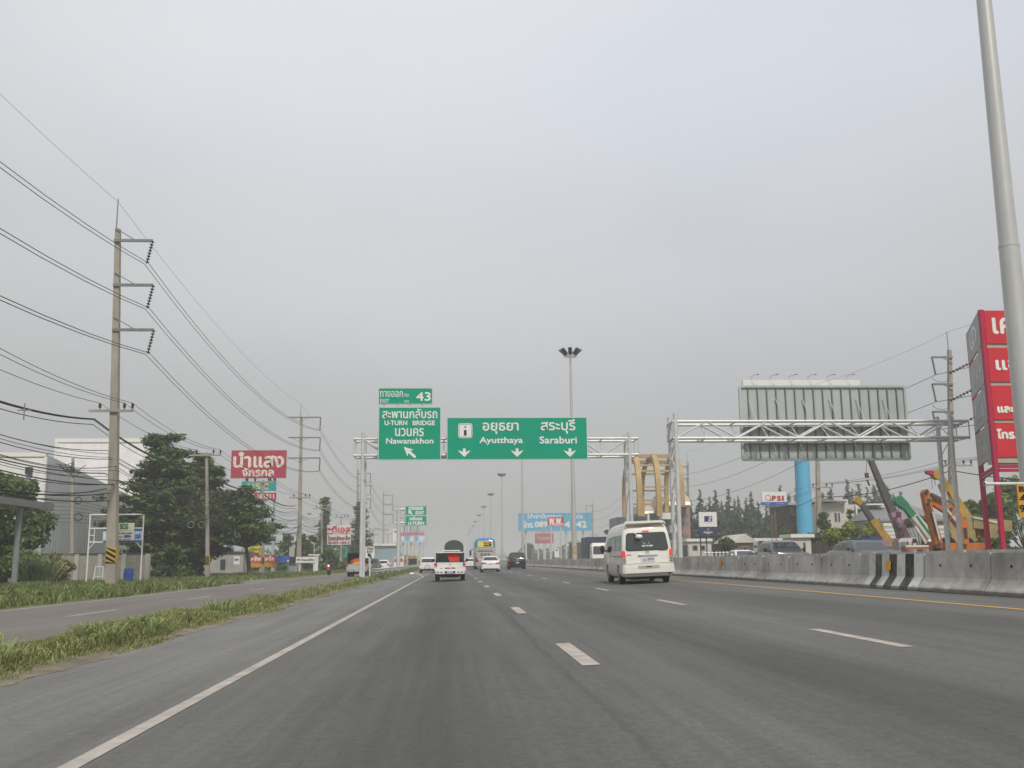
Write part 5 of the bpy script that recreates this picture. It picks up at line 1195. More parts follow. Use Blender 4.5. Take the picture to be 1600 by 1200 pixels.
# building under it
GB = mat('blue_grey_panel', (.17, .20, .23), .5, .1); PINK = mat('pink_wall', (.42, .25, .21), .8, .08, 1, dirt=.12); CREAMW = mat('cream_wall', (.58, .54, .48), .8, .07, 1, dirt=.15)
t = thing('office_building', 'grey and pink low building with barrel roofs under the golden arch', 'building', (bx(1030, 158), 158, g))
def pb(r, Y, dep, m, nm):
    x0, x1, z0, z1 = prect(r, Y); return MB().box(x0, x1, Y, Y + dep, z0, z1).build(nm, m, t)
pb((965, 808, 1000, 880), 158, 8, GB, 'wing'); pb((994, 803, 1014, 880), 157, 8, GB, 'wing'); pb((1015, 802, 1034, 880), 156.5, 8, mat('dark_blue_grey', (.10, .12, .14), .5, .1), 'wing')
pb((1013, 803, 1016, 880), 156, 1, PWHITE, 'pier')
pb((1034, 801, 1056, 811), 154, 4, PWHITE, 'sign_fascia'); pb((1034, 811, 1060, 880), 157, 8, GREYP, 'wall'); pb((1048, 820, 1062, 832), 154, 2, PWHITE, 'canopy')
pb((1058, 790, 1079, 880), 158, 8, PINK, 'tower')
for y_ in (802, 815, 833, 845): 
    w_ = pb((1061, y_, 1076, y_ + 6), 157.9, .08, GREYP, 'window'); x0, x1, z0, z1 = prect((1062, y_ + .8, 1067, y_ + 5.2), 157.9); MB().box(x0, x1, 157.84, 157.9, z0, z1).build('pane', GLASS, w_)
def barrel(r, Y, dep, m):
    x0, x1, z0, z1 = prect(r, Y); mb = MB(); n = 10
    prof = [(math.cos(a), math.sin(a)) for a in [math.pi * i / n for i in range(n + 1)]]
    v = [(x0, Y + dep / 2 - c * dep / 2, z0 + s * (z1 - z0)) for c, s in prof] + [(x1, Y + dep / 2 - c * dep / 2, z0 + s * (z1 - z0)) for c, s in prof]
    mb.add(v, [(i, i + n + 1, i + n + 2, i + 1) for i in range(n)] + [tuple(range(n + 1)), tuple(range(2 * n + 1, n, -1))])
    return mb.build('barrel_roof', m, t, smooth=30)
barrel((1036, 770, 1079, 790), 155, 10, mat('beige_roof', (.50, .44, .36), .4, .08, metal=.2)); pb((1036, 789, 1058, 802), 157, 8, CREAMW, 'wall'); pb((1056, 789, 1081, 792), 154.5, 9, GREYP, 'cornice')
barrel((1000, 789, 1036, 803), 160, 8, MATS['beige_roof'])

# ------------------------------------------------------------------ signs on the right
Y0 = 108
t = thing('shop_sign', 'tall sign board, white with navy letters above a navy panel on legs', 'signboard', (bx(1106, Y0), Y0, gz(27)))
b = pboard(t, (1092.5, 800, 1120, 823), Y0, .35, PWHITE, 'upper_board'); NAVYL = mat('navy_letters', (.025, .03, .15), .5)
ptext(b, 'I', (1101, 807, 1105.5, 814.6), Y0 - .02, NAVYL, .02); ptext(b, 'N', (1106, 807, 1112.5, 814.6), Y0 - .02, NAVYL, .015)
for q in ((1100, 806.4, 1113, 807.3), (1100, 814.2, 1113, 815)): pboard(b, q, Y0 - .022, .01, NAVYL, 'serif_bar')
ptext(b, 'office park', (1098, 816.5, 1116, 818), Y0 - .02, MATS['grey_letters'], 0)
b = pboard(t, (1092.5, 823.6, 1120, 836), Y0, .35, mat('navy_board', (.03, .045, .11), .5, .05), 'lower_board'); ptext(b, 'showroom', (1099.5, 830.3, 1113, 832.3), Y0 - .02, WHITE, .01); ptext(b, 'centre', (1103, 833, 1110, 834.3), Y0 - .02, WHITE, .005)
c = W(1106.5, 827.5, Y0); MB().add([(c.x + .16 * a, Y0 - .02, c.z + .16 * q) for a, q in ((0, -1.1), (.95, .1), (.6, .9), (0, .5), (-.6, .9), (-.95, .1))], [(0, 1, 2, 3), (0, 3, 4, 5)]).build('emblem', ORANGE, b)
for px in (1096.5, 1106, 1116.5): x = W(px, 850, Y0).x; MB().cyl((x, Y0 + .5, gz(27) - .1), (x, Y0 + .5, W(px, 805, Y0).z), .07, n=6).build('post', DARKMET, t)
MB().box(W(1084, 850, Y0).x, W(1124, 850, Y0).x, Y0 + .45, Y0 + .55, W(1100, 838.8, Y0).z, W(1100, 838, Y0).z).build('cross_rail', DARKMET, t)
Y0 = 112
t = thing('shop_sign', 'white sign board with red letters PSI and a dish emblem on a lattice post', 'signboard', (bx(1211, Y0), Y0, gz(27)))
b = pboard(t, (1190.5, 768.5, 1229, 784.3), Y0, .3, PWHITE, 'board')
REDL = mat('red_letters', (.42, .02, .05), .5)
for s_, q in (('P', (1207, 775, 1212, 782.2)), ('S', (1214.8, 775, 1219.6, 782.2)), ('I', (1222.5, 775, 1224, 782.2))): ptext(b, s_, q, Y0 - .02, REDL, .05)
c = W(1200, 778, Y0); n = 20; mb = MB(); mb.add([(c.x + rr * math.cos(a), Y0 - .02, c.z + rr * math.sin(a)) for rr in (.33, .27) for a in [2 * math.pi * i / n + .4 for i in range(n)]], [(i, (i + 1) % n, n + (i + 1) % n, n + i) for i in range(n)]); mb.build('dish_ring', REDL, b)
MB().box(c.x + .1, c.x + .38, Y0 - .025, Y0 - .018, c.z - .3, c.z - .22).box(c.x + .3, c.x + .36, Y0 - .024, Y0 - .016, c.z - .3, c.z - .05).build('dish_foot', DARKMET, b)
pboard(t, (1190.5, 784.6, 1230.5, 789), Y0 - .02, .3, BLUE, 'strip'); ptext(t, 'จานดาวเทียม', (1195, 786, 1203, 787.8), Y0 - .04, WHITE, 0); ptext(t, 'ศูนย์บริการ', (1214, 786, 1225, 787.8), Y0 - .04, WHITE, 0)
xa, xb_ = bx(1208, Y0 + .6), bx(1214, Y0 + .6)
for x in (xa, xb_):
    for y in (Y0 + .5, Y0 + .95): MB().cyl((x, y, 0), (x, y, W(1210, 775, Y0).z), .035, n=5).build('leg', mat('rusty_steel', (.20, .15, .10), .8, .25), t)
mb = MB(); z1 = W(1210, 789, Y0).z
for i in range(9): mb.cyl((xa if i % 2 else xb_, Y0 + .5, .3 + (z1 - .3) * i / 9), (xb_ if i % 2 else xa, Y0 + .5, .3 + (z1 - .3) * (i + 1) / 9), .025, n=4)
mb.build('lacing', MATS['rusty_steel'], t)
# far blue billboard and the red boards before it
Y0 = 300
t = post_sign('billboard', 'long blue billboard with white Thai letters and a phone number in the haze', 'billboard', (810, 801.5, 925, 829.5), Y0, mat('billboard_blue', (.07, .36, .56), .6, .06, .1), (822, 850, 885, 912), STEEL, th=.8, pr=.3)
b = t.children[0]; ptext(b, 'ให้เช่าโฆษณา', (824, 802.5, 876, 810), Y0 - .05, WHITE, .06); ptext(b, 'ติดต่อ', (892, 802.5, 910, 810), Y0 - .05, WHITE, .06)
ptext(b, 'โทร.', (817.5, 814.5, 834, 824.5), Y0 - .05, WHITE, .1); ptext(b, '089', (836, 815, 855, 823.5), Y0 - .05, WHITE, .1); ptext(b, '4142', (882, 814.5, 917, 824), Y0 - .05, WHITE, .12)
mb = MB()
for i in range(9): x = W(816 + i * 13, 800, Y0).x; mb.cyl((x, Y0 - 1.5, W(816, 800.6, Y0).z), (x, Y0, W(816, 800.6, Y0).z), .07, n=4)
mb.build('lamp_arms', STEEL, t); t.children[-1].name = 'lamp_arm'
Y0 = 215
t = post_sign('billboard', 'small red board with white letters in front of the long blue billboard', 'billboard', (855.5, 808, 881, 822), Y0, RED, (861, 876), STEEL, pr=.16); ptext(t.children[0], 'พ.พ.', (858.5, 810, 878.5, 819.5), Y0 - .03, WHITE, .07); pboard(t.children[0], (857, 820.3, 879.5, 821.2), Y0 - .04, .02, WHITE, 'rule')
Y0 = 235
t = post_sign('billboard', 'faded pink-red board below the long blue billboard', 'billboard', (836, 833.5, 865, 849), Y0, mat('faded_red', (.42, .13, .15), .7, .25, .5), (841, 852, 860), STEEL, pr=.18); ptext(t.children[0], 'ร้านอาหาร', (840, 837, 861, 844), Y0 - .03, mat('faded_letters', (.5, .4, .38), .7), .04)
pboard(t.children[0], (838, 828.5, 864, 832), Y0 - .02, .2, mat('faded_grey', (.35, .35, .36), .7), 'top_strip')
Y0 = 178; t = post_sign('direction_board', 'small white oncoming-side road sign with a black mark, hazy, over the barrier', 'road sign', (866.5, 857, 874, 871), Y0, PWHITE, (870,), STEEL, pr=.06)
c = W(870, 860, Y0); k = .3; MB().add([(c.x - k, Y0 - .02, c.z + k * .5), (c.x + k, Y0 - .02, c.z + k * .5), (c.x, Y0 - .02, c.z - k * .6)], [(2, 1, 0)]).build('mark', BLACK, t.children[0])
# green and grey low buildings left of the van
def simple_house(label, r, Y, wall, roof, dep=9, gable=0.0, nm='house', windows=(), over=.3, door=None):
    x0, x1, z0, z1 = prect(r, Y); gg = gz((x0 + x1) / 2)
    t = thing(nm, label, 'building', ((x0 + x1) / 2, Y, gg)); MB().box(x0, x1, Y, Y + dep, gg - .3, z1).build('wall', wall, t)
    if gable: xm = (x0 + x1) / 2; MB().prism([(x0 - over, Y - over, z1 + .003), (x1 + over, Y - over, z1 + .003), (xm, Y - over, z1 + gable)], (0, dep + 2 * over, 0)).build('roof', roof, t)
    else: MB().box(x0 - over, x1 + over, Y - over, Y + dep + over, z1 + .003, z1 + .35).build('roof', roof, t)
    for q in windows:
        w0, w1, v0, v1 = prect(q, Y); w_ = MB().box(w0, w1, Y - .07, Y - .002, v0, v1).build('window', GREYP, t); e = min(.1, (w1 - w0) * .15); MB().box(w0 + e, w1 - e, Y - .09, Y - .072, v0 + e, v1 - e).build('pane', GLASS, w_)
    if door: w0, w1, v0, v1 = prect(door, Y); MB().box(w0, w1, Y - .06, Y - .002, max(v0, gg), v1).build('door', DARKMET, t)
    return t
DGREEN = mat('dark_green_wall', (.05, .075, .05), .8, .15, .5)
simple_house('long low dark green building with a pale roof left of the white van', (898, 848, 950, 876), 200, DGREEN, mat('tan_roof', (.42, .37, .28), .7, .1), windows=((903, 850, 909, 854), (912, 850, 918, 854), (921, 850, 927, 854)))
SHED = corrugated('shed_sheet', (.58, .55, .50), .8, 'X')
simple_house('low white-roofed shed behind the golden arch, nearest the gantry legs', (1076, 846, 1112, 880), 128, CREAMW, PWHITE, windows=((1082, 852, 1090, 860), (1094, 852, 1102, 860)), door=(1063, 852, 1074, 880))
t = simple_house('low shed with sloping rusty-edged white roof behind the green bush', (1146, 848, 1183, 880), 124, mat('brown_wall', (.16, .11, .09), .8, .15), SHED, gable=1.1, windows=((1160, 854, 1168, 862),))
simple_house('long low open-fronted shed with a flat white fascia under the PSI board', (1182, 845, 1247, 880), 126, mat('dim_wall', (.16, .15, .14), .8, .12), PWHITE, windows=((1190, 850, 1204, 866), (1208, 850, 1222, 866), (1226, 850, 1240, 866)))
DKB = mat('dark_brown_cladding', (.06, .052, .048), .7, .15, .6)
t = simple_house('dark brown two-storey building left of the blue column', (1236.5, 789, 1275, 880), 136, DKB, mat('light_coping', (.40, .38, .35), .7), windows=((1243, 798, 1250, 821),))
t = simple_house('white corrugated fence-like shed behind the oncoming pickup', (1240, 840, 1268, 880), 98, SHED, PWHITE, dep=3, door=(1256, 848, 1259, 880)); simple_house('dark-doored brown garage beside the tall pole base', (1268.5, 841, 1296, 880), 99, mat('garage_brown', (.055, .045, .04), .8), DARKMET, dep=3, windows=((1276, 845, 1280, 860),))
# cream house
Y0 = 128
t = thing('house', 'cream two-storey house with flat roofs behind the yellow-green tree', 'building', (bx(1330, Y0), Y0, gz(40)))
def pb2(r, Y, dep, m, nm): x0, x1, z0, z1 = prect(r, Y); return MB().box(x0, x1, Y, Y + dep, z0, z1).build(nm, m, t)
pb2((1283, 786, 1322, 880), Y0, 8, CREAMW, 'wall'); pb2((1280, 780.5, 1324, 783.2), Y0 - 1.2, 10, CREAMW, 'flat_roof')
for px in (1284, 1302, 1321): pb2((px, 783.3, px + 2, 786), Y0 - .8, .3, CREAMW, 'roof_post')
pb2((1322, 788, 1390, 880), Y0 + 1, 8, CREAMW, 'wall'); pb2((1355, 786.8, 1386, 789), Y0 - 1, 3, PWHITE, 'beam'); pb2((1320, 780, 1325, 788), Y0 - 1, 1, PWHITE, 'pier')
for q in ((1304.5, 801, 1307.5, 815), (1310, 801, 1312.5, 815), (1340, 795, 1350, 812), (1362, 793, 1370, 812)):
    w_ = pb2(q, Y0 - .1 if q[0] < 1322 else Y0 + .9, .08, GREYP, 'window'); x0, x1, z0, z1 = prect((q[0] + .6, q[1] + .6, q[2] - .6, q[3] - .6), Y0); yy = (Y0 - .1 if q[0] < 1322 else Y0 + .9); MB().box(x0, x1, yy - .03, yy - .002, z0, z1).build('pane', GLASS, w_)
for px in (1338, 1355, 1371): pb2((px, 789, px + 2, 815), Y0 + .6, .3, PWHITE, 'column')
pb2((1350, 813, 1377, 816), Y0 - .5, 2, PWHITE, 'balcony_slab')
# grey gabled hall
Y0 = 122
t = thing('hall', 'large grey gabled hall behind the cranes', 'hall', (bx(1415, Y0), Y0, gz(45)))
ridge = W(1420, 781, Y0).z; ev = W(1400, 812, Y0).z; xa, xb_ = bx(1360, Y0), bx(1492, Y0); xm = bx(1418, Y0)
GROOF = mat('grey_roof', (.20, .21, .22), .6, .08, .4, dirt=.1)
MB().add([(xa, Y0, ev), (xb_, Y0, ev), (xb_ - 1.5, Y0 + 9, ridge), (xa + 3.3, Y0 + 9, ridge), (xa, Y0 + 18, ev), (xb_, Y0 + 18, ev)], [(0, 1, 2, 3), (3, 2, 5, 4), (0, 3, 4), (1, 5, 2)]).build('roof', GROOF, t)
MB().box(xa + .4, xb_ - .4, Y0 + .4, Y0 + 17, -.2, ev - .05).build('wall', mat('grey_wall', (.30, .31, .31), .8, .08, .5, dirt=.2), t)
MB().box(xa, xb_, Y0 - .12, Y0 - .01, ev - .25, ev + .02).build('gutter', GREYP, t)
simple_house('white slatted metal fence wall behind the pink crane boom', (1376, 822, 1414, 880), 112, corrugated('slat_sheet', (.58, .56, .54), .42, 'Z'), PWHITE, dep=.5, nm='fence_wall', over=.05)
simple_house('white slatted metal fence wall right of the orange digger arm', (1462, 826, 1486, 880), 108, MATS['slat_sheet'], PWHITE, dep=.5, nm='fence_wall', over=.05)
# white capped posts along the oncoming kerb
Y0 = 97
for i in range(14):
    x = bx(1101 + i * 5.75, Y0); t = thing('bollard', f'{(ORD + ["thirteenth", "fourteenth"])[i]} white capped post from the left beside the oncoming road', 'bollard', (x, Y0, gz(28)), 0, 'white capped posts in a row')
    zt_ = W(1101 + i * 5.75, 862.5 - i * .12, Y0).z
    MB().cyl((x, Y0, gz(28) - .1), (x, Y0, zt_ - .12), .07, n=8).build('post', PWHITE, t, smooth=40); MB().sph((x, Y0, zt_ - .1), .17, 8, 5, (1, 1, .6)).build('cap', PWHITE, t, smooth=60)
MB().box(bx(1098, Y0), bx(1180, Y0), Y0 + .3, Y0 + .4, gz(28), gz(28) + .9)
Y0 = 88; t = post_sign('notice_board', 'grey upright notice plate left of the oncoming pickup', 'sign plate', (1177.5, 847, 1183.5, 862), Y0, mat('plate_grey', (.34, .35, .38), .6), (1180.5,), STEEL, pr=.05); pboard(t.children[0], (1178.5, 852, 1182.5, 856), Y0 - .02, .015, DARKMET, 'window_mark')
Y0 = 34; t = post_sign('marker_post', 'slim grey sign plate on a post beside the striped barrier', 'sign plate', (1395, 846, 1405, 864), 62, mat('plate_lilac', (.32, .31, .35), .6), (1408,), PWHITE, pr=.05)

# ------------------------------------------------------------------ red and grey pylon sign
Yp = 50
GREYS = mat('pylon_grey', (.30, .315, .315), .5, .06); REDS = mat('pylon_red', (.56, .03, .045), .5, .06, .6, spec=.1)
c0 = W(1552.5, 700, Yp)           # near left corner column
cl = W(1530, 700, Yp + 5.4)    # far left corner column: the grey side runs back along the road
cr_x = c0.x + 3.9
t = thing('pylon_sign', 'tall red and grey pylon sign of stacked boxes at the right edge', 'pylon sign', (c0.x, Yp, gz(30)))
COLR = mat('pylon_column_red', (.40, .015, .06), .45, .06)
ztop = W(1540, 485, Yp).z
for (x, y) in ((c0.x, Yp), (cl.x, Yp + 5.4), (cr_x, Yp)): MB().box(x - .11, x + .11, y - .11, y + .11, gz(30) - .2, ztop + .02).build('column', COLR, t)
tiers = ((486, 537.5), (544, 597), (603, 656), (661, 714.5))
side_txt = (None, 'บาต', 'เชา', 'ธรณ')
front_txt = (('เค', (1551, 497, 1582, 521)), ('แช่', (1556, 556, 1590, 577.5)), ('และ', (1559, 635.5, 1584, 644)), ('โทร.', (1558, 671, 1588, 685)))
ux = Vector((cl.x - c0.x, 5.4, 0)); un = ux.normalized(); nrm = Vector((-un.y, un.x, 0))
if nrm.x > 0: nrm = -nrm
for k, (ya, yb_) in enumerate(tiers):
    za, zb_ = W(1545, ya, Yp).z, W(1545, yb_, Yp).z
    x = MB(); x.box(c0.x + .12, cr_x - .12, Yp - .12, Yp + .08, zb_, za); fb = x.build('front_box', REDS, t)
    a = c0 + un * .13; b = c0 + un * (ux.length - .13)
    pts = [(a.x, a.y, zb_ - .0), (b.x, b.y, zb_), (b.x, b.y, za), (a.x, a.y, za)]
    sb = MB().prism([Vector(p) + nrm * .14 for p in pts], -nrm * .10).build('side_box', GREYS, t)
    MB().box(c0.x + .14, cr_x - .14, Yp - .05, Yp + .95, zb_ - .3, zb_ - .01).build('underside_tray', mat('tray_beige', (.40, .36, .29), .6), fb)
    s_, r = front_txt[k]; x0, x1, z0, z1 = prect(r, Yp - .12); text_mb(s_, x0, x1, z0, z1, Yp - .14, .035).build('lettering', WHITE, fb)
    LG = mat('light_grey_letters', (.60, .62, .62), .5)
    def on_side(v2, f, m, nm='lettering'):
        # v2 in box units: u along the side from far to near, w upward
        pts_ = [c0 + un * (ux.length - .25 - u * (ux.length - .5)) + nrm * .15 + Vector((0, 0, (zb_ - c0.z) + w * (za - zb_))) for u, w in v2]
        MB().add(pts_, f).build(nm, m, sb)
    if k == 0:
        n = 22; ang = [math.radians(-60 + 300 * i / n) for i in range(n + 1)]
        v = [(.50 + .30 * math.cos(q), .52 + .34 * math.sin(q)) for q in ang] + [(.50 + .20 * math.cos(q), .52 + .24 * math.sin(q)) for q in ang]
        on_side(v, [(i, i + 1, n + 2 + i, n + 1 + i) for i in range(n)], LG, 'emblem')
        on_side([(.45, .32), (.55, .32), (.55, .72), (.45, .72), (.3, .62), (.7, .62), (.7, .54), (.3, .54)], [(0, 1, 2, 3)], LG, 'emblem'); on_side([(.22, .50), (.5, .50), (.5, .42), (.22, .42)], [(3, 2, 1, 0)], LG, 'emblem'); on_side([(.34, .2), (.72, .28), (.70, .38), (.36, .30)], [(0, 1, 2, 3)], LG, 'emblem')
    else:
        v, f = text_geo(side_txt[k])
        for d in (-.03, -.015, 0, .015, .03): on_side([(.16 + .66 * u + d, .2 + .58 * w) for u, w in v], f, LG)
for y_ in (729, 735):
    z = W(1545, y_, Yp).z; MB().box(c0.x + .19, cr_x - .19, Yp - .06, Yp + .06, z - .08, z + .08).build('tie_beam', COLR, t)
    MB().bar(c0 + un * .2 + Vector((0, 0, z - c0.z)), cl - un * .2 + Vector((0, 0, z - cl.z)), .12).build('tie_beam', COLR, t)

# ------------------------------------------------------------------ cranes and diggers
CRY = mat('crane_yellow', (.44, .27, .055), .6, .2, 2.0, dirt=.5); DULLY = mat('dull_yellow', (.34, .27, .12), .65, .2, 2.0, dirt=.5); CRG = mat('crane_dark', (.09, .085, .085), .5, .12); PINKM = mat('crane_pink', (.33, .19, .27), .6, .2, 2, dirt=.4); GRN = mat('crane_green', (.04, .21, .12), .6, .2, 2, dirt=.4); CRW = mat('crane_white', (.56, .58, .54), .6, .12, 2, dirt=.45)
def seg(t, nm, p0, p1, Y, w0, w1, m, Y1=None):
    a = W(*p0, Y); b = W(*p1, Y1 or Y); return MB().bar(a, b, w0 * .82, w0 * .82, w1 * .82, up=(0, 1, 0)).build(nm, m, t)
def carrier(t, cx, Y, g, ln, m, cab_m, wheels=3):
    """truck crane carrier: deck, wheels, cab"""
    MB().box(cx - 1.2, cx + 1.2, Y, Y + ln, g + .75, g + 1.25).build('deck', m, t)
    for i in range(wheels):
        for s in (-1, 1):
            y = Y + .9 + i * (ln - 1.8) / max(1, wheels - 1); w_ = MB().cyl((cx + s * .95, y, g + .52), (cx + s * 1.25, y, g + .52), .52, n=14).build('wheel', RUBBER, t, smooth=40)
# yellow and dark small crane
Y = 66; g = gz(40)
cx = W(1392, 850, Y).x; t = thing('truck_crane', 'yellow truck crane with a short raised boom left of the pink one', 'crane', (cx, Y, g)); carrier(t, cx, Y, g, 6, CRY, CRY)
seg(t, 'boom', (1390, 850), (1362, 812), Y + 1, .62, .55, CRY); seg(t, 'boom_extension', (1364, 815), (1344, 785), Y + 1.02, .44, .36, CRG); seg(t, 'boom_head', (1345, 787), (1335.5, 778.5), Y + 1.04, .42, .62, CRY)
c = W(1388, 849, Y); MB().box(c.x - 1, c.x + .5, Y + .2, Y + 2.8, g + 1.26, c.z + .3).build('turntable', CRY, t); c2 = W(1378, 852, Y); MB().box(c2.x - .5, c2.x + .4, Y - .2, Y + 1.4, g + 1.3, c2.z + .35).build('cab', PINKM, t)
# tall dark and pink crane
Y = 72
cx = W(1413, 850, Y).x; t = thing('truck_crane', 'tall crane with a dark telescopic boom and pink base section reaching behind the sign', 'crane', (cx, Y, g)); carrier(t, cx, Y, g, 7, PINKM, PINKM)
seg(t, 'boom', (1415, 846), (1395, 800), Y + 1, .85, .75, PINKM); seg(t, 'boom_extension', (1396.5, 804), (1375, 755), Y + 1.02, .66, .58, CRG); seg(t, 'boom_extension', (1376, 757), (1355, 706), Y + 1.04, .5, .42, CRG); seg(t, 'lift_cylinder', (1404, 850), (1397, 815), Y + .7, .2, .16, CRG)
a = W(1353.5, 706, Y + 1); b = W(1354, 739, Y + 1); MB().cyl(a, b, .02, n=4).build('hoist_rope', CRG, t); MB().box(b.x - .12, b.x + .12, Y + .9, Y + 1.1, b.z - .35, b.z).cyl((b.x, Y + 1, b.z - .5), (b.x + .15, Y + 1, b.z - .95), .07, n=6).build('hook_block', mat('hook_maroon', (.14, .05, .05), .5), t)
c = W(1400, 851, Y); MB().box(c.x - 1.2, c.x + 1.3, Y, Y + 3, g + 1.26, c.z + .45).build('machine_house', PINKM, t)
for i in range(4): p = W(1399 + i * 3.7, 811 + i * 8.5, Y + .55); MB().box(p.x - .12, p.x + .12, p.y - .03, p.y, p.z - .16, p.z + .16).build('boom_mark', CRG, t)
# white crane with green tip
Y = 69
cx = W(1440, 850, Y).x; t = thing('truck_crane', 'white truck crane with a green boom head lowered towards the left', 'crane', (cx, Y, g)); carrier(t, cx, Y, g, 7, mat('carrier_orange', (.42, .14, .05), .6), CRW)
seg(t, 'boom', (1459, 846), (1424, 803), Y + 1, .8, .66, CRW); seg(t, 'boom_extension', (1426, 806), (1413, 790), Y + .95, .6, .5, GRN); seg(t, 'boom_head', (1416, 793), (1401, 780.5), Y + .93, .62, .85, GRN); seg(t, 'jib_tip', (1403, 782), (1390, 780), Y + .9, .35, .15, GRN)
seg(t, 'boom_stripe', (1454, 836), (1432, 806), Y + .35, .16, .16, GRN); seg(t, 'lift_cylinder', (1447, 849), (1430, 822), Y + .4, .22, .16, CRW)
a = W(1405, 787, Y + 1); b = W(1404, 800, Y + 1); MB().cyl(a, b, .02, n=4).box(b.x - .15, b.x + .15, b.y - .1, b.y + .1, b.z - .4, b.z).build('hook_block', MATS['hook_maroon'], t)
x0, x1, z0, z1 = prect((1420, 840, 1435, 853), Y - 1); cb_ = MB().prism([(x0, Y - 1, z0), (x1, Y - 1, z0), (x1, Y - 1, z1), (x0 + .35, Y - 1, z1), (x0, Y - 1, (z0 + z1) / 2)], (0, 1.9, 0)).build('cab', CRW, t); MB().box(x0 + .28, x1 - .12, Y - 1.03, Y - 1.003, z0 + .22, z1 - .07).build('window', GLASS, cb_)
x0, x1, z0, z1 = prect((1415, 852, 1463, 858), Y - 1.2); MB().box(x0, x1, Y - 1.2, Y - 1.05, z0, z1).build('rail_board', MATS['carrier_orange'], t); MB().box(x0, x1, Y - 1.23, Y - 1.202, z1 - .12, z1 + .01).build('white_rail', PWHITE, t)
for i in range(6): x = x0 + (x1 - x0) * (i + .5) / 6; MB().cyl((x, Y - 1.15, z1), (x, Y - 1.15, z1 + .28), .04, n=5).build('rail_post', DARKMET, t)
MB().sph(W(1458, 846, Y - .4), .35, 7, 5, (1.4, 1, .5)).build('tarpaulin', PWHITE, t, smooth=60)
# orange excavator
Y = 64; cx = W(1515, 850, Y).x
t = thing('excavator', 'orange excavator with its arm folded upright behind the gantry legs', 'excavator', (cx, Y, g))
ar = MB(); P_ = [W(*q, Y) for q in ((1443, 770), (1446, 765), (1450, 764), (1454, 771), (1459, 800), (1473, 846), (1471, 856), (1464, 856), (1454, 815), (1447, 790))]
ar.prism(P_, (0, .55, 0)).build('dipper_arm', ORANGE, t)
bm = MB(); P_ = [W(*q, Y + .1) for q in ((1451, 778), (1454, 770), (1462, 775), (1500, 799), (1514, 822), (1508, 838), (1500, 826), (1484, 805), (1456, 787))]
bm.prism(P_, (0, .5, 0)).build('boom', ORANGE, t)
seg(t, 'arm_cylinder', (1455, 772), (1481, 784), Y - .1, .2, .16, CRG); MB().sph(W(1453, 779, Y - .05), .16, 8, 6, (1, .5, 1)).build('pivot_pin', DULLY, t, smooth=60)
MB().box(cx - 1.3, cx + 1.6, Y + .2, Y + 3, g + 1.0, W(1515, 848, Y).z).build('machine_house', ORANGE, t)
x0, x1, z0, z1 = prect((1503, 823, 1512, 850), Y); cb_ = MB().box(x0, x1, Y - .1, Y + .19, z0, z1).build('cab', ORANGE, t); MB().box(x0 + .08, x1 - .08, Y - .13, Y - .102, z0 + .35, z1 - .08).build('window', GLASS, cb_)
for s in (-1, 1): MB().prism([(cx + s * 1.1 - .3, Y + .1, g + .25), (cx + s * 1.1 - .3, Y + .3, g), (cx + s * 1.1 - .3, Y + 3, g), (cx + s * 1.1 - .3, Y + 3.3, g + .3), (cx + s * 1.1 - .3, Y + 3, g + .8), (cx + s * 1.1 - .3, Y + .3, g + .8)], (.6, 0, 0)).build('track', RUBBER, t)
c = W(1467, 851, Y); MB().sph((c.x, Y + .3, c.z - .2), .34, 8, 6, (1, .8, .7)).build('bucket', DARKMET, t, smooth=40)
# hoses, rams and joints on the excavator arm
for o_ in (0, .12): MB().tube([W(1453, 776, Y - .1) + Vector((o_, 0, 0)), W(1449, 790, Y - .12) + Vector((o_, 0, .1)), W(1456, 812, Y - .12) + Vector((o_, 0, 0)), W(1463, 838, Y - .12) + Vector((o_, 0, 0))], .035, 5).build('hydraulic_hose', RUBBER, t)
seg(t, 'boom_ram', (1497, 818), (1477, 793), Y - .12, .2, .14, STEEL); seg(t, 'bucket_ram', (1457, 800), (1468, 843), Y - .14, .16, .12, STEEL)
for q in ((1448, 768), (1468, 850), (1486, 796)): MB().cyl(W(q[0], q[1], Y - .16), W(q[0], q[1], Y + .02), .13, n=10).build('pin_joint', CRG, t)
for q in ((1446, 785), (1451, 806), (1457, 828)): p = W(*q, Y - .02); MB().box(p.x - .06, p.x + .32, Y - .03, Y - .005, p.z - .04, p.z + .04).build('weld_band', DULLY, t)
# yellow crane with long boom and outriggers
Y = 68; cx = W(1540, 850, Y).x
t = thing('truck_crane', 'big yellow truck crane with outriggers beside the red pylon legs', 'crane', (cx, Y, g)); carrier(t, cx, Y, g, 8, CRY, CRY)
seg(t, 'boom', (1513, 815), (1487, 772), Y + 1, .8, .62, CRY); seg(t, 'boom_extension', (1489, 775), (1470, 745), Y + 1.02, .5, .42, CRY); hd = MB(); hd.prism([W(*q, Y + .9) for q in ((1458.5, 735), (1466, 732.5), (1473, 738), (1476, 747), (1467, 749), (1460, 746))], (0, .6, 0)).build('boom_head', CRY, t)
MB().prism([W(*q, Y + .85) for q in ((1448.5, 735), (1456, 735), (1460, 739), (1459, 743), (1453, 741), (1449, 739.5))], (0, .4, 0)).build('hook_head', mat('crane_magenta', (.35, .03, .09), .5), t)
MB().prism([W(*q, Y + .8) for q in ((1470, 757), (1478, 752), (1482, 768), (1476, 772))], (0, .5, 0)).build('boom_bracket', CRY, t)
for px in (1455, 1460): a = W(px, 742, Y + 1); MB().cyl(a, a - Vector((0, 0, 1.0 if px < 1458 else .75)), .02, n=4).build('hoist_rope', CRG, t)
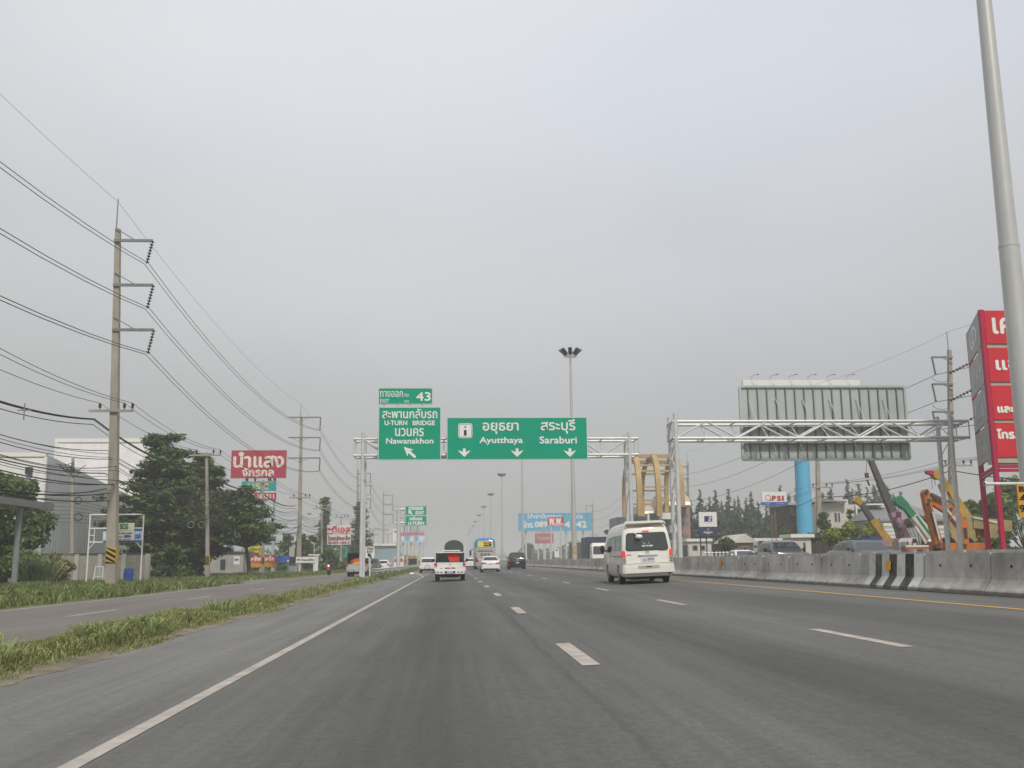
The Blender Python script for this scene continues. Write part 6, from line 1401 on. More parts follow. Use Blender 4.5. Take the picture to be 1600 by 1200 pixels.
b0, b1_ = W(1518, 817, Y - .6), W(1578, 822, Y - .6); MB().bar(b0, b1_, .75, .6, up=(0, 1, 0)).build('folded_boom', DULLY, t); seg(t, 'lift_cylinder', (1520, 808), (1560, 817), Y - .9, .18, .16, CRW)
MB().prism([W(*q, Y - .8) for q in ((1509, 808), (1521, 806), (1526, 850), (1511, 853))], (0, .7, 0)).build('pillar', DULLY, t)
for q in ((1489, 815, 1496, 850), (1546, 826, 1552, 842)): a, b = W(q[0], q[1], Y - 1), W(q[2], q[3], Y - 1); MB().bar(a, b, .75, .3, up=(0, 1, 0)).build('outrigger', DULLY, t)
MB().prism([W(*q, Y - .5) for q in ((1526, 826), (1545, 829), (1547, 842), (1528, 840))], (0, 1.2, 0)).build('machine_house', ORANGE, t)
for px in (1483, 1512): c = W(px, 852, Y - 1.2); MB().cyl((c.x, Y - 1.2, c.z), (c.x, Y - .8, c.z), .55, n=16).build('spare_wheel', RUBBER, t, smooth=40)
# ------------------------------------------------------------------ vehicles (local frame: rear at y = 0, nose towards +y, ground z = 0)
class Shell:
    """body lofted through level outlines: rows of (z, half width, rear y, front y, corner radius)"""
    def __init__(s, rows, n=4): s.rows = rows; s.n = n
    def at(s, z, k): return float(np.interp(z, [r[0] for r in s.rows], [r[k] for r in s.rows]))
    def outline(s, z, w, y0, y1, r):
        out = []; n = s.n; r = min(r, w * .95, (y1 - y0) * .45)
        for cx, cy, a0 in ((w - r, y0 + r, -90), (w - r, y1 - r, 0), (-w + r, y1 - r, 90), (-w + r, y0 + r, 180)):
            for i in range(n + 1):
                a = math.radians(a0 + 90 * i / n); out.append((cx + r * math.cos(a), cy + r * math.sin(a), z))
        return out
    def mb(s):
        mb = MB(); m = 4 * (s.n + 1); v = []
        for row in s.rows: v += s.outline(*row)
        fs = [(j * m + i, j * m + (i + 1) % m, (j + 1) * m + (i + 1) % m, (j + 1) * m + i) for j in range(len(s.rows) - 1) for i in range(m)]
        fs += [tuple(range(m - 1, -1, -1)), tuple(range((len(s.rows) - 1) * m, len(s.rows) * m))]
        return mb.add(v, fs)
    def rear(s, rows, off=.012):
        """panel on the rear face; rows of (z, x0, x1) from the bottom up"""
        v = []; 
        for z, a, b in rows: y = s.at(z, 2) - off; v += [(a, y, z), (b, y, z)]
        return MB().add(v, [(2 * i, 2 * i + 1, 2 * i + 3, 2 * i + 2) for i in range(len(rows) - 1)])
    def front(s, rows, off=.012):
        v = []
        for z, a, b in rows: y = s.at(z, 3) + off; v += [(b, y, z), (a, y, z)]
        return MB().add(v, [(2 * i, 2 * i + 1, 2 * i + 3, 2 * i + 2) for i in range(len(rows) - 1)])
    def side(s, sd, rows, off=.010):
        """panel on a side; rows of (z, y0, y1)"""
        v = []
        for z, a, b in rows: x = sd * (s.at(z, 1) + off); v += [(x, a, z), (x, b, z)]
        f = [(2 * i, 2 * i + 1, 2 * i + 3, 2 * i + 2) for i in range(len(rows) - 1)]
        return MB().add(v, f if sd > 0 else [q[::-1] for q in f])
def rrows(z0, z1, xb0, xb1, xt0, xt1, r=.06):
    """panel rows with softened corners"""
    out = []
    for t, q in ((0, 1), (.3, .45), (.75, .07), (1, 0)): out.append((z0 + r * t, xb0 + r * q, xb1 - r * q))
    n = 3; h = z1 - z0
    for i in range(1, n): t = i / n; out.append((z0 + r + (h - 2 * r) * t, xb0 + (xt0 - xb0) * t, xb1 + (xt1 - xb1) * t))
    for t, q in ((1, 0), (.75, .07), (.3, .45), (0, 1)): out.append((z1 - r * t, xt0 + r * q, xt1 - r * q))
    return out
def paint(name, rgb, rough=.3, var=.03): return mat(name, rgb, rough, var, 1.2, coat=.5, dirt=.10)
VW = paint('car_white', (.74, .715, .655)); VW2 = paint('car_white_clean', (.72, .72, .71)); VSIL = paint('car_silver', (.40, .41, .42)); VBLK = paint('car_black', (.012, .013, .015), .25); VGRY = paint('car_grey', (.12, .125, .13)); VDBL = paint('car_slate', (.06, .07, .085))
LAMPR = mat('lamp_red', (.55, .02, .015), .2, .05, coat=.6); LAMPB = mat('lamp_red_lit', (.80, .06, .035), .2, .05, emit=.25); LAMPC = mat('lamp_clear', (.42, .42, .42), .15, .1, coat=.6); CHROME = mat('chrome', (.55, .55, .55), .15, .03, metal=.9)
PLATE = mat('number_plate', (.66, .68, .74), .5, .04); HUB = mat('wheel_hub', (.30, .30, .31), .4, .1, metal=.6); PLAST = mat('black_plastic', (.025, .025, .027), .6, .1); TINT = mat('tinted_glass', (.035, .048, .042), .07, .05, spec=.8)
def wheels(t, w, ys, r=.33, tw=.22):
    for y in ys:
        for s in (-1, 1):
            x0, x1 = s * (w - tw), s * w; wl = MB().tube([(x0, y, r), (x0 + s * .03, y, r), (x1 - s * .03, y, r), (x1, y, r)], [r * .9, r, r, r * .9], 18).build('wheel', RUBBER, t, world=False, smooth=40)
            MB().cyl((x1 - s * .02, y, r), (x1 + s * .006, y, r), r * .62, r * .56, 14).build('rim', HUB, wl, world=False, smooth=40)
def arches(t, sh, ys, r, z0=.18):
    for y in ys:
        for s in (-1, 1):
            pts = [(s * (sh.at(max(sh.rows[0][0], r + r * math.sin(a)), 1) + .004), y + r * 1.13 * math.cos(a), r + r * 1.13 * math.sin(a)) for a in [math.pi * i / 12 - .35 for i in range(13)] + [math.pi + .35]]
            MB().poly(pts if s > 0 else pts[::-1]).build('wheel_arch', BLACK, t, world=False)
def plate(t, z, y, text, w=.34, h=.15, x=0.0):
    p = MB().box(x - w / 2, x + w / 2, y - .015, y, z, z + h).build('number_plate', PLATE, t, world=False)
    text_mb(text, x - w * .4, x + w * .4, z + h * .2, z + h * .8, y - .018, .001).build('lettering', NAVYL, p, world=False)

# ---- high-roof van
def make_van(label, full=True):
    t = thing('passenger_van', label, 'van')
    S = Shell([(.27, .86, .10, 5.1, .12), (.36, .925, .03, 5.25, .16), (.60, .945, .02, 5.36, .16), (.80, .945, .03, 5.36, .15), (1.18, .935, .05, 5.26, .14), (1.50, .905, .095, 4.98, .14), (1.84, .86, .15, 4.62, .15), (2.02, .82, .19, 4.40, .18), (2.14, .765, .24, 4.1, .24), (2.22, .69, .32, 3.7, .28), (2.262, .56, .45, 3.4, .3), (2.275, .40, .65, 3.1, .3)], 5)
    S.mb().build('body', VW, t, world=False, smooth=38)
    # roof spoiler lip
    MB().prism([(-.70, .05, 2.20), (-.76, .10, 2.13), (-.70, .42, 2.24), (.70, .42, 2.24), (.76, .10, 2.13), (.70, .05, 2.20)], (0, 0, .055)).build('roof_spoiler', VW, t, world=False, smooth=40)
    S.rear(rrows(1.20, 1.86, -.795, .795, -.735, .735, .08), .012).build('window_gasket', PLAST, t, world=False)
    rw = S.rear(rrows(1.225, 1.84, -.77, .77, -.712, .712, .07), .018).build('rear_window', TINT, t, world=False)
    y = S.at(1.42, 2) - .024
    mb = MB()
    for s in (-1, 1):
        for k in range(3): mb.add([(s * .025, S.at(1.435, 2) - .024, 1.435), (s * (.075 + .018 * k), S.at(1.47, 2) - .024, 1.455 + .012 * k), (s * (.12 + .01 * k), S.at(1.52, 2) - .024, 1.475 + .022 * k), (s * .07, S.at(1.47, 2) - .024, 1.445 + .006 * k)], [(0, 1, 2, 3) if s > 0 else (3, 2, 1, 0)])
    mb.build('wing_decal', WHITE, rw, world=False)
    v = text_mb('089 776 9098', -.17, .22, 1.345, 1.40, 0, .004); v.v = [(a, S.at(c, 2) - .024 + b, c) for a, b, c in v.v]; v.build('lettering', WHITE, rw, world=False)
    S.rear([(1.30, .43, .45), (1.75, .36, .385)], .0195).build('window_strut', BLACK, rw, world=False)
    bl = S.rear(rrows(1.885, 1.935, -.13, .13, -.125, .125, .02), .02).build('brake_light', LAMPB, t, world=False)
    S.rear([(2.10, -.22, .22), (2.112, -.22, .22)], .03).build('spoiler_lamp', LAMPR, t, world=False)
    # small rear-view mirror on an arm at the back window
    m = MB().cyl((-.40, .12, 1.87), (-.375, -.02, 1.79), .022, n=6).sph((-.29, -.10, 1.715), .135, 10, 7, (1, .55, .62)).build('rear_mirror', VW2, t, world=False, smooth=50)
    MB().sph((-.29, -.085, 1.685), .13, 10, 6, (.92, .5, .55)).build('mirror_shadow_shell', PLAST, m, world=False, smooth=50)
    for s in (-1, 1):
        x0, x1 = (s * .80, s * .957); a, b = min(x0, x1), max(x0, x1)
        def lampbox(z0, z1, mm, nm, par=t):
            w0, w1 = S.at(z0, 1), S.at(z1, 1); y0 = S.at(z0, 2) - .012; y1 = S.at(z1, 2) - .012
            v = [(s * .80, y0, z0), (s * (w0 - .03), y0 + .01, z0), (s * (w0 + .012), y0 + .10, z0), (s * (w0 + .012), y0 + .17, z0), (s * .82, y1, z1), (s * (w1 - .03), y1 + .01, z1), (s * (w1 + .012), y1 + .10, z1), (s * (w1 + .010), y1 + .13, z1)]
            f = [(0, 1, 5, 4), (1, 2, 6, 5), (2, 3, 7, 6), (4, 5, 6, 7), (3, 2, 1, 0)]
            return MB().add(v, f if s > 0 else [q[::-1] for q in f]).build(nm, mm, par, world=False)
        tl = lampbox(.98, 1.22, LAMPB, 'tail_light'); l2 = lampbox(.74, .975, LAMPC, 'lower_lamp', tl)
        for k in range(3): S.rear([(.79 + .065 * k, s * .81, s * .90), (.815 + .065 * k, s * .81, s * .90)] if s > 0 else [(.79 + .065 * k, -.90, -.81), (.815 + .065 * k, -.90, -.81)], .0155).build('lamp_bar', PLAST, l2, world=False)
        # side glazing
        wn = S.side(s, rrows(1.24, 1.80, .32, 1.62, .40, 1.60, .06)).build('side_window', TINT, t, world=False); S.side(s, rrows(1.24, 1.80, 1.70, 2.95, 1.70, 2.93, .06)).build('side_window', TINT, t, world=False); S.side(s, rrows(1.20, 1.76, 3.05, 4.45, 3.05, 4.05, .06)).build('front_window', TINT, t, world=False)
        for yy, hh in ((1.66, 1.86), (3.0, 1.9)): S.side(s, [(.45, yy - .006, yy + .006), (1.2, yy - .006, yy + .006), (hh, yy - .006, yy + .006)], .006).build('door_seam', PLAST, t, world=False)
        S.side(s, [(1.02, .35, 3.0), (1.045, .35, 3.0)], .008).build('door_rail', GREYP, t, world=False); S.side(s, [(.62, 1.4, 2.3), (.66, 1.4, 2.3)], .008).build('side_badge', PWHITE, t, world=False)
        MB().sph((s * 1.08, 4.35, 1.34), .15, 8, 6, (.6, .45, 1.1)).cyl((s * .9, 4.35, 1.25), (s * 1.05, 4.35, 1.3), .03, n=6).build('door_mirror', PLAST, t, world=False, smooth=50)
    S.front(rrows(1.22, 1.95, -.80, .80, -.70, .70, .08)).build('windscreen', TINT, t, world=False)
    # bumper, seams, handle, badges
    bp = MB().prism([(-.955, .40, .40), (-.955, -.02, .40), (-.87, -.085, .40), (.87, -.085, .40), (.955, -.02, .40), (.955, .40, .40)], (0, 0, .21)).prism([(-.95, .40, .612), (-.95, .01, .612), (-.88, -.05, .612), (.88, -.05, .612), (.95, .01, .612), (.95, .40, .612)], (0, 0, .11)).build('bumper', VW, t, world=False, smooth=30)
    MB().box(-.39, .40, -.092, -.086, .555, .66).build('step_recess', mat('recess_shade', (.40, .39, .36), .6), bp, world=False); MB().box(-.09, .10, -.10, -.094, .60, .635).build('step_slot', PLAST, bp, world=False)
    S.rear([(.735, -.90, .90), (.745, -.90, .90)], .006).build('door_seam', PLAST, t, world=False)
    h = S.rear([(1.00, -.36, .37), (1.045, -.36, .37)], .03).build('plate_bar', CHROME, t, world=False); MB().sph((-.27, S.at(1.05, 2) - .05, 1.055), .055, 8, 5, (1.2, .6, .6)).build('handle_cap', PWHITE, h, world=False, smooth=60)
    plate(t, .80, S.at(.86, 2) - .012, 'นข 8909', .52, .17, .02)
    n = 16; mb = MB(); yy = S.at(1.12, 2) - .016
    for rx, rz, ox, oz in ((.075, .05, 0, 0), (.032, .05, 0, 0), (.055, .02, 0, .025)): mb.add([(ox + k * rx * math.cos(a), yy, 1.14 + oz + k * rz * math.sin(a)) for k in (1, .8) for a in [2 * math.pi * i / n for i in range(n)]], [(i, (i + 1) % n, n + (i + 1) % n, n + i) for i in range(n)])
    mb.build('emblem', CHROME, t, world=False)
    for s_, a, b, z, mm in (('HIACE', -.76, -.60, 1.07, GREYP), ('COMMUTER', .45, .74, 1.195, mat('maroon_badge', (.2, .06, .05), .5))): v = text_mb(s_, a, b, z - .02, z + .018, S.at(z, 2) - .014, .003); v.build('badge', mm, t, world=False)
    MB().box(-.8, .8, .15, 5.0, .20, .30).box(-.6, .6, .3, 1.6, .16, .22).build('underbody', BLACK, t, world=False); MB().cyl((.78, .0, .34), (.78, .5, .34), .035, n=8).build('exhaust_pipe', DARKMET, t, world=False); MB().box(.05, .3, .9, 1.2, .14, .36).build('axle_housing', BLACK, t, world=False)
    arches(t, S, (1.15, 4.1), .34); wheels(t, .93, (1.15, 4.1), .335, .20); 
    return t
v = make_van('white high-roof passenger van in the right lane beside the median barrier, brake lights on')
v.location = (7.16, 36.7, gz(7.16)); v.rotation_euler = (0, math.atan(KX) * -1, math.radians(-1.0))

# ---- pick-ups
def make_pickup(label, pm, cargo=None, canopy=False, name='pickup_truck', rack=True, detail=True, tail='พรโชว ลิขิต'):
    t = thing(name, label, 'pickup truck')
    S = Shell([(.42, .80, .10, 5.0, .12), (.55, .875, .04, 5.08, .14), (.85, .89, .03, 5.1, .14), (1.02, .885, .04, 5.02, .12), (1.06, .86, .06, 4.9, .12)], 4)
    # lower body: nose and cab part, and the open bed built from its walls
    S2 = Shell([(.42, .80, 1.72, 5.0, .10), (.55, .875, 1.70, 5.08, .14), (.85, .89, 1.70, 5.1, .14), (1.02, .885, 1.70, 5.02, .12), (1.06, .86, 1.72, 4.6, .12)], 4)
    S2.mb().build('body', pm, t, world=False, smooth=38)
    CB = Shell([(1.02, .86, 1.74, 4.35, .14), (1.30, .81, 1.80, 4.05, .14), (1.56, .735, 1.92, 3.62, .16), (1.66, .66, 2.02, 3.42, .2), (1.70, .5, 2.2, 3.2, .2)], 4)
    cb = CB.mb().build('cab', pm, t, world=False, smooth=38)
    CB.rear(rrows(1.14, 1.54, -.72, .72, -.64, .64, .06)).build('rear_window', GLASS, cb, world=False); CB.front(rrows(1.10, 1.58, -.75, .75, -.64, .64, .06)).build('windscreen', GLASS, cb, world=False)
    for s in (-1, 1): CB.side(s, rrows(1.10, 1.55, 2.0, 2.95, 2.08, 2.92, .06)).build('side_window', GLASS, cb, world=False); CB.side(s, rrows(1.10, 1.53, 3.05, 4.0, 3.05, 3.62, .06)).build('side_window', GLASS, cb, world=False)
    bed = MB().box(-.80, .80, .10, 1.7, .60, .66)
    for s in (-1, 1):
        a, b = sorted((s * .80, s * .885)); bed.box(a, b, .04, 1.72, .52, 1.06)
    bed.build('bed', pm, t, world=False)
    tg = MB().prism([(-.74, .03, .60), (.74, .03, .60), (.74, .03, 1.07), (-.74, .03, 1.07)], (0, .07, 0)).build('tailgate', pm, t, world=False)
    MB().box(-.74, .74, .022, .029, 1.04, 1.07).build('tailgate_lip', pm, tg, world=False)
    n = 14; MB().add([(k * .06 * math.cos(a), .02, .93 + k * .05 * math.sin(a)) for k in (1, .7) for a in [2 * math.pi * i / n for i in range(n)]], [(i, (i + 1) % n, n + (i + 1) % n, n + i) for i in range(n)]).build('emblem', CHROME, tg, world=False)
    if tail:
        text_mb(tail, -.30, .32, .70, .80, .018, .008).build('lettering', REDL, tg, world=False); text_mb('4X2', -.58, -.42, .715, .755, .018, .006).build('lettering', GREYP, tg, world=False); text_mb('DIESEL', .42, .66, .73, .77, .018, .004).build('lettering', MATS['light_grey_letters'], tg, world=False)
    for s in (-1, 1):
        a, b = sorted((s * .745, s * .898)); tl = MB().box(a, b, -.002, .12, .80, 1.03).build('tail_light', LAMPR, t, world=False); MB().box(a + .015, b - .015, -.008, -.0025, .81, .87).build('reversing_lamp', LAMPC, tl, world=False)
        MB().box(a, b, .0, .11, .60, .797).build('corner_panel', pm, t, world=False)
        MB().cyl((s * .98, 3.72, 1.16), (s * .86, 3.72, 1.12), .03, n=6).sph((s * 1.03, 3.72, 1.2), .14, 8, 6, (.7, .45, .75)).build('door_mirror', PLAST, t, world=False, smooth=50)
        a, b = sorted((s * .60, s * .86)); MB().box(a, b, .42, .45, .16, .50).build('mud_flap', RUBBER, t, world=False)
    bpr = MB().prism([(-.86, -.02, .42), (-.80, -.14, .42), (.80, -.14, .42), (.86, -.02, .42), (.86, .12, .42), (-.86, .12, .42)], (0, 0, .17)).build('rear_bumper', pm, t, world=False, smooth=30)
    MB().box(-.30, .30, -.15, -.141, .45, .575).build('plate_recess', PLAST, bpr, world=False); plate(bpr, .46, -.151, '82-2045', .34, .11)
    for s in (-1, 1):
        for k in range(2): a, b = sorted((s * (.42 + .2 * k), s * (.55 + .2 * k))); MB().box(a, b, -.148, -.1405, .48, .53).build('bumper_slot', PLAST, bpr, world=False)
    MB().box(-.84, .84, -.02, .10, .355, .415).build('underrun_bar', mat('dark_red', (.16, .02, .02), .6), t, world=False); MB().box(-.55, .55, .3, 4.8, .22, .42).build('underbody', BLACK, t, world=False)
    MB().sph((.08, 1.2, .34), .15, 8, 6, (1, 1, 1)).cyl((-.7, 1.2, .34), (.7, 1.2, .34), .06, n=6).build('rear_axle', BLACK, t, world=False, smooth=60)
    arches(t, S, (1.2, 4.15), .37); wheels(t, .87, (1.2, 4.15), .36, .23)
    if canopy:
        cn = MB().box(-.82, -.77, .08, 1.7, 1.07, 1.62).box(.77, .82, .08, 1.7, 1.07, 1.62).build('canopy', PLAST, t, world=False)
        MB().box(-.86, .86, .0, 1.75, 1.62, 1.67).build('canopy_roof', pm, cn, world=False)
        MB().box(-.76, .76, 1.5, 1.54, 1.08, 1.61).build('canopy_front', GLASS, cn, world=False)
        if rack: MB().box(-.42, .58, .3, 1.9, 1.73, 1.775).box(-.40, -.34, .4, .46, 1.67, 1.73).box(.5, .56, .4, .46, 1.67, 1.73).build('roof_rack', PWHITE, t, world=False)
    return t, S
pk, _ = make_pickup('white canopy pickup in the near lane with a red bundle in its open back', VW2, canopy=True)
pk.location = (-.18, 58.5, gz(-.18) + .005)
sx = pk.location
mb = MB(); r = random.Random(5); bl = []
for i in range(9): pass
mb.prism([(-.16, 0, 1.50), (-.10, 0, 1.585), (.18, 0, 1.60), (.52, 0, 1.59), (.56, 0, 1.48), (.53, 0, 1.12), (.0, 0, 1.10), (-.06, 0, 1.20), (-.13, 0, 1.36)], (0, .6, 0))
o = mb.build('bundle', mat('red_tarpaulin', (.62, .045, .025), .6, .25, 4, .6, 5), None, 25); o.location = (sx.x, sx.y + .22, sx.z); tag(o, 'bright red tarpaulin bundle in the open back of the white canopy pickup', 'bundle')
p2 = dup(pk, (-2.85, 112, gz(-2.85)), 0, 'white pickup further ahead at the exit lane, left of the canopy pickup')
for ch in list(p2.children):
    if ch.name.startswith(('canopy', 'roof_rack')):
        for q in list(ch.children): bpy.data.objects.remove(q)
        bpy.data.objects.remove(ch)

# ---- cars
def make_car(name, label, cat, pm, rows, cabin, glass, wy, lamp, wr=.31, hatch=False, platey=.55, extras=None):
    t = thing(name, label, cat); S = Shell(rows, 4); S.mb().build('body', pm, t, world=False, smooth=40)
    C = Shell(cabin, 4); c = C.mb().build('cabin', pm, t, world=False, smooth=40)
    z0, z1, wb, wt = glass; C.rear(rrows(z0, z1, -wb, wb, -wt, wt, .06)).build('rear_window', GLASS, c, world=False)
    fw = min(wb, C.at(z0, 1) - .08), min(wt, C.at(z1, 1) - .06); C.front(rrows(z0, z1, -fw[0], fw[0], -fw[1], fw[1], .06)).build('windscreen', GLASS, c, world=False)
    for s in (-1, 1):
        ya, yb_ = C.at(z0, 2), C.at(z0, 3); ta, tb = C.at(z1, 2), C.at(z1, 3); m_ = (ya + yb_) / 2 - .1
        C.side(s, rrows(z0, z1, ya + .3, m_ - .03, ta + .2, m_ - .03, .04)).build('side_window', GLASS, c, world=False); C.side(s, rrows(z0, z1, m_ + .03, yb_ - .35, m_ + .03, tb - .12, .04)).build('side_window', GLASS, c, world=False)
        lz0, lz1, lx0, lx1 = lamp; y = S.at((lz0 + lz1) / 2, 2)
        v = [(s * lx0, y - .012, lz0 + .02), (s * (lx1 - .06), y - .006, lz0), (s * (lx1 + .012), y + .12, lz0 + .01), (s * lx0, y - .012, lz1 - .03), (s * (lx1 - .06), y - .004, lz1), (s * (lx1 + .010), y + .16, lz1)]
        f = [(0, 1, 4, 3), (1, 2, 5, 4), (3, 4, 5), (2, 1, 0)]; MB().add(v, f if s > 0 else [q[::-1] for q in f]).build('tail_light', LAMPR, t, world=False)
        yf = S.at(.68, 3); MB().sph((s * (S.at(.68, 1) - .22), yf - .08, .68), .17, 8, 6, (1, .7, .5)).build('headlight', LAMPC, t, world=False, smooth=50)
        ym = C.at(z0, 3) - .55; MB().sph((s * (C.at(z0, 1) + .13), ym, z0 + .05), .12, 8, 6, (.8, .5, .7)).build('door_mirror', pm, t, world=False, smooth=50)
    y = S.at(platey, 2); plate(t, platey, y - .012, 'กข 4512', .36, .12)
    w0 = S.at(.45, 1); MB().prism([(-w0 + .02, .2, .28), (-w0 + .05, .0, .28), (-w0 + .16, -.05, .28), (w0 - .16, -.05, .28), (w0 - .05, .0, .28), (w0 - .02, .2, .28)], (0, 0, .24)).build('bumper', pm, t, world=False, smooth=35)
    MB().box(-w0 + .2, w0 - .2, -.056, -.051, .27, .34).build('bumper_valance', PLAST, t, world=False)
    MB().box(-w0 + .15, w0 - .15, .2, S.at(.4, 3) - .3, .17, .30).build('underbody', BLACK, t, world=False)
    S.rear([(lamp[1] - .17, -.42, .42), (lamp[1] - .145, -.42, .42)], .015).build('boot_trim', CHROME, t, world=False)
    arches(t, S, wy, wr + .01); wheels(t, rows[1][1] - .005, wy, wr, .2)
    return t
SED = [(.24, .78, .12, 4.35, .2), (.40, .865, .02, 4.5, .25), (.62, .88, .0, 4.52, .25), (.86, .865, .03, 4.45, .22), (.98, .82, .07, 4.2, .2), (1.03, .74, .14, 3.6, .2)]
SEDC = [(.98, .80, .45, 3.55, .16), (1.05, .78, .52, 3.38, .16), (1.36, .64, 1.02, 2.72, .2), (1.43, .54, 1.25, 2.45, .22), (1.455, .40, 1.5, 2.2, .2)]
sd1 = make_car('sedan_car', 'silver white sedan in the middle lane just behind the tall bus', 'car', VW2, SED, SEDC, (1.06, 1.36, .68, .56), (.85, 3.5), (.72, .88, .42, .85), platey=.68); sd1.location = (3.42, 92, gz(3.42))
SUVR = [(.34, .82, .12, 4.55, .18), (.50, .91, .02, 4.68, .2), (.80, .925, .0, 4.7, .2), (1.05, .915, .03, 4.6, .18), (1.12, .88, .06, 4.3, .16)]
SUVC = [(1.08, .89, .06, 3.6, .14), (1.20, .87, .10, 3.45, .14), (1.60, .76, .30, 2.9, .16), (1.72, .68, .42, 2.7, .2), (1.77, .5, .7, 2.4, .2)]
su = make_car('suv_car', 'black sport utility vehicle in the right lane ahead of the white van', 'car', VBLK, SUVR, SUVC, (1.18, 1.60, .74, .64), (.95, 3.75), (.82, 1.06, .76, .91), .37, platey=.62); su.location = (6.75, 106, gz(6.75))
n_ = 14; MB().cyl((0, -.05, .98), (0, .02, .98), .13, n=12).build('badge_disc', CHROME, su, world=False, smooth=40)
HATR = [(.24, .76, .12, 3.7, .2), (.40, .84, .02, 3.85, .25), (.62, .85, .0, 3.87, .25), (.92, .835, .05, 3.75, .22), (1.0, .79, .08, 3.4, .2)]
HATC = [(.96, .80, .10, 3.2, .16), (1.05, .77, .16, 3.05, .16), (1.38, .66, .38, 2.5, .2), (1.47, .56, .55, 2.25, .22), (1.50, .42, .8, 2.0, .2)]
ha = make_car('hatchback_car', 'white hatchback on the frontage road right of the EXIT plate', 'car', VW2, HATR, HATC, (1.05, 1.37, .64, .54), (.75, 3.1), (.78, .98, .50, .82), hatch=True, platey=.62); ha.location = (-9.05, 131, gz(-9))
o = dup(sd1, (7.2, 205, gz(7.2)), 0, 'small white car far ahead, left of the black sport utility vehicle')
o = dup(sd1, (1.0, 185, gz(1.0)), 0, 'small pale car far ahead, right of the white canopy pickup')
o = dup(ha, (2.45, 150, gz(2.4)), 0, 'white car partly hidden on the left of the tall bus')
fv = dup(v, (-9.55, 178, gz(-9)), 0, 'white high-roof van with a red-tinted back on the frontage road')
for ch in fv.children:
    if ch.name.startswith('rear_window'):
        q = ch; nm = ch.data.copy(); nm.materials.clear(); nm.materials.append(mat('window_red', (.35, .10, .08), .2)); q.data = nm
o = dup(sd1, (-34.3, 72, gz(-30)), math.pi / 2 * 0 + math.pi, 'silver car parked by the carport at the far left edge')
# frontage pickups
pf, _ = make_pickup('silver pickup with an orange load under a dark frame, behind the gantry post', VSIL, tail=None); pf.location = (-8.3, 88, gz(-8.3))
fr = MB()
for x in (-.8, .8):
    for y in (.12, 1.6): fr.box(x - .03, x + .03, y - .03, y + .03, 1.06, 1.98)
fr.box(-.83, .83, .06, 1.68, 1.98, 2.04).box(-.83, -.80, .1, 1.68, 1.3, 1.98).box(.80, .83, .1, 1.68, 1.3, 1.98).box(-.8, .8, 1.6, 1.66, 1.1, 1.98); fr.build('load_frame', PLAST, pf, world=False)
mb = MB(); mb.sph((0, .75, 1.12), .72, 12, 7, (1, .8, .75)); o = mb.build('cargo_heap', mat('orange_load', (.42, .09, .02), .8, .4, 3, .5, 6), None, 60); o.location = pf.location; tag(o, 'orange-brown load heaped under the dark frame of the silver pickup', 'cargo')
mb = MB(); mb.sph((.05, .2, 1.08), .40, 10, 6, (1.2, .5, .45)); o = mb.build('cargo_sheet', mat('yellow_load', (.62, .34, .03), .7, .2, 4), None, 60); o.location = pf.location; tag(o, 'yellow sheet at the tail of the load on the silver pickup', 'cargo')
po, _ = make_pickup('dark grey pickup on the frontage road between the EXIT plate and the white hatchback', VGRY, tail=None); po.location = (-9.1, 112, gz(-9.1))
# oncoming traffic behind the barriers, noses towards the camera
oc = dup(sd1, (17.38, 39.6 + 4.5, gz(16)), math.pi, 'dark slate sedan coming the other way behind the striped barrier')
for ch in oc.children:
    if ch.data.materials[0] == VW2:
        q = ch.data.copy(); q.materials.clear(); q.materials.append(VDBL); ch.data = q
op, _ = make_pickup('dark grey oncoming pickup over the barrier, left of the slate sedan', VGRY, tail=None); op.location = (17.45, 51 + 5, gz(17)); op.rotation_euler = (0, 0, math.pi)
o = dup(sd1, (20.4, 68 + 4.5, gz(20)), math.pi, 'white car coming the other way, half hidden behind the dark pickup')
bt = thing('parked_truck', 'blue topped truck seen just over the roof of the slate sedan', 'truck', (26.9, 66, gz(27)))
x0, x1, z0, z1 = prect((1345, 840.5, 1380, 847), 66); MB().box(x0, x1, 66, 68, z0 - .25, z1).build('load_cover', mat('blue_cover', (.03, .09, .32), .6, .15, 2), bt); MB().box(x0 + .05, x1 - .05, 66.1, 67.9, gz(27) + .7, z0 - .26).build('bed', GREYP, bt)
for yy in (66.5, 67.5):
    for xx in (x0 + .12, x1 - .3): MB().cyl((xx, yy, gz(27) + .42), (xx + .2, yy, gz(27) + .42), .42, n=12).build('wheel', RUBBER, bt)

# ---- bus
t = thing('coach_bus', 'tall grey coach with a blue roof and yellow back window in the middle lane', 'bus', (3.95, 124, gz(3.95)))
BUSG = paint('bus_grey', (.40, .40, .38), .4); BUSB = paint('bus_blue', (.03, .19, .42), .35)
S = Shell([(.35, 1.20, .06, 11.6, .15), (.6, 1.25, .0, 11.8, .2), (2.45, 1.25, .0, 11.8, .22), (2.6, 1.245, .01, 11.8, .25)], 4); S.mb().build('body', BUSG, t, world=False, smooth=40)
S2 = Shell([(2.602, 1.245, .01, 11.8, .25), (3.35, 1.22, .05, 11.6, .3), (3.62, 1.12, .12, 11.4, .4), (3.76, .9, .3, 11.2, .5), (3.80, .6, .6, 11, .5)], 5); up = S2.mb().build('upper_body', BUSB, t, world=False, smooth=40)
yw = S2.rear(rrows(2.66, 3.40, -.98, .98, -.93, .93, .14), .02).build('back_window_poster', mat('bus_yellow', (.68, .58, .10), .4, .05), up, world=False)
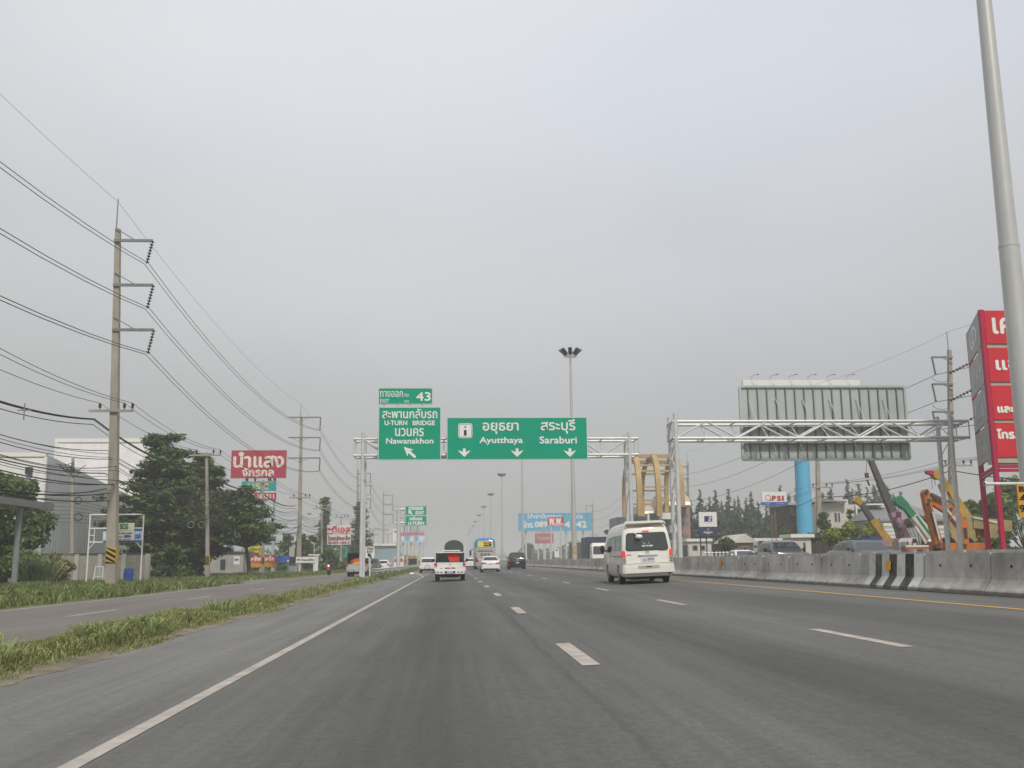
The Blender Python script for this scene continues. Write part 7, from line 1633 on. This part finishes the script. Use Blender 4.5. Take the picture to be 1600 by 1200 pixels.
text_mb('โชคดี', -.22, .72, 3.08, 3.34, -.03, .02).build('lettering', REDL, yw, world=False); text_mb('ทัวร์', -.15, .34, 2.78, 2.98, -.04, .03).build('lettering', BLACK, yw, world=False); text_mb('VIP', .42, .76, 2.76, 3.02, -.04, .03).build('lettering', BLACK, yw, world=False)
S.rear([(2.14, -.96, .96), (2.24, -.96, .96)], .02).build('grille_slot', PLAST, t, world=False)
for i in range(6): S.rear(rrows(2.36, 2.42, -.9 + i * .3, -.72 + i * .3, -.9 + i * .3, -.72 + i * .3, .02), .012).build('marker_lamp', LAMPR, t, world=False)
for i in range(3):
    vv = S.rear([(1.62, -.62 + i * .44, -.30 + i * .44), (1.92, -.62 + i * .44, -.30 + i * .44)], .012).build('vent', GREYP, t, world=False)
    for k in range(3): S.rear([(1.66 + k * .09, -.60 + i * .44, -.32 + i * .44), (1.70 + k * .09, -.60 + i * .44, -.32 + i * .44)], .018).build('louvre', PLAST, vv, world=False)
MB().add([(-1.22, -.02, .85), (-.75, -.02, .85), (-1.22, -.02, 1.65)], [(0, 1, 2)]).build('red_flash', mat('bus_red', (.30, .02, .03), .4), t, world=False)
text_mb('48-1129', -.45, .1, 1.35, 1.48, -.02, .01).build('lettering', GREYP, t, world=False); MB().sph((-.15, 0, 1.08), .12, 8, 6, (1, .3, 1)).build('filler_cap', BLACK, t, world=False); MB().sph((-.8, 0, .78), .12, 8, 6, (1, .3, 1)).build('tail_light', LAMPC, t, world=False); MB().sph((.9, 0, .78), .12, 8, 6, (1, .3, 1)).build('tail_light', LAMPR, t, world=False)
for s in (-1, 1): MB().box(min(s * 1.25, s * 1.258), max(s * 1.25, s * 1.258), .5, 11, 2.2, 2.58).build('side_window', GLASS, t, world=False)
MB().tube([(-1.2, 11.3, 2.5), (-1.5, 11.6, 2.55), (-1.6, 11.6, 2.4)], .04, 5).box(-1.75, -1.5, 11.5, 11.7, 1.7, 2.4).build('wing_mirror', PLAST, t, world=False)
MB().box(-1.1, 1.1, .3, 11, .3, .45).build('underbody', BLACK, t, world=False); arches(t, S, (2.6, 9), .5); wheels(t, 1.22, (2.6, 9), .5, .3)
# ---- tarpaulin truck
t = thing('tarpaulin_truck', 'high truck with a rounded dark green tarpaulin behind the white canopy pickup', 'truck', (.1, 126, gz(0)))
pr = [(1.2 * math.cos(a), 2.9 + .85 * math.sin(a)) for a in [math.pi * i / 12 for i in range(13)]]; pts = [(1.2, .9)] + [(x, z) for x, z in pr] + [(-1.2, .9)]
MB().prism([(x, 0, z) for x, z in pts], (0, 6.5, 0)).build('tarpaulin', mat('green_tarpaulin', (.045, .06, .048), .8, .2, 2, .4, 4), t, world=False, smooth=30)
MB().box(1.22, 1.27, .0, .1, .9, 3.3).box(-1.27, -1.22, .0, .1, .9, 3.3).build('corner_post', PWHITE, t, world=False); MB().box(-1.2, 1.2, -.02, 6.5, .7, .898).build('bed_frame', DARKMET, t, world=False)
MB().box(-1.1, 1.1, 6.7, 8.5, .7, 2.6).build('cab', PWHITE, t, world=False); wheels(t, 1.15, (1.4, 2.6, 7.5), .5, .45)
# ---- songthaew-like yellow truck far on the frontage road
t = thing('passenger_truck', 'small truck with a yellow canopy far along the frontage road', 'truck', (-8.2, 205, gz(-8)))
MB().box(-1.0, 1.0, 0, 3.6, 2.05, 2.42).build('canopy_roof', YELLOW, t, world=False); text_mb('สองแถว', -.7, .7, 2.1, 2.36, -.02, .02).build('lettering', REDL, t, world=False)
for s in (-1, 1):
    for y in (.1, 1.8, 3.4): MB().box(s * .95 - .05, s * .95 + .05, y - .05, y + .05, 1.0, 2.05).build('canopy_post', YELLOW, t, world=False)
    MB().box(min(s * .9, s * 1.0), max(s * .9, s * 1.0), 0, 3.6, .6, 1.0).build('side_rail', YELLOW, t, world=False)
MB().box(-.9, .9, .05, 3.6, .5, .65).build('bed', PLAST, t, world=False); MB().box(-.88, .88, 3.65, 5.2, .5, 1.75).build('cab', VGRY, t, world=False); MB().box(-.85, .85, 2.6, 2.7, .7, 1.9).build('bulkhead', BLACK, t, world=False); wheels(t, .9, (.9, 4.6), .36, .22)
# ---- oncoming white truck with a dark container, left of the van
t = thing('container_truck', 'white-cabbed oncoming truck with a dark blue box, left of the white van', 'truck', (17.4, 118, gz(17)), math.pi)
MB().box(-1.2, 1.2, -9, -2.4, .9, 3.5).build('box_body', mat('container_blue', (.03, .045, .08), .5, .15), t, world=False)
S = Shell([(.4, 1.05, -2.2, .0, .15), (1.2, 1.1, -2.2, .0, .2), (2.5, 1.05, -2.1, -.35, .2), (2.75, .9, -1.9, -.6, .2)], 3); c_ = S.mb().build('cab', PWHITE, t, world=False, smooth=40); S.front(rrows(1.4, 2.35, -.95, .95, -.9, .9, .1), .02).build('windscreen', GLASS, c_, world=False)
for s in (-1, 1): S.side(s, rrows(1.45, 2.3, -1.4, -.3, -1.4, -.5, .08), .02).build('side_window', GLASS, c_, world=False)
wheels(t, 1.1, (-8, -6.8, -1), .5, .35)
# ---- motorcycle and rider
t = thing('motorcycle', 'small red motorcycle with its lamp on, coming along the frontage road', 'motorcycle', (-12.0, 99, gz(-12)), math.pi)
for y, nm in ((-.62, 'front'), (.62, 'rear')): pass
for y in (.62, -.62):
    n = 14; MB().tube([(0, y + .26 * math.cos(a), .30 + .26 * math.sin(a)) for a in [2 * math.pi * i / n for i in range(n + 1)]], .045, 6).build('wheel', RUBBER, t, world=False, smooth=60)
MB().prism([(-.07, .45, .55), (-.07, .15, .42), (-.07, -.45, .5), (-.07, -.72, .72), (-.07, -.2, .74), (-.07, .1, .62), (-.07, .42, .85)], (.14, 0, 0)).build('frame_body', RED, t, world=False); MB().box(-.11, .11, -.65, .05, .74, .80).build('seat', PLAST, t, world=False)
MB().cyl((0, .62, .3), (0, .42, .95), .04, n=6).cyl((-.32, .38, 1.0), (.32, .38, 1.0), .02, n=6).build('handlebar_fork', DARKMET, t, world=False); MB().prism([(-.16, .52, .5), (.16, .52, .5), (.13, .46, .95), (-.13, .46, .95)], (0, .06, 0)).build('leg_shield', RED, t, world=False)
MB().sph((0, .53, .93), .085, 8, 6).build('headlight', mat('lit_lamp', (.9, .88, .8), .3, 0, emit=1.5), t, world=False, smooth=60)
def person(label, joints, edges, rad, m, loc, rz):
    me = bpy.data.meshes.new('body'); me.from_pydata(joints, edges, []); o = bpy.data.objects.new('person', me); COL.objects.link(o)
    md = o.modifiers.new('skin', 'SKIN'); 
    for i, q in enumerate(rad): me.skin_vertices[0].data[i].radius = (q, q)
    me.skin_vertices[0].data[0].use_root = True
    sb = o.modifiers.new('sub', 'SUBSURF'); sb.levels = 1; sb.render_levels = 1
    me.materials.append(m); o.location = loc; o.rotation_euler = (0, 0, rz); return tag(o, label, 'person')
J = [(0, -.25, .88), (0, -.22, 1.12), (0, -.15, 1.36), (0, -.12, 1.48), (0, -.10, 1.60), (0, -.09, 1.70)] + [q for s in (-1, 1) for q in ((s * .12, -.2, .84), (s * .2, .2, .80), (s * .17, .15, .42), (s * .17, .28, .36))] + [q for s in (-1, 1) for q in ((s * .2, -.13, 1.36), (s * .28, .05, 1.16), (s * .28, .33, 1.02), (s * .27, .40, 1.0))]
E_ = [(0, 1), (1, 2), (2, 3), (3, 4), (4, 5), (0, 6), (6, 7), (7, 8), (8, 9), (0, 10), (10, 11), (11, 12), (12, 13), (2, 14), (14, 15), (15, 16), (16, 17), (2, 18), (18, 19), (19, 20), (20, 21)]
RD = [.15, .14, .15, .06, .11, .09] + [.1, .085, .06, .05] * 2 + [.07, .055, .042, .04] * 2
pr_ = person('rider in a dark shirt and dark helmet sitting on the red motorcycle', J, E_, RD, mat('dark_shirt', (.07, .045, .045), .8, .2), (-12.0, 99, gz(-12)), math.pi)
WM[pr_] = Matrix(); MB().sph((0, -.09, 1.66), .15, 12, 8).build('helmet', PLAST, pr_, world=False, smooth=60); MB().sph((0, .0, 1.62), .09, 10, 6, (1, .8, .9)).build('visor', GLASS, pr_, world=False, smooth=60); MB().box(-.19, .19, -.3, .22, .76, .90).build('trousers', NAVY, pr_, world=False)

# ------------------------------------------------------------------ haze in the air
HZ = bpy.data.materials.new('haze_air'); HZ.use_nodes = True; n = HZ.node_tree.nodes; n.remove(n['Principled BSDF'])
pv = n.new('ShaderNodeVolumePrincipled'); pv.inputs['Color'].default_value = (.93, .935, .95, 1); pv.inputs['Density'].default_value = .0012; pv.inputs['Anisotropy'].default_value = .25
HZ.node_tree.links.new(pv.outputs[0], n['Material Output'].inputs['Volume'])
kind(MB().box(-1600, 1600, -100, 3100, -1.3, 32).build('haze', HZ), 'stuff')
